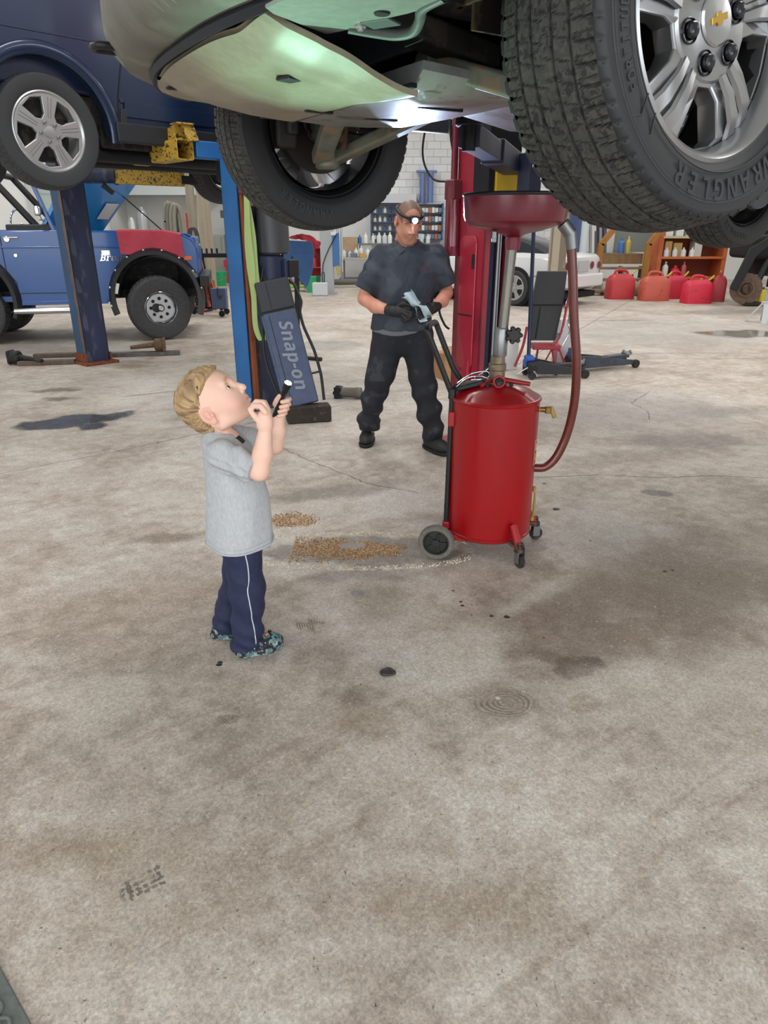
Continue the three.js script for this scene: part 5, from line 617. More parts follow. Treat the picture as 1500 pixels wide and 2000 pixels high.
  const clogF = (x, y, z) => { let d = smin(ellD(x, y, z, [0.035, 0.034, 0.002], [0.062, 0.036, 0.039]), ellD(x, y, z, [-0.045, 0.028, 0], [0.046, 0.032, 0.031]), 0.035); d = smax(d, -(ellD(x, y, z, [-0.045, 0.058, 0], [0.040, 0.040, 0.024])), 0.006); d = smin(d, smax(smin(ellD(x, y, z, [0.03, 0.01, 0.002], [0.068, 0.03, 0.042]), ellD(x, y, z, [-0.045, 0.01, 0], [0.052, 0.03, 0.036]), 0.03), Math.abs(y - 0.010) - 0.010, 0.003), 0.006); for (const [a, b] of [[0.055, 0.012], [0.062, -0.008], [0.045, -0.018], [0.075, 0.006]]) d = smax(d, -(Math.hypot(x - a, z - b) - 0.0045), 0.002); return smax(d, -y, 0.003); };
  const cg = nets(clogF, [-0.11, -0.01, -0.06], [0.115, 0.085, 0.06], 0.0032);
  for (const [x, z, turn, s] of [[0.062, 0.040, R(24), 0.95], [-0.055, -0.068, R(8), 0.95]]) {
    const c = new THREE.Group(); c.name = 'clog'; t.add(c); c.position.set(x, 0.001, z); c.rotation.y = turn; c.scale.setScalar(s); c.userData.label = 'grey camouflage foam clog';
    obj('shoe_shell', cg.clone(), camo, c); obj('heel_strap', [tube([[0.004, 0.044, 0.037], [-0.012, 0.062, 0.036], [-0.03, 0.07, 0.024], [-0.035, 0.072, 0], [-0.03, 0.07, -0.024], [-0.012, 0.062, -0.036], [0.004, 0.044, -0.037]], 0.0065, 50, 8)], mat(0x6a7274, 0.7), c);
    for (const q of [-1, 1]) obj('rivet', cyl(0.0085, 0.006, 0.004, 0.042, q * 0.040, 16, 0.002, 'z'), mat(0x23262a, 0.5), c);
    obj('charm', box(0.016, 0.008, 0.012, 0.030, 0.073, 0.010, 0.003, 0, 0.4), mat(0xd08a5c, 0.5), c); obj('charm', box(0.024, 0.008, 0.012, 0.055, 0.066, 0.020, 0.003, 0, 0.9, 0), mat(0x3f8d9a, 0.5), c); obj('charm', cyl(0.008, 0.008, 0.048, 0.070, -0.010, 12, 0.002), MT.black, c);
  }
  // ---- the torch: a thing of its own, with its lamp
  const L = (p) => [p[0] - 0.53, p[1], p[2] - 2.25], A = v3(L(fa)), B = v3(L(fb)), dir = B.clone().sub(A).normalize(), at = (k) => A.clone().addScaledVector(dir, k), len = A.distanceTo(B);
  const f = thing('flashlight', 'small black pocket torch shining in the child\'s far hand', 'flashlight'); obj('barrel', [rod(at(0), at(len * 0.78), 0.0105, 0.0105, 24), rod(at(-0.006), at(0.004), 0.0095, 0.0112, 24)], MT.black, f); obj('head', [rod(at(len * 0.76), at(len * 0.88), 0.0108, 0.0135, 24), rod(at(len * 0.88), at(len), 0.0135, 0.0135, 24)], MT.black, f); obj('clip', bar(at(0.03).add(V(0.008, 0, 0.012)), at(len * 0.7).add(V(0.008, 0, 0.012)), 0.006, 0.002, dir.clone().cross(V(0, 0, 1))), MT.steel, f);
  obj('lamp_lens', between(new THREE.SphereGeometry(0.0125, 20, 8, 0, 2 * PI, 0, PI / 2).scale(1, 0.45, 1), at(len - 0.0005), at(len + 0.01)), mat(0xffffff, 0.3, 0, { emissive: 0xf2fff2, emissiveIntensity: 14 }), f);
  const sl = new THREE.SpotLight(0xb8ffdc, 3.0, 0, R(31), 1, 2); sl.position.copy(at(len + 0.008)); sl.target.position.copy(V(-0.13, 1.81, -1.92)); sl.castShadow = true; sl.shadow.radius = 0.5; scene.add(sl, sl.target);
}
{
  const t = thing('person', 'mechanic in dark grey work shirt and black trousers wiping his gloved hands', 'person', [0.14, 0, -4.85]);
  const sk = lin(0xd99f87), sk2 = lin(0xc98872), hairc = lin(0x6a5a4e), cm = (a, b, q) => [mix(a[0], b[0], q), mix(a[1], b[1], q), mix(a[2], b[2], q)], skinC = (x, y, z) => cm(sk, sk2, vn(x * 30 + 3, y * 30 + z * 20));
  // head: x right, y up, z forwards
  const hf = (x, y, z) => {
    const a = Math.abs(x); let d = ellD(x, y, z, [0, 0.035, -0.012], [0.077, 0.092, 0.098]); d = smin(d, ellD(x, y, z, [0, -0.035, 0.035], [0.060, 0.082, 0.062]), 0.03); d = smin(d, ellD(x, y, z, [0, -0.100, 0.068], [0.026, 0.022, 0.022]), 0.025); d = smin(d, capD(a, y, z, [0.058, -0.05, -0.005], [0.02, -0.098, 0.062], 0.018, 0.018), 0.025);
    d = smin(d, ellD(a, y, z, [0.030, 0.026, 0.083], [0.03, 0.011, 0.012]), 0.014); d = smax(d, -(Math.hypot(a - 0.032, y - 0.004, z - 0.104) - 0.018), 0.012); d = smin(d, capD(x, y, z, [0, 0.012, 0.088], [0, -0.028, 0.108], 0.009, 0.012), 0.012); d = smin(d, Math.hypot(a - 0.013, y + 0.034, z - 0.098) - 0.009, 0.008);
    d = smin(d, capD(a, y, z, [0, -0.060, 0.094], [0.022, -0.063, 0.082], 0.007, 0.004), 0.006); d = smin(d, capD(a, y, z, [0, -0.072, 0.091], [0.02, -0.069, 0.080], 0.008, 0.004), 0.006);
    let e = ellD(a, y, z, [0.083, -0.005, -0.008], [0.010, 0.033, 0.021]); e = smax(e, -(ellD(a, y, z, [0.095, -0.003, -0.004], [0.012, 0.02, 0.012])), 0.004); d = smin(d, e, 0.008); d = smin(d, capD(x, y, z, [0, -0.19, -0.045], [0, -0.05, -0.02], 0.058, 0.056), 0.03); return d;
  };
  const headM = new THREE.Matrix4().makeRotationFromEuler(new THREE.Euler(R(22), R(14), R(-4), 'YXZ')).setPosition(0.018, 1.508, 0.065);
  const headG = paint(nets(hf, [-0.11, -0.21, -0.13], [0.11, 0.145, 0.14], 0.0045), (x, y, z) => { let c = skinC(x, y, z); const hl = y > 0.03 - z * 0.6 && z < 0.055 ? sstep(0.0, 0.02, y - 0.03 + z * 0.6) : 0; c = cm(c, hairc, hl * 0.85); if (z > 0.06 && y < -0.045) c = cm(c, hairc, 0.25 * vn(x * 300, y * 300)); const b = Math.exp(-(((y - 0.030) / 0.006) ** 2)) * (z > 0.07 && Math.abs(x) > 0.012 && Math.abs(x) < 0.052 ? 1 : 0); return cm(c, hairc, b * 0.7); }).applyMatrix4(headM);
  const armL = [[-0.16, 1.30, 0.01, 0.03], [-0.245, 1.16, 0.02, 0.040], [-0.272, 1.035, 0.03, 0.042], [-0.20, 0.995, 0.12, 0.043], [-0.09, 0.975, 0.19, 0.030]], armR = [[0.20, 1.31, 0, 0.03], [0.262, 1.18, -0.01, 0.040], [0.278, 1.07, 0.0, 0.042], [0.245, 1.03, 0.10, 0.042], [0.185, 0.995, 0.18, 0.030]];
  const bf = (x, y, z) => { let d = smin(schain(x, y, z, armL, 0.02), schain(x, y, z, armR, 0.02), 0.01); d = smin(d, ellD(x, y, z, [0.01, 1.15, 0.01], [0.17, 0.22, 0.11]), 0.05); d = smin(d, ellD(x, y, z, [-0.02, 0.85, 0], [0.15, 0.2, 0.1]), 0.05); d = smin(d, capD(x, y, z, [0.01, 1.28, 0.01], [0.015, 1.45, 0.035], 0.07, 0.057), 0.04); for (const l of [[[-0.11, 0.78, 0, 0.08], [-0.19, 0.48, 0.03, 0.055], [-0.25, 0.08, -0.1, 0.035]], [[0.09, 0.78, 0, 0.08], [0.14, 0.48, 0.07, 0.055], [0.21, 0.1, 0.08, 0.035]]]) d = smin(d, schain(x, y, z, l, 0.03), 0.03); return d; };
  const body = obj('body', [paint(nets(bf, [-0.36, 0.03, -0.2], [0.36, 1.48, 0.28], 0.0125), skinC), headG], SKIN, t);
  // gloves
  const gl = mat(0x1d1e20, 0.55), L = (p) => p;
  const hL = { m: 0.04, palm: [[-0.12, 0.98, 0.17, 0.034], [-0.085, 0.974, 0.195, 0.034], [-0.045, 0.972, 0.215, 0.034], [-0.015, 0.975, 0.222, 0.030]], fingers: [[[-0.01, 0.998, 0.225, 0.014], [0.025, 0.995, 0.240, 0.0135], [0.040, 0.972, 0.250, 0.0125], [0.028, 0.955, 0.252, 0.011]], [[-0.005, 0.982, 0.238, 0.014], [0.028, 0.974, 0.255, 0.0135], [0.036, 0.950, 0.258, 0.0125], [0.020, 0.938, 0.252, 0.011]], [[-0.010, 0.965, 0.240, 0.0135], [0.018, 0.950, 0.256, 0.013], [0.020, 0.928, 0.254, 0.012], [0.004, 0.922, 0.246, 0.0105]], [[-0.02, 0.950, 0.236, 0.012], [0.002, 0.930, 0.248, 0.0115], [-0.002, 0.914, 0.244, 0.011], [-0.014, 0.912, 0.236, 0.0095]], [[-0.055, 1.000, 0.215, 0.017], [-0.028, 1.022, 0.232, 0.0145], [0.002, 1.024, 0.246, 0.013], [0.022, 1.015, 0.254, 0.011]]] };
  const hR = { m: 0.04, palm: [[0.205, 1.0, 0.16, 0.034], [0.175, 0.99, 0.19, 0.034], [0.145, 0.975, 0.215, 0.034], [0.12, 0.962, 0.225, 0.030]], fingers: [[[0.115, 0.985, 0.230, 0.014], [0.085, 0.978, 0.250, 0.0135], [0.068, 0.958, 0.256, 0.0125], [0.075, 0.942, 0.252, 0.011]], [[0.110, 0.968, 0.240, 0.014], [0.082, 0.956, 0.258, 0.0135], [0.070, 0.934, 0.258, 0.0125], [0.080, 0.922, 0.250, 0.011]], [[0.112, 0.950, 0.240, 0.0135], [0.088, 0.934, 0.254, 0.013], [0.080, 0.914, 0.250, 0.012], [0.092, 0.906, 0.242, 0.0105]], [[0.12, 0.936, 0.232, 0.012], [0.102, 0.917, 0.242, 0.0115], [0.098, 0.902, 0.236, 0.011], [0.108, 0.897, 0.228, 0.0095]], [[0.150, 1.004, 0.215, 0.017], [0.125, 1.020, 0.236, 0.0145], [0.098, 1.016, 0.250, 0.013], [0.080, 1.006, 0.256, 0.011]]] };
  for (const h of [hL, hR]) { const [lo, hi] = bounds([...h.palm, ...h.fingers.flat()], 0.045); const g = obj('glove', nets(handD(h), lo, hi, 0.0045), gl, t); g.userData.label = 'black disposable glove'; }
  // work shirt
  const rx = [[0.80, 0.205], [0.9, 0.20], [1.0, 0.195], [1.15, 0.205], [1.25, 0.215], [1.32, 0.185], [1.36, 0.12], [1.40, 0.08]], rz = [[0.80, 0.150], [0.95, 0.150], [1.15, 0.140], [1.28, 0.12], [1.34, 0.095], [1.40, 0.072]], cx = [[0.8, -0.03], [1.1, 0.0], [1.3, 0.018], [1.4, 0.014]], cz = [[0.8, 0.0], [1.1, 0.015], [1.4, 0.02]];
  const sf = (x, y, z) => { const a = pw(rx, y), b = pw(rz, y), c = pw(cx, y), e = pw(cz, y), an = Math.atan2(z - e, x - c); let d = (Math.hypot((x - c) / a, (z - e) / b) - 1) * Math.min(a, b) - 0.02 * (fbm(an * 1.7 + y * 3, y * 5 + an, 3) - 0.5) - 0.006 * Math.sin(an * 6 + y * 16 + 3 * vn(an, y * 4)) * sstep(1.2, 0.9, y); d = smax(d, y - 1.395 + (z - 0.02) * 0.35, 0.01); d = smax(d, 0.835 - y, 0.008); d = smax(d, -capD(x, y, z, [0.012, 1.34, 0.03], [0.016, 1.5, 0.05], 0.062, 0.075), 0.006);
    for (const [p, q, r] of [[[-0.16, 1.30, 0.005], [-0.268, 1.10, 0.026], 1], [[0.20, 1.31, 0], [0.276, 1.125, -0.005], 1]]) { let s = capD(x, y, z, p, q, 0.075, 0.070) - 0.004 * Math.sin(y * 70 + x * 40) ; const dx = q[0] - p[0], dy = q[1] - p[1], dz = q[2] - p[2], l = Math.hypot(dx, dy, dz); s = smax(s, ((x - q[0]) * dx + (y - q[1]) * dy + (z - q[2]) * dz) / l - 0.012, 0.006); d = smin(d, s, 0.04); } return d; };
  const shirtM = mat(0xffffff, 0.88, 0, { map: mottle(0x3b414c, 0x333842, { f: 14, c3: 0x484e59, f3: 4, cut: 0.62, hard: 0.1 }), tri: 0.5 });
  const sh = obj('work_shirt', nets(sf, [-0.40, 0.81, -0.22], [0.42, 1.44, 0.25], 0.0085), shirtM, t); sh.userData.label = 'dark grey short-sleeved work shirt';
  for (const s of [-1, 1]) obj('collar_flap', loft([[[0.012 + s * 0.070, 1.392, 0.02], [0.012 + s * 0.074, 1.40, 0.02], [0.012 + s * 0.066, 1.395, 0.0]], [[0.012 + s * 0.05, 1.372, 0.085], [0.012 + s * 0.056, 1.378, 0.09], [0.012 + s * 0.078, 1.358, 0.085]], [[0.012 + s * 0.016, 1.338, 0.112], [0.012 + s * 0.020, 1.342, 0.118], [0.012 + s * 0.05, 1.318, 0.122]]]), shirtM, sh);
  obj('name_patch', grid(5, 3, (u, v) => { const x = mix(0.09, 0.16, u), y = mix(1.215, 1.24, v); let z = 0.3; for (let k = 0; k < 70; k++) { const d = sf(x, y, z); if (d < 0.0005) break; z -= d * 0.8; } return [x, y, z + 0.001]; }), mat(0x4d3f46, 0.9), sh);
  obj('undershirt_hem', nets((x, y, z) => { const an = Math.atan2(z, x + 0.03); return smax(smax((Math.hypot((x + 0.03) / 0.198, z / 0.142) - 1) * 0.142 - 0.012 * (fbm(an * 2, y * 7, 2) - 0.5), 0.815 + 0.012 * Math.sin(an * 2 + 1) - y, 0.006), y - 0.87, 0.004); }, [-0.26, 0.78, -0.18], [0.2, 0.89, 0.18], 0.008), mat(0x6c7076, 0.9), sh);
  // trousers
  const tf = (x, y, z) => { const w = (k) => 0.010 * Math.sin(y * 38 + x * 22 * k + 2 * vn(x * 8, y * 9)) * sstep(0.62, 0.4, y) + 0.012 * (vn(x * 14 + 7 * k, y * 18 + z * 8) - 0.5); let a = schain(x, y, z, [[-0.105, 0.78, 0.0, 0.118], [-0.165, 0.52, 0.03, 0.095], [-0.212, 0.36, -0.01, 0.082], [-0.245, 0.20, -0.06, 0.070], [-0.255, 0.13, -0.085, 0.078]], 0.03) - w(1); let b = schain(x, y, z, [[0.085, 0.78, 0.0, 0.115], [0.125, 0.50, 0.06, 0.088], [0.17, 0.3, 0.075, 0.080], [0.212, 0.12, 0.085, 0.076]], 0.03) - w(-1); a = smin(a, ellD(x, y, z, [-0.25, 0.175, -0.075], [0.088, 0.028, 0.088]), 0.02); a = smax(a, 0.10 - y, 0.01); b = smax(b, 0.065 - y, 0.01); return smax(smin(smin(smin(a, b, 0.02), ellD(x, y, z, [-0.01, 0.74, 0.0], [0.10, 0.085, 0.095]), 0.03), ellD(x, y, z, [-0.02, 0.86, 0.0], [0.185, 0.11, 0.125]), 0.05), y - 0.93, 0.01); };
  obj('trousers', nets(tf, [-0.38, 0.04, -0.22], [0.34, 0.96, 0.22], 0.0095), mat(0xffffff, 0.85, 0, { map: mottle(0x23252d, 0x1b1d24, { f: 12, c3: 0x34353a, f3: 5, cut: 0.64 }), tri: 0.5 }), t).userData.label = 'black work trousers';
  const shoeF = (x, y, z) => { let d = smin(ellD(x, y, z, [0, 0.05, 0.06], [0.052, 0.052, 0.10]), ellD(x, y, z, [0, 0.06, -0.06], [0.045, 0.068, 0.075]), 0.05); return smax(d, 0.015 - y, 0.01); }, soleF = (x, y, z) => smax(smin(ellD(x, y, z, [0, 0.012, 0.06], [0.056, 0.06, 0.108]), ellD(x, y, z, [0, 0.012, -0.06], [0.048, 0.06, 0.08]), 0.05), Math.abs(y - 0.012) - 0.0115, 0.003), sg = nets(shoeF, [-0.07, -0.01, -0.16], [0.07, 0.15, 0.18], 0.007), og = nets(soleF, [-0.07, -0.01, -0.16], [0.07, 0.04, 0.19], 0.006);
  for (const [x, z, turn] of [[-0.262, -0.10, R(-6)], [0.222, 0.11, R(28)]]) { const s = new THREE.Group(); s.name = 'shoe'; t.add(s); s.position.set(x, 0.001, z); s.rotation.y = turn; obj('upper', sg, mat(0x1f2022, 0.6), s); obj('sole', og, mat(0x141414, 0.8), s); obj('laces', [0, 1, 2].map((k) => box(0.045, 0.005, 0.006, 0, 0.098 - k * 0.006, 0.02 + k * 0.018, 0.002)), MT.black, s); }
  // headlamp on his forehead
  const H = thing('headlamp', 'bright headlamp strapped round the mechanic\'s head', 'headlamp', [0.14, 0, -4.85]);
  const ringP = []; for (let i = 0; i < 40; i++) { const a = i / 40 * 2 * PI; ringP.push(V(0.0835 * Math.cos(a), 0.060 - 0.02 * Math.sin(a) * 0.3, -0.012 + 0.104 * Math.sin(a)).applyMatrix4(headM)); } const strapG = new THREE.TubeGeometry(new THREE.CatmullRomCurve3(ringP, true), 120, 0.009, 8, true);
  obj('strap', strapG, MT.black, H); obj('housing', box(0.062, 0.042, 0.032, 0, 0.055, 0.103, 0.008).applyMatrix4(headM), MT.black, H); obj('lamp_lens', cyl(0.017, 0.008, 0, 0.055, 0.1215, 24, 0.002, 'z').applyMatrix4(headM), mat(0xffffff, 0.3, 0, { emissive: 0xdfeaff, emissiveIntensity: 40 }), H);
  const sl = new THREE.SpotLight(0xc4d8ff, 8, 0, R(38), 1, 2); const lp = V(0, 0.055, 0.130).applyMatrix4(headM).add(V(0.14, 0, -4.85)); sl.position.copy(lp); sl.target.position.set(0.1, 2.15, -3.0); sl.castShadow = true; sl.shadow.radius = 0.6; scene.add(sl, sl.target);
  // rag
  const rag = (x, y, z) => 0; const rg = grid(26, 26, (u, v) => { const a = u - 0.5, b = v - 0.5, tw = 0.35 + 0.65 * Math.abs(b) ** 0.8; return [0.22 + b * 0.14 - 0.005 + a * 0.10 * tw + 0.012 * Math.sin(u * 11 + v * 5), 1.01 - b * 0.16 + a * 0.07 * tw + 0.008 * Math.sin(v * 13), -4.585 + 0.02 * Math.sin(u * 9 + v * 4) + 0.022 * Math.cos(v * 7 - u * 6)]; });
  tag(obj('shop_rag', rg, mat(0xb5c6cf, 0.9, 0, { sheen: 0.2 })), 'pale blue shop rag held in the mechanic\'s gloved hands', 'rag');
}
// ---------------------------------------------------------------- blue off-roader parked at left, hood up
{
  const t = thing('off_roader', 'bright blue vintage off-roader with raised hood and black fender flares', 'car', [-3.15, 0, -10.02], 0.21);
  const paint = mat(0x034a90, 0.3, 0, { clearcoat: 0.4, clearcoatRoughness: 0.1 }), blk = mat(0x17181b, 0.5), D = 1.66;
  const arch = (cx, r, n = 18) => circ(r, n, R(180), R(0)).map(([a, b]) => [cx + a, Math.max(0.52, b * 1.05 + 0.56)]);
  const prof = [[-3.3, 0.62], ...arch(-2.4, 0.56), [-1.8, 0.52], [-0.62, 0.53], ...arch(0, 0.57), [0.57, 0.80], [0.60, 0.95], [0.60, 1.22], [0.54, 1.33], [0.42, 1.395], [0.1, 1.43], [-1.2, 1.45], [-3.35, 1.45], [-3.38, 0.9]];
  for (const z of [-0.10, -D + 0.02]) obj('body_side', ext(prof, 0.08, 0.022, [], 3).translate(0, 0, z - 0.04), paint, t);
  obj('grille_panel', [slab(0.50, 0.58, 0.80, 1.36, -D + 0.1, -0.12, 0.02)], paint, t); obj('tub', [slab(-3.3, -1.25, 0.55, 0.62, -D + 0.06, -0.1), slab(-3.36, -3.28, 0.6, 1.44, -D + 0.06, -0.1, 0.01), slab(-1.28, -1.2, 0.55, 1.44, -D + 0.06, -0.1)], paint, t); obj('engine', [slab(-1.0, 0.3, 0.75, 1.22, -D + 0.45, -0.55, 0.06), cyl(0.2, 0.1, -0.35, 1.30, -D / 2, 24, 0.02)], MT.grime, t);
  // doors and panel lines
  const seam = (l) => l.slice(1).map((q, i) => bar([l[i][0], l[i][1], -0.058], [q[0], q[1], -0.058], 0.010, 0.01, [0, 0, 1], 0));
  obj('door_seam', [...seam([[-1.88, 1.44], [-1.88, 0.95], [-1.78, 0.80], [-1.78, 0.66], [-0.8, 0.66], [-0.75, 1.44]])], MT.black, t);
  obj('body_crease', [bar([0.4, 1.24, -0.058], [-3.3, 1.24, -0.058], 0.024, 0.02, [0, 0, 1], 0.008)], paint, t); obj('door_handle', [rod([-1.84, 1.36, -0.05], [-1.66, 1.36, -0.045], 0.012), cyl(0.035, 0.02, -1.80, 1.34, -0.05, 16, 0.004, 'z')], MT.chrome, t); obj('door_lock', cyl(0.022, 0.014, -1.73, 1.14, -0.052, 16, 0.003, 'z'), MT.chrome, t);
  obj('rocker_trim', bar([-0.66, 0.535, -0.055], [-1.8, 0.53, -0.055], 0.05, 0.012, [0, 0, 1], 0.004), paint, t);
  obj('badge', [text('Bronco', 0.085, 0.006, fontS).translate(0, 0, 0).applyMatrix4(new THREE.Matrix4().makeShear(0, 0, 0.35, 0, 0, 0)).translate(-0.47, 1.105, -0.056), box(0.11, 0.065, 0.008, -0.60, 1.165, -0.055, 0.003)], MT.chrome, t); obj('marker_lamp', box(0.105, 0.055, 0.02, 0.46, 1.09, -0.052, 0.006), mat(0xc8622a, 0.3), t);
  // flares: wide black arches with bolt heads
  for (const cx of [0, -2.4]) { const rg = []; for (let i = 0; i <= 24; i++) { const a = R(200 - 222 * i / 24), c = Math.cos(a), s = Math.sin(a) * 1.03; rg.push([[cx + 0.555 * c, 0.57 + 0.555 * s, -0.06], [cx + 0.55 * c, 0.57 + 0.55 * s, 0.03], [cx + 0.60 * c, 0.57 + 0.60 * s, 0.035], [cx + 0.635 * c, 0.57 + 0.635 * s, -0.03], [cx + 0.645 * c, 0.57 + 0.645 * s, -0.062]]); } const f = obj('fender_flare', loft(rg), mat(0x1a1b1e, 0.35), t); if (!cx) { obj('decal', box(0.05, 0.14, 0.006, -0.515, 0.71, 0.02, 0.002, 0, 0, -0.3), MT.whitePaint, f); for (let i = 0; i < 9; i++) { const a = R(188 - 22 * i); obj('bolt', cyl(0.014, 0.02, cx + 0.62 * Math.cos(a), 0.57 + 0.635 * Math.sin(a), -0.005, 8, 0.003, 'z'), MT.alu, f); } } }
  obj('wheel_housing', [ext([...circ(0.54, 16, 0, PI), ...circ(0.52, 16, PI, 0)], 0.5).translate(0, 0.57, -0.6), slab(-0.6, 0.56, 0.6, 1.15, -0.64, -0.6), slab(-2.95, -1.85, 0.6, 1.15, -0.64, -0.6)], MT.blackMatte, t); obj('chassis', [slab(-3.2, 0.6, 0.55, 0.66, -0.52, -0.42), slab(-3.2, 0.6, 0.55, 0.66, -1.24, -1.14), box(0.1, 0.12, 1.3, 0, 0.42, -0.83, 0.03), box(0.1, 0.12, 1.3, -2.4, 0.42, -0.83, 0.03), box(0.24, 0.26, 0.4, -0.35, 0.50, -0.5, 0.06), box(0.2, 0.3, 0.26, 0, 0.42, -0.83, 0.08)], MT.grime, t);
  obj('front_bumper', box(0.13, 0.14, 1.72, 0.66, 0.79, -0.83, 0.008), blk, t); obj('side_step', [rod([-0.75, 0.44, 0.03], [-1.85, 0.44, 0.03], 0.04, 0.04, 20)], MT.chrome, t);
  // raised hood, hinged at the cowl
  { const q = [[-1.40, 1.46, -0.12], [-0.86, 1.46, -D + 0.10], [0.06, 2.52, -D + 0.10], [-0.70, 2.52, -0.12]], th = (p, k) => [p[0] + k, p[1] - k * 0.8, p[2]]; const h = obj('hood', loft([q.map((p) => th(p, 0)), q.map((p) => th(p, 0.035))], { crease: 0.2 }), mat(0x1f80c8, 0.35, 0, { clearcoat: 0.3 }), t);
    obj('hood_rim', bar(q[1], q[2], 0.05, 0.05, [0, 0, 1], 0.012), mat(0x1f80c8, 0.35), h); const lab = (u, v) => { const A = v3(q[0]).lerp(v3(q[1]), u), B = v3(q[3]).lerp(v3(q[2]), u); const p = A.lerp(B, v); return [p.x + 0.045, p.y - 0.034, p.z]; }; obj('hood_label', grid(4, 4, (u, v) => lab(mix(0.72, 0.93, u), mix(0.16, 0.36, v))), MT.whitePaint, h); }
  obj('prop_rod', rod([-0.6, 2.05, -D + 0.2], [0.1, 1.40, -D + 0.25], 0.010), MT.black, t);
  // windshield, roll bar, wheel, seats
  obj('windshield_frame', [-0.12, -D + 0.12].map((z) => bar([-1.22, 1.44, z], [-1.42, 2.12, z], 0.05, 0.06, [0, 0, 1], 0.01)).concat([bar([-1.42, 2.12, -0.1], [-1.42, 2.12, -D + 0.1], 0.06, 0.05, [0, 1, 0], 0.01), bar([-1.22, 1.47, -0.1], [-1.22, 1.47, -D + 0.1], 0.06, 0.06, [0, 1, 0], 0.01)]), paint, t); obj('windshield', box(0.008, 0.68, D - 0.3, -1.32, 1.79, -D / 2, 0, 0, 0, R(16)), mat(0xd8e6e2, 0.05, 0, { transmission: 1, thickness: 0, ior: 1.45 }), t);
  obj('roll_bar', [rod([-1.40, 1.44, -0.2], [-1.95, 2.15, -0.2], 0.045), rod([-1.95, 2.15, -0.2], [-1.95, 2.15, -D + 0.2], 0.045), rod([-1.40, 1.44, -D + 0.2], [-1.95, 2.15, -D + 0.2], 0.045), rod([-2.2, 0.7, -0.22], [-1.95, 2.15, -0.2], 0.045)], blk, t); obj('door_sill_pad', slab(-1.8, -1.24, 1.43, 1.52, -0.19, -0.09, 0.02), blk, t); obj('dash', slab(-1.5, -1.3, 1.25, 1.5, -D + 0.15, -0.2, 0.03), blk, t);
  obj('steering_wheel', [new THREE.TorusGeometry(0.19, 0.014, 8, 32).rotateY(R(65)).translate(-1.72, 1.52, -0.55), rod([-1.72, 1.52, -0.55], [-1.4, 1.4, -0.55], 0.02)], MT.chrome, t); obj('rear_post', bar([-2.05, 1.44, -0.1], [-2.2, 2.1, -0.1], 0.06, 0.05, [0, 0, 1], 0.01), paint, t); obj('mirror', [box(0.08, 0.12, 0.09, -1.36, 1.68, -0.02, 0.03), rod([-1.33, 1.55, -0.1], [-1.36, 1.66, -0.03], 0.008)], MT.chrome, t); obj('seat', [box(0.5, 0.14, 0.5, -2.1, 1.0, -0.5, 0.05), box(0.14, 0.6, 0.5, -2.35, 1.25, -0.5, 0.05)], blk, t);
  // all-terrain wheels with drilled steel rims
  const tg = tyreGeo({ R: 0.435, w: 0.32, rim: 0.215, N: 40, ups: 10, detail: 0, lug: 2.2 });
  for (const [x, z, s, st] of [[0, -0.14, 1, 0.28], [-2.4, -0.14, 1, 0], [0, -D + 0.14, -1, 0.28], [-2.4, -D + 0.14, -1, 0]]) { const w = new THREE.Group(); w.name = 'wheel'; t.add(w); w.position.set(x, 0.435, z); w.rotation.y = (s > 0 ? 0 : PI) + st; obj('tyre', [tg.tread, ...tg.side], mat(0xffffff, 0.85, 0, { map: mottle(0x3b3c3d, 0x47474a, { f: 20 }), tri: 0.3 }), w);
    obj('rim_barrel', RIM_LIP(0.224, 0.32), MT.chrome, w); const hol = []; for (let k = 0; k < 8; k++) { const a = k * PI / 4; hol.push(circ(0.022, 12).map(([p, q]) => [p + 0.125 * Math.cos(a), q + 0.125 * Math.sin(a)])); } obj('rim_disc', ext(circ(0.195, 40), 0.02, 0.004, hol).translate(0, 0, 0.035), mat(0xb5b6ba, 0.3, 0.8), w); obj('rim_well', cyl(0.17, 0.01, 0, 0, 0.02, 32, 0.001, 'z'), MT.black, w); obj('hub', [cyl(0.05, 0.09, 0, 0, 0.07, 24, 0.006, 'z'), cyl(0.062, 0.03, -0.05, 0.0, 0.055, 18, 0.006, 'z')], MT.darkGrey, w); obj('hub_cap', cyl(0.034, 0.02, 0, 0, 0.12, 20, 0.004, 'z'), MT.chrome, w); }
}
{ // red shop towel over the fender
  const g = grid(40, 30, (u, v) => { const x = mix(-0.43, 0.40, u), w = 0.012 * Math.sin(u * 13 + v * 5) * v + 0.006 * (vn(u * 12, v * 10) - 0.5); if (v < 0.35) return [x, 1.452 - 0.05 * sstep(0.1, 0.45, x) + w * 0.3, mix(-0.55, -0.06, v / 0.35)]; const k = (v - 0.35) / 0.65; return [x + 0.02 * k, mix(1.452, 1.15, k) - 0.05 * sstep(0.1, 0.45, x) - 0.02 * Math.sin(u * 3) * k, mix(-0.05, -0.022, k) + w]; });
  const o = obj('shop_towel', g, mat(0xffffff, 0.95, 0, { map: mottle(0xb44556, 0xa63c4c, { f: 40 }), tri: 0.3 })); o.position.set(-3.15, 0, -10.02); o.rotation.y = 0.21; tag(o, 'faded red towel draped over the blue fender', 'towel');
}
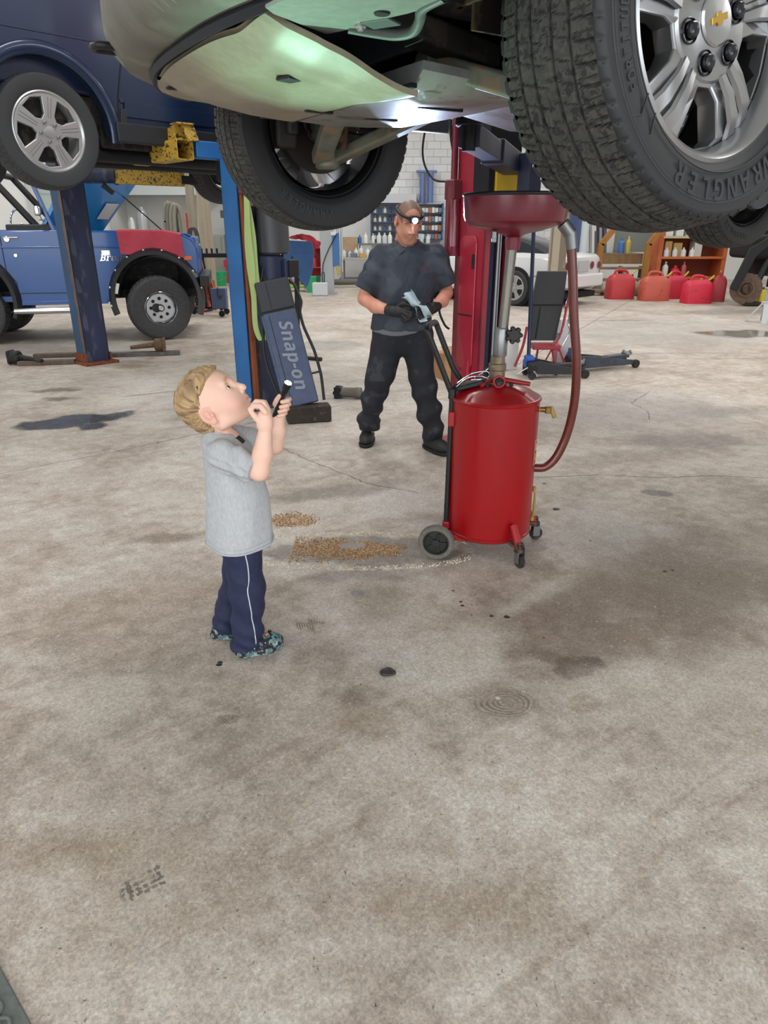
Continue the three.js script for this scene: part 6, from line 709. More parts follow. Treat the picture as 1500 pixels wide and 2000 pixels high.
// ---------------------------------------------------------------- white sports car behind the red post
{
  const t = thing('sports_car', 'low white sports car with round tail lamps parked beyond the red post', 'car', [2.65, 0, -14.75], 2.357);   // x forward (to the left and away), z = far side
  const wp = mat(0xd4d6d8, 0.25, 0, { clearcoat: 0.7 });
  // flank and tail: lofted along the car
  const secs = []; const S = [[-0.98, 0.62, 0.93, 0.62], [-0.95, 0.40, 0.97, 0.72], [-0.85, 0.32, 1.0, 0.82], [-0.5, 0.24, 1.02, 0.90], [0, 0.22, 1.03, 0.92], [0.5, 0.2, 1.02, 0.91], [1.2, 0.2, 1.0, 0.89], [2.2, 0.2, 0.95, 0.90], [2.9, 0.2, 0.80, 0.88], [3.3, 0.25, 0.66, 0.80], [3.45, 0.35, 0.55, 0.7]];
  for (const [x, y0, y1, h] of S) { const c = 0.92, hh = h; const r = []; for (const [a, b] of [[-0.90, 0], [-0.98, 0.12], [-1, 0.45], [-0.99, 0.7], [-0.95, 0.88], [-0.82, 0.98], [-0.4, 1.0], [0.4, 1.0], [0.82, 0.98], [0.95, 0.88], [0.99, 0.7], [1, 0.45], [0.98, 0.12], [0.9, 0]]) r.push([x, mix(y0, y1, b), c + a * hh]); secs.push(r); }
  obj('body', loft(secs, { crease: 0.5 }), wp, t);
  obj('cabin_glass', loft([[-0.55, 1.0, 1.02, 0.66], [-0.1, 1.0, 1.18, 0.66], [0.55, 1.0, 1.36, 0.6], [1.2, 1.0, 1.38, 0.58], [1.6, 1.0, 1.26, 0.6], [2.1, 0.97, 0.99, 0.64]].map(([x, y0, y1, h]) => [[x, y0, 0.92 - h], [x, y1 - 0.03, 0.92 - h * 0.86], [x, y1, 0.92 - h * 0.7], [x, y1, 0.92 + h * 0.7], [x, y1 - 0.03, 0.92 + h * 0.86], [x, y0, 0.92 + h]])), mat(0x2e343c, 0.08, 0.1), t); obj('roof_pillar', [bar([0.5, 1.02, 0.27], [0.62, 1.37, 0.38], 0.14, 0.03, [0, 0, 1]), bar([0.5, 1.02, 1.57], [0.62, 1.37, 1.46], 0.14, 0.03, [0, 0, 1])], wp, t);
  obj('side_stripe', [slab(-0.9, 3.2, 0.58, 0.61, 0.0, 0.03, 0.004)], mat(0x9a9c9e, 0.5), t);
  for (const z of [0.30, 0.58, 1.26, 1.54]) { const l = obj('tail_lamp', [cyl(0.085, 0.03, -0.975, 0.78, z, 24, 0.004, 'x')], mat(0x8e8a8c, 0.3), t); obj('lamp_lens', cyl(0.066, 0.036, -0.98, 0.78, z, 24, 0.004, 'x'), mat(0x7a2a30, 0.25), l); }
  obj('rear_bumper', [slab(-1.02, -0.9, 0.36, 0.62, 0.1, 1.74, 0.05)], wp, t); obj('number_plate_recess', slab(-1.005, -0.97, 0.66, 0.88, 0.72, 1.12, 0.01), mat(0xaeb0b2, 0.5), t); obj('under_valance', slab(-0.85, 3.2, 0.14, 0.26, 0.08, 1.76, 0.02), MT.blackMatte, t);
  for (const [x, z, s] of [[0, 0.10, -1], [2.44, 0.10, -1], [0, 1.74, 1], [2.44, 1.74, 1]]) { obj('wheel_arch', cyl(0.40, 0.16, x, 0.36, z < 1 ? 0.075 : 1.765, 32, 0.01, 'z'), MT.blackMatte, t); spokeWheel(t, [x, 0.35, z - 0.01 * s * -1], s, 0.35, 0.26, 0.235); }
}
// ---------------------------------------------------------------- things standing in the middle of the floor
{ // mechanic's creeper leaning against the blue post
  const t = thing('creeper', 'blue padded mechanic\'s creeper leaning upright against the blue lift post', 'creeper'); const TL = V(-1.035, 1.075, -5.80), TR = V(-0.775, 1.085, -5.84), BL = V(-0.80, 0.125, -5.55), BR = V(-0.53, 0.135, -5.60);
  const o = BL.clone().add(BR).multiplyScalar(0.5), y = TL.clone().add(TR).multiplyScalar(0.5).sub(o), L = y.length(); y.normalize(); let x = BR.clone().sub(BL).normalize(); const z = x.clone().cross(y).normalize(); x = y.clone().cross(z).normalize(); const M = new THREE.Matrix4().makeBasis(x, y, z).setPosition(o); const P = (g) => g.applyMatrix4(M);
  const vin = mat(0xffffff, 0.5, 0, { map: mottle(0x3d4a66, 0x46536f, { f: 7 }), tri: 0.4 }), ch = mat(0x2b2e35, 0.55);
  obj('main_pad', [P(box(0.27, L * 0.76, 0.06, 0, L * 0.38, 0, 0.014)), P(box(0.03, L * 0.74, 0.08, -0.135, L * 0.38, -0.02, 0.01))], vin, t); obj('head_pad', [P(box(0.275, L * 0.24, 0.07, 0, L * 0.885, 0.006, 0.016))], ch, t); obj('pad_gap', P(box(0.262, 0.022, 0.06, 0, L * 0.763, -0.002, 0.004)), MT.black, t); obj('pad_seam', [P(box(0.005, L * 0.72, 0.004, -0.085, L * 0.38, 0.030, 0.001)), P(box(0.004, L * 0.22, 0.004, -0.05, L * 0.885, 0.041, 0.001))], MT.blackMatte, t);
  const tx = text('Snap-on', 0.105, 0.003); tx.applyMatrix4(new THREE.Matrix4().makeShear(0, 0, 0.2, 0, 0, 0)); tx.rotateZ(-PI / 2); obj('lettering', P(tx.translate(0.01, L * 0.40, 0.0295)), mat(0x868d9b, 0.5), t);
  obj('side_rail', P(tube([[0.15, L * 0.97, 0.0], [0.175, L * 0.93, 0.01], [0.195, L * 0.80, 0.01], [0.165, L * 0.72, 0.01], [0.165, L * 0.6, 0.01], [0.20, L * 0.40, 0.01], [0.205, L * 0.2, 0.01], [0.18, 0.0, 0.0]], 0.012, 80, 8, false, 0.3)), MT.black, t); obj('side_rail', P(tube([[-0.15, L * 0.7, -0.03], [-0.20, L * 0.4, -0.03], [-0.16, 0.02, -0.03]], 0.012, 40)), MT.black, t); obj('rail_bracket', P(rod([0.13, L * 0.23, 0], [0.20, L * 0.23, 0.005], 0.008)), MT.black, t);
  for (const [a, b] of [[-0.11, 0.12], [0.11, 0.12], [-0.11, 0.85], [0.11, 0.85]]) obj('caster', P(cyl(0.03, 0.025, a, L * b, -0.06, 16, 0.004, 'x')), MT.black, t);
}
{ const o = obj('lift_block', box(0.36, 0.135, 0.15, -0.62, 0.0685, -5.56, 0.014, 0, R(14)), mat(0xffffff, 0.85, 0, { map: mottle(0x3b322c, 0x2a2522, { f: 9, c3: 0x52463b, f3: 6, cut: 0.64 }), tri: 0.3 })); tag(o, 'dark brown rubber block at the foot of the creeper', 'block'); }
{ const t = thing('drive_shaft_yoke', 'greasy grey drive shaft yoke lying behind the creeper', 'car part', [-0.40, 0.055, -6.40], R(-10)); obj('tube', lathe([[0, -0.01], [0.045, -0.01], [0.047, 0.03], [0.047, 0.13], [0.052, 0.14], [0.052, 0.19], [0.03, 0.2], [0, 0.2]], 24).rotateZ(-PI / 2), mat(0x77736c, 0.5, 0.4), t); obj('yoke', [box(0.05, 0.105, 0.03, -0.035, 0.0, 0.035, 0.006), box(0.05, 0.105, 0.03, -0.035, 0, -0.035, 0.006), cyl(0.02, 0.11, -0.05, 0, 0, 14, 0.003, 'z'), box(0.03, 0.10, 0.09, -0.005, 0, 0, 0.006)], MT.grime, t); }
{ const t = thing('cardboard_box', 'plain cardboard box on the floor beside the red post', 'box', [0.72, 0, -7.35], R(20)); obj('carton', box(0.30, 0.27, 0.30, 0, 0.135, 0, 0.006), MT.cardboard, t); obj('flap', box(0.30, 0.008, 0.15, 0, 0.30, 0.10, 0.002, R(28)), MT.cardboard, t); }
{ // boards and scrap at the foot of the weathered post
  const w = mat(0xffffff, 0.85, 0, { map: mottle(0x5c4f45, 0x6e6257, { f: 12, stretch: 0.15 }), tri: 0.5 });
  tag(obj('plank', box(0.62, 0.05, 0.09, -3.93, 0.026, -8.12, 0.006, 0, R(12)), w), 'short dark plank left of the rusty post foot, nearer one', 'plank'); tag(obj('plank', box(0.55, 0.05, 0.09, -4.02, 0.026, -8.62, 0.006, 0, R(12)), w), 'short dark plank behind the rusty post foot, left side', 'plank'); tag(obj('plank', box(0.85, 0.05, 0.1, -2.98, 0.026, -8.72, 0.006, 0, R(12)), mat(0xffffff, 0.85, 0, { map: mottle(0x6d6a68, 0x5a5654, { f: 12, stretch: 0.2 }), tri: 0.5 })), 'long grey plank right of the rusty post foot', 'plank');
  const yk = (n, label, p, turn, m) => { const t = thing(n, label, 'car part', p, turn); obj('yoke', [cyl(0.075, 0.10, 0, 0.085, 0, 20, 0.012, 'x'), box(0.04, 0.16, 0.14, -0.06, 0.085, 0, 0.02), box(0.05, 0.05, 0.12, 0.05, 0.085, 0.02, 0.012)], m, t); obj('stub', rod([0.05, 0.085, 0], [0.34, 0.055, 0.02], 0.035, 0.022), m, t); return t; };
  yk('axle_stub', 'greasy black axle joint on the floor left of the post', [-4.28, 0, -8.12], R(-8), MT.grime); yk('axle_stub', 'rusty brown axle joint lying on the grey plank', [-2.80, 0.05, -8.74], R(192), mat(0xffffff, 0.7, 0.3, { map: mottle(0x7a6248, 0x5d4a38, { f: 12 }), tri: 0.2 }));
}
{ // blue panel with a red jacket thrown over it
  const t = thing('fender_panel', 'bent blue body panel on a dark stand with a red jacket on top', 'car part'); const pm = mat(0xffffff, 0.5, 0, { map: mottle(0x3c6ba0, 0x3563a0, { f: 6 }), tri: 0.6 });
  obj('panel', loft([[[-1.06, 1.345, -8.3], [-0.80, 1.335, -8.2], [-0.78, 1.24, -8.2], [-0.80, 1.05, -8.22], [-0.86, 0.87, -8.24], [-0.90, 0.85, -8.25], [-1.0, 1.0, -8.27], [-1.20, 1.12, -8.3]], [[-1.06, 1.345, -8.335], [-0.80, 1.335, -8.235], [-0.78, 1.24, -8.235], [-0.80, 1.05, -8.255], [-0.86, 0.87, -8.275], [-0.90, 0.85, -8.285], [-1.0, 1.0, -8.305], [-1.20, 1.12, -8.335]]], { crease: 0.3 }), pm, t); obj('slot', bar([-1.02, 1.18, -8.282], [-1.13, 0.99, -8.285], 0.035, 0.02, [0, 0, 1], 0.01), MT.black, t); obj('stand', [rod([-1.0, 1.1, -8.42], [-1.05, 0.0, -8.5], 0.03), rod([-1.05, 0.02, -8.5], [-0.75, 0.02, -8.35], 0.025), rod([-1.05, 0.02, -8.5], [-1.25, 0.02, -8.35], 0.025), rod([-1.0, 1.1, -8.42], [-0.95, 1.2, -8.33], 0.025)], MT.black, t);
  const j = grid(24, 16, (u, v) => { const a = mix(-1.05, -0.74, u); return [a + 0.03 * Math.sin(v * 6), 1.36 + 0.055 * Math.sin(u * 3) * Math.sin(v * PI) + 0.02 * vn(u * 8, v * 8) - 0.14 * sstep(0.6, 1, u) * v - 0.03 * u, -8.36 + 0.16 * v - 0.05 * u + 0.02 * Math.sin(u * 14)]; }); tag(obj('jacket', j, mat(0xb02a3c, 0.85)), 'crumpled red jacket lying over the blue body panel', 'jacket');
}
{ // seat creeper, jack stands and floor jacks right of the oil drainer
  const t = thing('creeper', 'black padded seat creeper with red and chrome frame behind the drainer', 'creeper'); obj('pad', [loft([[[1.63, 1.05, -7.7], [1.93, 1.05, -7.7], [1.93, 1.05, -7.78], [1.63, 1.05, -7.78]], [[1.57, 0.72, -7.62], [1.90, 0.72, -7.62], [1.90, 0.72, -7.70], [1.57, 0.72, -7.70]], [[1.56, 0.36, -7.54], [1.83, 0.36, -7.54], [1.83, 0.36, -7.62], [1.56, 0.36, -7.62]]])], mat(0x26262a, 0.55), t); obj('pad_seam', box(0.3, 0.012, 0.012, 1.735, 0.72, -7.617, 0.002), MT.blackMatte, t); obj('pad_seam', bar([1.66, 0.70, -7.612], [1.62, 0.38, -7.537], 0.01, 0.01, [0, 0, 1], 0.002), MT.blackMatte, t);
  obj('frame', [tube([[1.95, 1.0, -7.68], [1.97, 0.85, -7.62], [1.93, 0.75, -7.6], [1.90, 0.5, -7.52], [1.80, 0.33, -7.48]], 0.012, 40), tube([[1.98, 0.95, -7.70], [2.0, 0.8, -7.66], [1.96, 0.55, -7.56], [1.98, 0.45, -7.55], [1.90, 0.3, -7.5]], 0.011, 40)], MT.chrome, t); obj('red_tube', [tube([[1.96, 0.9, -7.6], [1.92, 0.7, -7.54], [1.86, 0.42, -7.47], [1.78, 0.32, -7.45]], 0.012, 40), tube([[1.52, 0.50, -7.55], [1.48, 0.3, -7.5], [1.40, 0.1, -7.45]], 0.014, 24)], mat(0x9c2434, 0.35), t); obj('foot', box(0.30, 0.05, 0.22, 1.73, 0.30, -7.56, 0.01), mat(0x9c2434, 0.4), t); obj('caster', cyl(0.03, 0.03, 1.62, 0.03, -7.5, 14, 0.004, 'z'), MT.black, t); obj('caster', cyl(0.03, 0.03, 1.86, 0.03, -7.5, 14, 0.004, 'z'), MT.black, t); obj('caster_leg', [rod([1.62, 0.04, -7.5], [1.66, 0.30, -7.55], 0.012), rod([1.86, 0.04, -7.5], [1.8, 0.30, -7.55], 0.012)], mat(0x9c2434, 0.4), t);
  const js = (label, p, m, s = 1) => { const q = thing('jack_stand', label, 'jack stand', p, R(30)); const rg = (y, r) => [[-r, y, -r], [r, y, -r], [r, y, r], [-r, y, r]]; for (const [a, b] of [[1, 1], [-1, 1], [1, -1], [-1, -1]]) obj('leg', bar([a * 0.12 * s, 0.0, b * 0.12 * s], [a * 0.035 * s, 0.27 * s, b * 0.035 * s], 0.05 * s, 0.018, [a, 0, b], 0.004), m, q); obj('collar', loft([rg(0.24 * s, 0.05 * s), rg(0.30 * s, 0.04 * s)]), m, q); obj('ratchet_bar', [box(0.035 * s, 0.2 * s, 0.035 * s, 0, 0.38 * s, 0, 0.004), box(0.06 * s, 0.025 * s, 0.10 * s, 0, 0.485 * s, 0, 0.008)], MT.steel, q); return q; };
  js('faded red jack stand under the seat creeper', [1.92, 0, -7.85], mat(0xa8505c, 0.5), 0.82); js('bright red jack stand nearest the black jack', [2.12, 0, -7.9], mat(0xb3263a, 0.45), 0.7);
  tag(obj('carton', box(0.2, 0.36, 0.16, 1.38, 0.18, -7.85, 0.008, 0, R(15)), MT.whitePaint), 'white carton standing behind the drainer pipe', 'box'); tag(obj('carton', box(0.16, 0.52, 0.14, 2.05, 0.26, -8.12, 0.008, 0, R(15)), mat(0xc9cbd0, 0.6)), 'pale grey carton standing behind the seat creeper', 'box');
  const jk = (label, p, turn, m, L) => { const q = thing('floor_jack', label, 'floor jack', p, turn); for (const s of [-1, 1]) obj('side_plate', ext([[0, 0.05], [L, 0.04], [L, 0.085], [L * 0.6, 0.13], [0.12, 0.185], [0, 0.17]], 0.012, 0.003).translate(0, 0, s * 0.10 - 0.006), m, q); obj('cylinder', [rod([0.1, 0.12, 0], [L * 0.6, 0.10, 0], 0.045), cyl(0.05, 0.24, 0.05, 0.11, 0, 18, 0.005, 'z')], MT.grime, q); obj('lift_arm', bar([L * 0.45, 0.12, 0], [L * 0.93, 0.13, 0], 0.10, 0.04, [0, 1, 0], 0.006), m, q); obj('saddle', [cyl(0.06, 0.03, L * 0.93, 0.155, 0, 20, 0.004), ...[0, 1, 2, 3].map((k) => box(0.02, 0.02, 0.02, L * 0.93 + 0.05 * Math.cos(k * PI / 2), 0.175, 0.05 * Math.sin(k * PI / 2), 0.003))], MT.steel, q); for (const [x, z, r] of [[0.04, 0.13, 0.035], [0.04, -0.13, 0.035], [L, 0.1, 0.045], [L, -0.1, 0.045]]) obj('roller', cyl(r, 0.045, x, r, z, 18, 0.004, 'z'), MT.grime, q); obj('front_axle', rod([L, 0.045, -0.12], [L, 0.045, 0.12], 0.014), MT.steel, q); return q; };
  const j1 = jk('black low floor jack with upright dark blue handle', [1.50, 0, -7.38], R(4), mat(0x1c1d20, 0.45), 0.62); obj('handle', rod([0.03, 0.14, 0], [0.045, 1.52, -0.25], 0.020, 0.020, 18), mat(0x232b48, 0.35, 0.3), j1); obj('handle_socket', [box(0.09, 0.13, 0.09, 0.03, 0.17, 0, 0.02), cyl(0.028, 0.09, 0.03, 0.2, 0.06, 16, 0.004, 'x')], mat(0x2552a8, 0.35), j1); obj('foot_pedal', [rod([0.0, 0.12, 0.1], [-0.12, 0.06, 0.12], 0.008), rod([0.05, 0.1, 0.1], [0.1, 0.03, 0.14], 0.012)], MT.chrome, j1);
  const j2 = jk('long grey-blue floor jack lying behind the black jack', [2.06, 0, -7.65], R(-36) + R(62), mat(0xffffff, 0.5, 0.2, { map: mottle(0x454b58, 0x3a3f4a, { f: 8 }), tri: 0.4 }), 0.85); obj('handle_stub', [rod([0.03, 0.13, 0], [-0.02, 0.24, 0.0], 0.03), box(0.08, 0.1, 0.08, 0.0, 0.22, 0, 0.015)], mat(0x2a5fa0, 0.4), j2);
}
// ---------------------------------------------------------------- loose matter on the floor
{ // absorbent granules
  const g = new THREE.IcosahedronGeometry(0.0042, 0), n = 5200, im = new THREE.InstancedMesh(g, mat(0xffffff, 0.9), n), m = new THREE.Matrix4(), q = new THREE.Quaternion(), c = new THREE.Color(); let k = 0;
  const tan = [0xa98a68, 0xb99b78, 0x957552, 0x8a6a48, 0xc4a888], pale = [0xcfc6b4, 0xd8d1c2, 0xbdb3a0];
  while (k < n) { let x, z, col; const w = rnd(); if (w < 0.76) { const u = clamp(0.5 + (rnd() + rnd() + rnd() - 1.5) * 0.62), v = (rnd() + rnd() - 1) * 1.15; x = mix(-0.45, 0.22, u); z = -3.10 + v * 0.135 * Math.min(1, 1.25 - u * 0.9) + 0.03 * u; if (fbm(x * 9, z * 9, 3) < 0.36 + 0.16 * rnd()) continue; if (Math.hypot((x + 0.16) / 0.07, (z + 3.14) / 0.04) < 1) continue; col = pick(tan); } else if (w < 0.88) { const a = rr(0, 2 * PI), r = 0.95 + (rnd() + rnd() + rnd() - 1.5) * 0.7; x = -0.5 + 0.09 * r * Math.cos(a); z = -3.46 + 0.07 * r * Math.sin(a); col = pick(tan); } else { const u = rr(-1, 1), s = rnd() < 0.5 ? 1 : -1; x = -0.13 + 0.55 * u; z = -3.09 + s * 0.2 * Math.sqrt(Math.max(0.02, 1 - u * u * 0.8)) + rr(-0.02, 0.02); col = pick(pale); }
    const s = rr(0.5, 1.25); m.compose(V(x, 0.002 * s, z), q.setFromEuler(new THREE.Euler(rr(0, 6), rr(0, 6), 0)), V(s, s * 0.7, s)); im.setMatrixAt(k, m); im.setColorAt(k, c.set(col)); k++; }
  im.name = numbered('absorbent_granules'); im.castShadow = im.receiveShadow = true; scene.add(im); tag(im, 'tan oil absorbent granules scattered on the damp patch', 'granules', null, 'stuff');
}
{ const lump = (x, z, r, label) => { const g = nets((a, b, c) => ellD(a, b, c, [0, 0, 0], [r, r * 0.35, r * 0.75]) - r * 0.3 * (fbm(a * 60 + 5, c * 60 + b * 30, 3) - 0.5), [-r * 1.4, -r, -r * 1.4], [r * 1.4, r, r * 1.4], r / 9); const o = obj('debris', g, mat(0x33312f, 0.45)); o.position.set(x, r * 0.15, z); tag(o, label, 'debris', null, 'thing'); };
  lump(0.015, -2.067, 0.03, 'glossy black lump of oily debris near the photo\'s middle'); lump(-0.60, -2.13, 0.010, 'tiny dark crumb left of the child\'s clog'); lump(0.97, -3.62, 0.016, 'small dark leaf-like scrap right of the drainer'); }
{ // ringed rubber mat at the lower left
  const t = thing('rubber_mat', 'grey ringed anti-fatigue rubber mat in the lower left corner', 'mat', [-0.825, 0, -1.004], -0.76); const rm = mat(0xffffff, 0.8, 0, { map: mottle(0x5b615f, 0x696f6c, { f: 20 }), tri: 0.2 });
  obj('mat_base', slab(-0.3, 0.55, 0, 0.010, 0, 0.45, 0.004), rm, t); const tg = new THREE.TorusGeometry(0.017, 0.005, 6, 22).rotateX(PI / 2), sg = new THREE.SphereGeometry(0.007, 8, 5); for (let r = 0; r < 10; r++) for (let c = 0; c < 18; c++) { const o = obj('ring', tg, rm, t); o.position.set(-0.26 + c * 0.044 + (r % 2) * 0.022, 0.0105, 0.045 + r * 0.040); const p = obj('stud', sg, rm, t); p.position.set(o.position.x, 0.010, o.position.z); }
}
// ---------------------------------------------------------------- back of the workshop
const pb = (n, label, cat, group, p, gs, m) => { const o = obj(n, gs, m); o.position.set(...p); return tag(o, label, cat, group); };
const bottleG = (r, h) => lathe([[0, 0], [r, 0.003], [r, h * 0.62], [r * 0.9, h * 0.7], [r * 0.35, h * 0.82], [r * 0.35, h * 0.97], [r * 0.3, h], [0, h]], 14);
const WC = [0xd6d8d6, 0xcfd3d6, 0xe0e0da, 0xbfc7cf].map((c) => mat(c, 0.5)), CC = [0x3c5f94, 0xb5493a, 0x6d7f92, 0xc79a4a, 0x2f4f7d, 0x9aa6ac, 0xaf6b4b].map((c) => mat(c, 0.5));
{ // workbench along the back wall
  const t = thing('workbench', 'long cluttered workbench against the white back wall', 'workbench', [-0.2, 0, -21.4]);
  obj('bench_top', slab(-1.1, 2.5, 0.64, 0.70, -0.45, 0.45, 0.008), mat(0xa9a9a4, 0.6), t); for (const [x, z] of [[-1.0, 0.4], [0.35, 0.4], [2.3, 0.4], [-1.0, -0.4], [2.3, -0.4]]) obj('leg', slab(x - 0.04, x + 0.04, 0, 0.64, z - 0.04, z + 0.04), mat(0x8c9092, 0.5), t); obj('plinth', slab(-1.1, 2.4, 0, 0.12, -0.4, 0.3), mat(0x77797a, 0.7), t); obj('drawer_unit', slab(0.05, 0.95, 0.14, 0.64, -0.3, 0.35, 0.01), mat(0x3a2b33, 0.6), t); obj('shelf_board', slab(-0.55, 1.7, 1.02, 1.07, -0.4, 0.05, 0.005), mat(0x70787c, 0.6), t); for (const x of [-0.5, 0.6, 1.65]) obj('shelf_support', slab(x - 0.02, x + 0.02, 0.7, 1.02, -0.3, -0.2), mat(0x70787c, 0.6), t);
  for (let i = 0; i < 13; i++) { const x = -0.95 + i * 0.17 + rr(-0.03, 0.03); pb('spray_bottle', 'small white bottle in the row standing on the workbench top', 'bottle', 'bottles on the workbench top', [-0.2 + x, 0.70, -21.25 + rr(-0.1, 0.12)], bottleG(rr(0.05, 0.08), rr(0.18, 0.32)), pick(WC)); }
  for (let i = 0; i < 8; i++) { const x = -0.7 + i * 0.3 + rr(-0.05, 0.05); pb('parts_carton', 'small coloured carton among bottles on the workbench top', 'box', 'cartons on the workbench top', [-0.2 + x, 0.70 + 0.06, -21.05 + rr(-0.03, 0.05)], box(rr(0.1, 0.22), 0.12, 0.12, 0, 0, 0, 0.006, 0, rr(-0.4, 0.4)), pick(CC)); }
  for (let i = 0; i < 12; i++) pb('oil_bottle', 'white or blue oil bottle on the shelf over the workbench', 'bottle', 'oil bottles on the bench shelf', [-0.68 + i * 0.175 + rr(-0.03, 0.03), 1.07, -21.5], bottleG(rr(0.05, 0.075), rr(0.2, 0.3)), pick([...WC, CC[0], CC[4]]));
  pb('cardboard_box', 'tan cardboard box stored under the workbench', 'box', null, [0.42, 0.19, -20.98], [box(0.75, 0.38, 0.3, 0, 0, 0, 0.01)], MT.cardboard); pb('cardboard_box', 'tall tan carton on the left end of the workbench', 'box', null, [-0.98, 0.97, -21.55], [box(0.42, 0.54, 0.3, 0, 0, 0, 0.01)], mat(0xffffff, 0.9, 0, { map: mottle(0xb39a80, 0xa78e74, { f: 8 }), tri: 0.5 }));
}
{ // parts rack above: small boxes in rows
  const t = thing('parts_rack', 'blue-grey parts rack filled with small boxes above the workbench', 'shelf', [0.35, 1.15, -22.385]); const fr = mat(0x46557a, 0.5); obj('upright', slab(-0.75, -0.70, 0, 1.0, -0.2, 0.2), fr, t); obj('upright', slab(-0.02, 0.25, 0, 0.95, -0.2, 0.22), fr, t); obj('upright', slab(1.35, 1.4, 0, 1.0, -0.2, 0.2), fr, t); for (let r = 0; r < 5; r++) obj('shelf_board', slab(-0.75, 1.4, r * 0.24, r * 0.24 + 0.02, -0.2, 0.2), fr, t);
  for (let r = 0; r < 4; r++) for (let c = 0; c < 11; c++) { const x = 0.32 + c * 0.098; pb('filter_box', 'small pale filter box in the blue-grey parts rack', 'box', 'filter boxes in the parts rack', [0.35 + x, 1.15 + r * 0.24 + 0.02 + 0.075, -22.33], box(0.085, rr(0.12, 0.15), 0.3, 0, 0, 0, 0.004), pick([...WC, CC[6], CC[2]])); }
  for (let r = 0; r < 4; r++) for (let c = 0; c < 4; c++) pb('supply_bottle', 'small bottle on the left bays of the parts rack', 'bottle', 'bottles in the parts rack', [0.35 - 0.62 + c * 0.15, 1.15 + r * 0.24 + 0.02, -22.33], bottleG(0.045, rr(0.14, 0.19)), pick([...WC, CC[0], CC[4]]));
  tag(obj('storage_box', slab(-0.3, 0.95, 2.155, 2.4, -22.55, -22.15, 0.01), mat(0xc8ccd2, 0.6)), 'pale box lying on top of the parts rack', 'box');
}
{ // things on the wall between the mechanic and red post
  const t = thing('tool_cabinet', 'dark blue cabinet standing beside the red post at the back', 'cabinet', [2.95, 0, -21.6]); obj('carcass', slab(-0.55, 0.55, 0.1, 1.5, -0.4, 0.35, 0.02), mat(0x2f4a86, 0.5), t); for (let i = 0; i < 5; i++) { const d = obj('drawer', slab(-0.52, 0.52, 0.16 + i * 0.26, 0.39 + i * 0.26, 0.34, 0.375, 0.008), mat(0x35539a, 0.45), t); obj('handle', slab(-0.3, 0.3, 0.33 + i * 0.26, 0.35 + i * 0.26, 0.37, 0.40, 0.004), MT.alu, d); } obj('caster', [-0.45, 0.45].flatMap((x) => [-0.3, 0.25].map((z) => cyl(0.05, 0.04, x, 0.05, z, 14, 0.004, 'x'))), MT.black, t);
  tag(obj('monitor', [box(0.66, 0.5, 0.06, 2.75, 1.86, -21.5, 0.012), box(0.1, 0.12, 0.08, 2.75, 1.56, -21.55, 0.01), box(0.34, 0.03, 0.24, 2.75, 1.515, -21.5, 0.006)], mat(0x232d4a, 0.35)), 'dark flat monitor on the blue cabinet', 'monitor'); tag(obj('wall_chart', box(0.75, 0.6, 0.02, 2.35, 2.45, -22.55, 0.003), mat(0xc9cbc2, 0.7)), 'pale paper chart pinned to the back wall', 'poster'); const pl = obj('exhaust_duct', [rod([1.12, 2.17, -22.35], [1.12, 2.95, -22.35], 0.075), rod([1.36, 2.17, -22.35], [1.36, 3.0, -22.35], 0.085), box(0.6, 0.06, 0.2, 1.24, 3.0, -22.4, 0.01)], mat(0x6b7fb0, 0.4, 0.3)); tag(pl, 'pair of blue-grey vertical ducts on the back wall', 'duct');
}
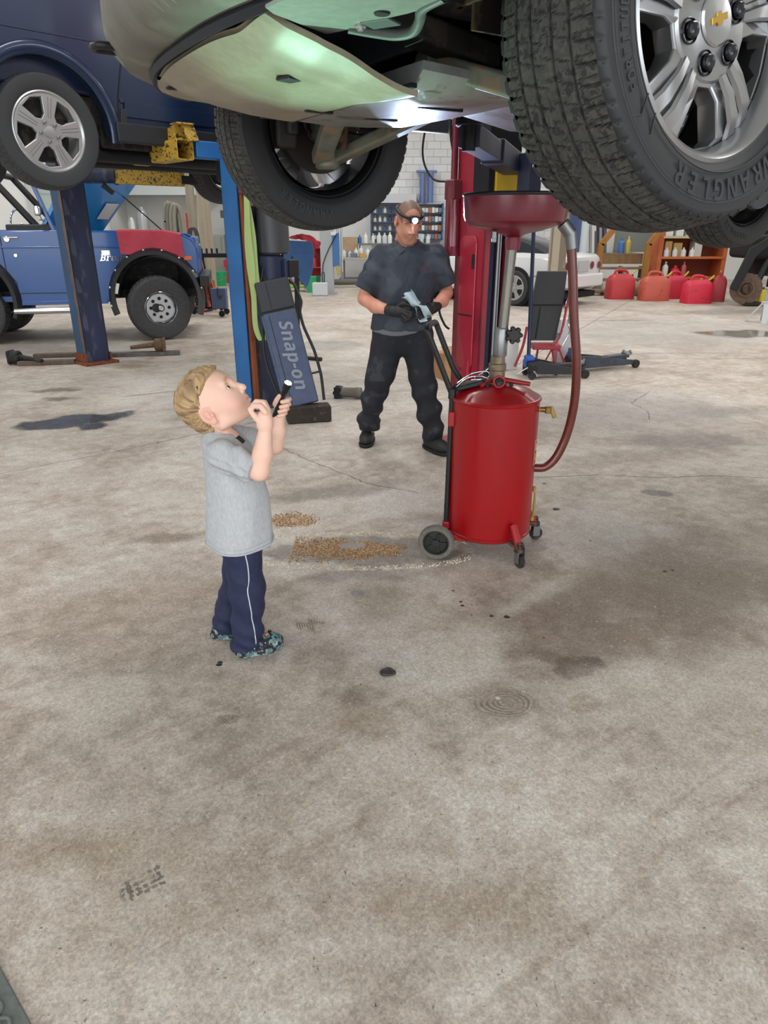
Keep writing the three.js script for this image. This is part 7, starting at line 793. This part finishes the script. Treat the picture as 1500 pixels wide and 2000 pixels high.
{ // grey steel column with its fittings
  const t = thing('steel_column', 'pale grey square steel column with blue control box', 'column', [-1.36, 0, -17.6]); obj('shaft', box(0.30, CEIL, 0.24, 0, CEIL / 2, 0, 0.01), mat(0xa7adb2, 0.55), t); obj('base_plate', box(0.42, 0.03, 0.36, 0, 0.015, 0, 0.004), mat(0x9aa0a4, 0.6), t); obj('control_box', box(0.16, 0.75, 0.16, 0.22, 1.0, 0.06, 0.01), mat(0x3c6fa6, 0.5), t); obj('label_plate', box(0.14, 0.08, 0.01, 0.18, 1.36, 0.145, 0.002), MT.whitePaint, t); obj('conduit', [rod([0.27, 0.4, 0.1], [0.27, 2.6, 0.1], 0.03), rod([0.36, 0.5, 0.05], [0.36, 2.6, 0.05], 0.025)], mat(0xb9bfc4, 0.4, 0.3), t); obj('cable', tube([[0.25, 1.35, 0.16], [0.05, 1.0, 0.18], [-0.08, 0.7, 0.18], [-0.1, 0.5, 0.16]], 0.012, 30), MT.black, t); obj('tag_holder', box(0.08, 0.2, 0.03, 0.27, 0.55, 0.15, 0.006, 0, 0, 0.3), mat(0xb59a4f, 0.5), t);
  const j = thing('water_jug', 'white translucent jug standing at the steel column foot', 'jug', [-1.50, 0, -17.05]); obj('jug_body', box(0.36, 0.3, 0.22, 0, 0.15, 0, 0.03), mat(0xc3c9cc, 0.4), j); obj('jug_handle', tube([[-0.06, 0.3, 0], [-0.06, 0.42, 0], [-0.02, 0.44, 0], [-0.02, 0.3, 0]], 0.014, 20), MT.darkGrey, j); obj('jug_handle', tube([[0.06, 0.3, 0], [0.06, 0.5, 0], [0.1, 0.5, 0], [0.1, 0.3, 0]], 0.014, 20), MT.darkGrey, j);
  const bk = (label, p, c) => { const b = thing('bucket', label, 'bucket', p); obj('pail', lathe([[0, 0], [0.15, 0], [0.19, 0.36], [0.2, 0.37], [0.2, 0.34], [0.185, 0.34], [0.145, 0.02], [0, 0.02]], 24), mat(c, 0.5), b); obj('bail', tube([[-0.2, 0.33, 0], [-0.12, 0.2, 0.17], [0, 0.15, 0.2], [0.12, 0.2, 0.17], [0.2, 0.33, 0]], 0.006, 24, 6), MT.steel, b); }; bk('green plastic bucket beside the steel column', [-1.75, 0, -18.0], 0x2fae77); bk('green plastic bucket right of the timber post', [-4.52, 0, -20.1], 0x1fa866);
  const g = thing('creeper', 'lime green floor creeper lying near the green bucket', 'creeper', [-2.3, 0, -18.3], R(8)); obj('deck', [box(0.85, 0.05, 0.36, 0, 0.12, 0, 0.02), box(0.3, 0.05, 0.3, -0.55, 0.13, 0, 0.02)], mat(0x7fae45, 0.5), g); for (const [x, z] of [[-0.6, 0.12], [-0.6, -0.12], [0.35, 0.14], [0.35, -0.14]]) obj('caster', cyl(0.05, 0.03, x, 0.05, z, 14, 0.004, 'z'), MT.alu, g);
  const rc = thing('tool_cart', 'open red steel shelf unit left of the steel column', 'shelf', [-2.0, 0, -20.6]); const rm = mat(0xb63a34, 0.5); for (const x of [-0.32, 0.32]) obj('side_panel', slab(x - 0.02, x + 0.02, 0, 1.0, -0.25, 0.25), rm, rc); for (const y of [0.05, 0.45, 0.96]) obj('shelf_board', slab(-0.32, 0.32, y, y + 0.03, -0.25, 0.25), rm, rc); obj('back_panel', slab(-0.32, 0.32, 0.05, 1, -0.26, -0.24), rm, rc); pb('red_bottle', 'red bottle on the middle board of the red shelf unit', 'bottle', null, [-1.95, 0.48, -20.5], bottleG(0.07, 0.3), mat(0xb9333c, 0.4)); const ex = obj('exhaust_hose', tube([[-3.6, 0.6, -20.4], [-3.2, 0.95, -20.2], [-2.75, 0.9, -20.0], [-2.45, 0.5, -19.8], [-2.2, 0.2, -19.6], [-1.7, 0.14, -19.5], [-0.6, 0.14, -19.6]], 0.075, 60, 10), mat(0x5e5f58, 0.8)); tag(ex, 'thick grey exhaust hose snaking across the far floor', 'hose'); tag(obj('waste_bin', [box(0.55, 0.75, 0.5, -2.95, 0.375, -20.9, 0.02), box(0.57, 0.05, 0.52, -2.95, 0.77, -20.9, 0.01)], mat(0x9aa09c, 0.6)), 'pale grey waste bin beside the red shelf unit', 'bin'); tag(obj('machine_cabinet', [box(1.1, 1.6, 0.6, -3.9, 0.8, -22.1, 0.02), box(0.7, 0.6, 0.05, -3.9, 1.2, -21.79, 0.01), box(1.2, 0.08, 0.7, -3.9, 1.62, -22.1, 0.01)], mat(0x8c9696, 0.6)), 'grey machine cabinet against the back wall behind the column', 'cabinet');
}
{ // left back: ducts, timber posts, hoses, bench with vise
  tag(obj('air_duct', [slab(-7.69, -4.6, 2.36, 3.2, -22.59, -21.4), slab(-7.69, -4.6, 2.34, 2.38, -21.42, -21.38), slab(-5.44, -5.40, 2.36, 3.2, -21.41, -21.38)], mat(0xc2cac8, 0.4, 0.3)), 'galvanised air duct running along the back wall', 'duct');
  const tp = (label, x, z, w) => { const t = thing('timber_post', label, 'post', [x, 0, z]); obj('timber', box(w, CEIL, w, 0, CEIL / 2, 0, 0.01), mat(0xffffff, 0.85, 0, { map: mottle(0xb4aa98, 0xa39886, { f: 6, stretch: 0.08, c3: 0x7a7062, f3: 4, cut: 0.68 }), tri: 0.8 }), t); return t; }; tp('pale square timber post right of the hose coils', -4.32, -18.1, 0.26); tp('narrower timber post behind the hose coils', -4.72, -18.5, 0.18); tp('square timber post between the white sports car and drain hose', 3.22, -13.7, 0.27);
  for (let i = 0; i < 4; i++) { const p = [], x = -4.92 + i * 0.095; for (let k = 0; k <= 20; k++) { const a = PI * (1 - k / 20); p.push([x + 0.10 * Math.cos(a), 1.55 + 0.46 * Math.sin(a) - i * 0.02, -17.2 + i * 0.09]); } p.unshift([x - 0.13, 0.9, -17.2 + i * 0.09]); p.push([x + 0.14, 0.9, -17.2 + i * 0.09]); tag(obj('hose_coil', tube(p, 0.045, 60, 10), mat([0x8c8a7e, 0x7b7a70, 0x949085, 0x868478][i], 0.75)), ['thick grey hose loop, leftmost of the four hanging', 'thick grey hose loop, second from the left of four', 'thick grey hose loop, third from the left of four', 'thick grey hose loop nearest the timber post'][i], 'hose', 'hanging hose loops'); }
  tag(obj('hose_coil', [0, 1, 2].map((i) => tube([[-4.45 + i * 0.03, 0.9, -17.0], [-4.46 + i * 0.03, 1.35, -17], [-4.38 + i * 0.03, 1.48, -17], [-4.30 + i * 0.03, 1.35, -17], [-4.29 + i * 0.03, 0.9, -17]], 0.02, 40, 8)), mat(0x3c3f42, 0.6)), 'thin black hose coil between the grey loops and timber post', 'hose');
  const b = thing('work_table', 'grey steel table with clutter behind the raised hood', 'table', [-5.7, 0, -17.3]); obj('table_top', slab(-1.0, 0.62, 1.18, 1.24, -0.4, 0.4, 0.006), mat(0x8b8f90, 0.5, 0.2), b); for (const [x, z] of [[-0.9, 0.35], [0.55, 0.35], [-0.9, -0.35], [0.55, -0.35]]) obj('leg', slab(x - 0.04, x + 0.04, 0, 1.18, z - 0.04, z + 0.04), MT.darkGrey, b);
  const v = thing('bench_vise', 'dark bench vise on the grey steel table', 'vise', [-5.5, 1.24, -17.1]); obj('jaw', [box(0.14, 0.1, 0.12, -0.05, 0.13, 0, 0.01), box(0.08, 0.1, 0.12, 0.09, 0.13, 0, 0.01)], MT.darkGrey, v); obj('base', [cyl(0.09, 0.05, 0, 0.025, 0, 18, 0.004), box(0.1, 0.08, 0.1, 0, 0.07, 0, 0.01)], MT.darkGrey, v); obj('screw', rod([-0.35, 0.11, 0], [0.3, 0.11, 0], 0.02), MT.steel, v); obj('handle', rod([0.3, 0.02, 0], [0.3, 0.22, 0], 0.01), MT.steel, v);
  tag(obj('pipe_length', rod([-6.85, 1.24, -17.55], [-6.0, 1.42, -17.3], 0.03), MT.steel), 'grey pipe length lying over the steel table', 'pipe'); tag(obj('gas_cylinder', lathe([[0, 0], [0.16, 0], [0.17, 0.02], [0.17, 1.75], [0.14, 1.88], [0.06, 1.96], [0.05, 2.02], [0, 2.02]], 24).translate(-6.72, 0, -20.9), mat(0xa9adae, 0.35, 0.5)), 'silver gas cylinder against the back wall left', 'gas cylinder'); tag(obj('gas_cylinder', lathe([[0, 0], [0.1, 0], [0.11, 1.6], [0.05, 1.75], [0, 1.75]], 20).translate(-7.0, 0, -20.8), mat(0xc2c5c4, 0.4, 0.4)), 'slim pale gas cylinder left of the silver one', 'gas cylinder'); tag(obj('pump_stand', [box(0.12, 0.6, 0.06, -5.35, 1.56, -20.5, 0.008), box(0.3, 0.3, 0.2, -5.35, 1.1, -20.5, 0.01), box(0.34, 0.95, 0.26, -5.35, 0.475, -20.5, 0.01)], mat(0x9e3a3a, 0.5)), 'red upright pump stand against the far wall', 'pump'); tag(obj('brick_stack', [0, 1, 2].flatMap((r) => [0, 1].map((c) => box(0.19, 0.06, 0.1, -5.38 + c * 0.2, 1.27 + r * 0.062, -17.5, 0.004))), mat(0xb08074, 0.8)), 'little stack of reddish bricks on the steel table', 'bricks');
  tag(obj('cardboard_box', box(0.36, 0.22, 0.3, -5.85, 1.35, -17.1, 0.008), MT.cardboard), 'open cardboard box on the steel table by the hood', 'box');
  // press frame rail and things beyond the timber post
  const pr = thing('alignment_rail', 'black steel rail stand with pegs in front of the timber post', 'stand', [-3.1, 0, -13.0]); obj('rail', box(1.1, 0.07, 0.1, 0.12, 1.03, 0, 0.008), LM.ink, pr); obj('upright', [bar([-0.12, 0.14, 0.02], [-0.16, 1.0, 0], 0.07, 0.05, [0, 0, 1]), bar([0.0, 0.14, 0.04], [-0.10, 1.0, 0], 0.03, 0.03, [0, 0, 1])], LM.ink, pr); for (let i = 0; i < 5; i++) obj('peg', cyl(0.018, 0.09, -0.2 + i * 0.09, 1.10, 0, 10, 0.003), LM.ink, pr); obj('foot', [box(0.7, 0.04, 0.06, -0.1, 0.14, 0, 0.006), box(0.05, 0.04, 0.5, -0.4, 0.14, 0, 0.006), box(0.05, 0.04, 0.5, 0.2, 0.14, 0, 0.006)], LM.ink, pr); for (const [x, z] of [[-0.4, 0.2], [0.2, 0.2], [-0.4, -0.2], [0.2, -0.2]]) obj('caster', cyl(0.055, 0.035, x, 0.058, z, 16, 0.005, 'z'), MT.black, pr);
  const bx = thing('battery_box', 'small blue-grey box with hook on the rail stand\'s foot', 'box', [-2.90, 0.16, -12.72]); obj('case', box(0.26, 0.34, 0.16, 0, 0.17, 0, 0.008), mat(0x4e5a78, 0.5), bx); obj('hook', tube([[0, 0.36, 0.09], [0, 0.22, 0.095], [0.03, 0.18, 0.095], [0.06, 0.22, 0.095]], 0.01, 20), MT.darkGrey, bx);
  const fn = thing('shop_fan', 'orange drum fan on the floor beyond the blue off-roader', 'fan', [-3.55, 0, -13.6], R(62)); obj('drum', lathe([[0.30, -0.18], [0.33, -0.18], [0.34, 0.18], [0.31, 0.18], [0.29, 0]], 32).rotateX(PI / 2).translate(0, 0.37, 0), mat(0xc8583c, 0.5), fn); for (let i = 0; i < 18; i++) obj('grille_bar', rod([0.09 * Math.cos(i * PI / 9), 0.37 + 0.09 * Math.sin(i * PI / 9), 0.17], [0.3 * Math.cos(i * PI / 9), 0.37 + 0.3 * Math.sin(i * PI / 9), 0.17], 0.006, 0.006, 6), MT.black, fn); obj('motor', cyl(0.1, 0.2, 0, 0.37, 0.06, 20, 0.01, 'z'), MT.alu, fn); for (let i = 0; i < 5; i++) obj('blade', box(0.2, 0.09, 0.008, 0.17, 0, 0, 0.003, R(30)).rotateZ(i * 1.2566).translate(0, 0.37, -0.02), MT.darkGrey, fn); obj('stand', [rod([-0.25, 0.02, 0.15], [0.25, 0.02, 0.15], 0.016), rod([-0.25, 0.02, -0.15], [0.25, 0.02, -0.15], 0.016), rod([-0.25, 0.02, 0.15], [-0.25, 0.02, -0.15], 0.016), rod([0.25, 0.02, 0.15], [0.25, 0.02, -0.15], 0.016)], MT.black, fn);
  tag(obj('plywood_panel', box(0.32, 0.55, 0.03, -3.42, 0.277, -14.0, 0.003), MT.wood), 'small plywood sheet leaning beside the orange fan', 'board'); tag(obj('grey_locker', [box(0.7, 1.3, 0.5, -5.0, 0.65, -21.9, 0.01), box(0.5, 0.5, 0.04, -5.0, 1.0, -21.63, 0.008)], mat(0x8f948c, 0.6)), 'grey-green locker seen right of the timber post', 'locker'); tag(obj('red_toolbox', [box(0.5, 0.18, 0.3, -4.35, 0.55, -21.2, 0.01), box(0.44, 0.46, 0.28, -4.35, 0.23, -21.2, 0.01)], mat(0xb03a45, 0.5)), 'stacked red toolbox beyond the green bucket', 'toolbox'); tag(obj('tool_stand', [box(0.16, 0.2, 0.12, -3.78, 1.12, -13.0, 0.02), box(0.05, 0.1, 0.05, -3.78, 1.0, -13.0, 0.01), rod([-3.78, 0.0, -13.0], [-3.78, 0.96, -13.0], 0.02), cyl(0.12, 0.03, -3.78, 0.016, -13.0, 20, 0.004)], mat(0xc4512f, 0.5)), 'small orange tool on a stand by the off-roader\'s nose', 'tool'); tag(obj('timber_beam', slab(-4.2, -2.8, 1.72, 1.9, -19.6, -19.3, 0.01), mat(0x6a6458, 0.8)), 'dark wooden beam spanning right of the timber post', 'beam');
}
{ // right back: stairs, timber brackets, shelf, cans
  const wd = mat(0xffffff, 0.8, 0, { map: mottle(0x957a56, 0x826847, { f: 10, stretch: 0.12 }), tri: 0.8 }), w2 = mat(0xffffff, 0.8, 0, { map: mottle(0xa8763e, 0x97682f, { f: 8, stretch: 0.1 }), tri: 0.8 });
  const st = thing('wooden_stairs', 'low wooden steps leading up to the loft platform', 'stairs', [5.9, 0, -17.5]); const gw = mat(0xffffff, 0.85, 0, { map: mottle(0x8b7c66, 0x786954, { f: 8, stretch: 0.1 }), tri: 0.8 }); [[-0.75, 0.45, 0.60, -0.35], [-0.72, 0.45, 0.36, 0.0], [-1.0, 0.45, 0.13, 0.35]].forEach(([x0, x1, y, z]) => obj('tread', slab(x0, x1, y - 0.05, y, z - 0.16, z + 0.16, 0.006), gw, st)); for (const x of [-0.7, -0.1, 0.4]) obj('stringer', ext([[-0.55, 0], [-0.55, 0.62], [-0.35, 0.62], [0.3, 0.12], [0.45, 0.12], [0.45, 0]], 0.05).rotateY(-PI / 2).translate(x + 0.025, 0, 0), gw, st); obj('riser_board', slab(-0.75, 0.45, 0.66, 0.86, -0.62, -0.55, 0.006), wd, st); obj('platform', slab(-0.9, 0.45, 0.86, 0.9, -1.8, -0.55, 0.004), gw, st);
  const br = (label, x, y0) => { const t = thing('timber_bracket', label, 'post', [x, 0, -17.15]); obj('post', box(0.13, 1.15 - y0, 0.12, 0, (1.15 + y0) / 2, 0, 0.008), w2, t); obj('brace', bar([0, 1.12, 0], [0.25, 1.45, 0], 0.12, 0.12, [0, 0, 1], 0.006), w2, t); }; br('orange-brown timber handrail bracket rising from the steps', 6.12, 0.25); br('orange-brown timber handrail bracket by the white column', 5.02, 0.62);
  tag(obj('loft_column', box(0.34, CEIL - 0.9, 0.3, 5.55, CEIL / 2 + 0.45, -18.6, 0.01), mat(0xd5d8d2, 0.6)), 'white column on the platform behind the steps', 'column'); tag(obj('doorway_panel', [slab(5.95, 7.0, 0.9, 2.9, -19.3, -19.2, 0.01), slab(5.85, 5.95, 0.9, 3.0, -19.3, -19.15, 0.005), slab(7.0, 7.1, 0.9, 3.0, -19.3, -19.15, 0.005)], mat(0x8b9490, 0.6)), 'grey-green door at the back of the platform', 'door'); pb('spray_bottle', 'blue and yellow spray bottle on the platform', 'bottle', null, [5.83, 0.9, -18.2], [bottleG(0.08, 0.36)], mat(0x3f6fb0, 0.4)); pb('spray_bottle', 'slim yellow bottle beside the blue one', 'bottle', null, [6.0, 0.9, -18.2], [bottleG(0.06, 0.4)], mat(0xc9b85a, 0.4));
  for (let i = 0; i < 7; i++) { const o = obj('stock_bar', slab(-0.03, 0.03, 0, rr(0.5, 0.9), -0.03, 0.03), pick([MT.darkGrey, MT.steel, mat(0x55585c, 0.6), MT.whitePaint])); o.position.set(5.10 + i * 0.06, 0.905, -18.25); o.rotation.z = 0.10; tag(o, 'metal bar standing upright on the platform behind the sports car', 'bar stock', 'bar stock leaning by the platform'); } tag(obj('blue_bin_rack', [box(0.5, 0.8, 0.4, 4.65, 1.5, -18.3, 0.01), box(0.5, 1.1, 0.38, 4.65, 0.55, -18.3, 0.01)], mat(0x4c5f8c, 0.6)), 'blue bin rack behind the sports car tail', 'rack'); tag(obj('white_pole', rod([4.55, 0, -16.9], [4.55, 3.2, -16.9], 0.085, 0.085, 20), mat(0xc6d0d4, 0.5)), 'white steel pole behind the drain hose', 'pole'); 
  const sh = thing('storage_shelf', 'orange steel shelf stacked with cartons and bottles', 'shelf', [7.05, 0, -17.6]); const om = mat(0xc06a3c, 0.6); obj('side_panel', slab(-0.62, -0.52, 0, 1.9, -0.3, 0.3, 0.005), mat(0xffffff, 0.7, 0, { map: mottle(0xc56d43, 0xb55f37, { f: 6 }), tri: 0.8 }), sh); obj('side_panel', slab(0.9, 1.0, 0, 1.9, -0.3, 0.3, 0.005), om, sh); for (const y of [0.38, 0.83, 1.28, 1.75]) obj('shelf_board', slab(-0.55, 0.95, y - 0.025, y + 0.025, -0.32, 0.32, 0.004), y > 1.2 ? mat(0xc2b98a, 0.6) : om, sh); obj('back_panel', slab(-0.55, 0.95, 0.1, 1.85, -0.33, -0.31), mat(0x8e4a32, 0.7), sh);
  for (const [x, w, h, c] of [[-0.38, 0.16, 0.34, 0xab8757], [-0.16, 0.2, 0.3, 0xa88a55], [0.32, 0.18, 0.33, 0xc6c6c0]]) pb('carton', c === 0xc6c6c0 ? 'white carton on the shelf\'s middle board' : w > 0.18 ? 'wider tan carton on the orange shelf\'s middle board' : 'narrow tan carton on the orange shelf\'s middle board', 'box', null, [7.05 + x, 0.855 + h / 2, -17.5], box(w, h, 0.3, 0, 0, 0, 0.006), mat(c, 0.8)); for (let i = 0; i < 4; i++) pb('oil_bottle', 'white bottle among cartons on the orange shelf\'s middle board', 'bottle', 'bottles on the orange shelf', [7.05 - 0.42 + i * 0.2, 0.855, -17.34], bottleG(0.06, 0.2), pick(WC)); pb('oil_bottle', 'white bottle on the lowest board of the orange shelf', 'bottle', null, [6.68, 0.405, -17.4], bottleG(0.07, 0.34), WC[0]); pb('red_jar', 'red jar on the lowest board of the orange shelf', 'jar', null, [6.92, 0.405, -17.4], bottleG(0.1, 0.25), mat(0xc2313b, 0.4)); pb('oil_bottle', 'pink bottle on the lowest board of the orange shelf', 'bottle', null, [7.12, 0.405, -17.4], bottleG(0.06, 0.34), mat(0xb65a66, 0.4)); for (let i = 0; i < 5; i++) pb('carton', 'small pale carton on the top visible board of the orange shelf', 'box', 'cartons on the top board', [6.62 + i * 0.24, 1.305 + 0.1, -17.4], box(0.17, 0.2, 0.25, 0, 0, 0, 0.006), pick([...WC, mat(0xc9c19a, 0.6)])); pb('carton', 'torn tan carton leaning on the gas cans', 'box', null, [7.18, 0.22, -16.5], box(0.5, 0.22, 0.16, 0, 0, 0, 0.008, 0, 0.2, 0.8), MT.cardboard);
  // fuel cans
  const can = (label, p, turn, c, s, h = 0.5) => { const t = thing('fuel_can', label, 'fuel can', p, turn, 'red fuel cans'); const m = mat(0xffffff, 0.5, 0, { map: mottle(c, c, { f: 5, c3: ((c >> 16) * 0.8 << 16) | ((c >> 8 & 255) * 0.8 << 8) | (c & 255) * 0.8, f3: 5, cut: 0.8, hard: 0.1 }), tri: 0.6 }); const w = 0.27 * s, d = 0.16 * s; obj('can_body', loft([[0, 1], [0.02, 1.02], [h * 0.72, 0.98], [h * 0.86, 0.8], [h * 0.95, 0.55]].map(([y, k]) => rrect(2 * w * k, 2 * d * k, 0.08 * s * k, 3).map(([a, b]) => [a, y, b]))), m, t); obj('handle', tube([[-w * 0.55, h * 0.86, 0], [-w * 0.4, h * 1.08, 0], [w * 0.3, h * 1.06, 0], [w * 0.5, h * 0.88, 0]], 0.028 * s, 24), m, t); obj('cap', cyl(0.05 * s, 0.07, w * 0.72, h * 0.86, 0, 14, 0.008), MT.black, t); obj('spout', rod([w * 0.72, h * 0.88, 0], [w * 1.1, h * 1.1, 0], 0.02), mat(0xc9a93a, 0.5), t); };
  can('red fuel can leftmost of the row before the steps', [5.30, 0, -16.28], 0.1, 0xb5353a, 1.12, 0.56); can('faded orange-red fuel can, second from the left', [5.93, 0, -15.9], 0, 0xb85444, 1.15, 0.54); can('bright red fuel can in the middle, behind', [6.55, 0, -16.35], 0.2, 0xc2283f, 1.0, 0.52); can('bright red fuel can right of centre, foremost', [6.62, 0, -15.3], 0.1, 0xc9243f, 1.1, 0.5); can('narrow red fuel can beside the bare axle', [7.28, 0, -15.75], 1.2, 0xa8333a, 0.85, 0.55); tag(obj('bag_of_absorbent', nets((x, y, z) => ellD(x, y, z, [0, 0, 0], [0.36, 0.2, 0.22]) - 0.04 * fbm(x * 9, z * 9 + y * 4, 3), [-0.5, -0.3, -0.35], [0.5, 0.3, 0.35], 0.03).translate(6.15, 0.22, -16.7), mat(0x9a8a78, 0.85)), 'lumpy brown sack behind the fuel cans', 'sack');
}
{ // dark stripped chassis on stands at the right edge
  const t = thing('stripped_chassis', 'black stripped vehicle front with bare brake rotor at right edge', 'car part', [8.1, 0, -15.1]); const k = MT.blackMatte, gk = mat(0x1b1c1f, 0.5, 0.2); obj('body_shell', [slab(-0.2, 2.8, 0.55, 1.5, -0.9, 0.5, 0.08), slab(-0.75, 0.2, 0.9, 1.35, -0.7, 0.4, 0.1), slab(0.2, 2.8, 0.25, 0.55, -0.7, 0.3, 0.05)], k, t); obj('fender_edge', [ext([[-1.25, 0.35], [-1.1, 0.3], [-0.85, 0.95], [-0.5, 1.3], [-0.55, 1.38], [-1.0, 1.1]], 0.06, 0.01).translate(0.1, 0, 0.5)], gk, t); obj('strut', [rod([-0.25, 1.25, 0.3], [-0.55, 0.45, 0.4], 0.06), tube([[-0.4, 1.2, 0.5], [-0.3, 0.9, 0.55], [-0.45, 0.6, 0.55]], 0.03, 20)], gk, t); obj('brake_rotor', [lathe([[0, -0.02], [0.12, -0.02], [0.12, 0.03], [0.16, 0.03], [0.16, 0], [0.30, 0], [0.30, -0.035], [0, -0.035]], 36).rotateX(PI / 2).rotateY(R(-20)).translate(-0.78, 0.34, 0.45)], mat(0xffffff, 0.7, 0.3, { map: mottle(0x5c4a3e, 0x6e5a4a, { f: 8 }), tri: 0.4 }), t); obj('rotor_hub', [cyl(0.10, 0.05, -0.77, 0.34, 0.48, 24, 0.006, 'z'), ...[0, 1, 2, 3, 4].map((i) => cyl(0.016, 0.09, -0.77 + 0.065 * Math.cos(i * 1.2566), 0.34 + 0.065 * Math.sin(i * 1.2566), 0.48, 8, 0.002, 'z'))], MT.rust, t); obj('control_arm', [bar([-0.7, 0.25, 0.3], [0.1, 0.35, 0.0], 0.1, 0.06, [0, 1, 0]), box(0.4, 0.06, 0.3, -0.55, 0.05, 0.35, 0.01)], gk, t); obj('bumper_bar', [rod([-0.1, 1.42, 0.52], [2.6, 1.42, 0.52], 0.06), rod([-0.2, 1.3, 0.5], [-0.1, 1.42, 0.52], 0.06)], MT.alu, t);
  pb('yellow_jug', 'yellow plastic jug beside the bare brake rotor', 'jug', null, [7.85, 0.0, -14.85], [box(0.34, 0.32, 0.2, 0, 0.16, 0, 0.05), cyl(0.05, 0.08, 0.12, 0.35, 0, 12, 0.006)], mat(0xd0b63c, 0.45));
  const js = thing('jack_stand', 'pale grey jack stand on the floor at right edge', 'jack stand', [6.42, 0, -12.05], R(20)); const m = mat(0xb4b8ba, 0.55); for (const [a, b] of [[1, 1], [-1, 1], [1, -1], [-1, -1]]) obj('leg', bar([a * 0.2, 0, b * 0.2], [a * 0.05, 0.3, b * 0.05], 0.09, 0.02, [a, 0, b], 0.004), m, js); obj('collar', box(0.13, 0.08, 0.13, 0, 0.3, 0, 0.01), m, js); obj('ratchet_bar', [box(0.06, 0.24, 0.06, 0, 0.42, 0, 0.006), box(0.1, 0.03, 0.14, 0, 0.55, 0, 0.008)], mat(0x8fa5b8, 0.5), js);
}
renderer.render(scene, camera);
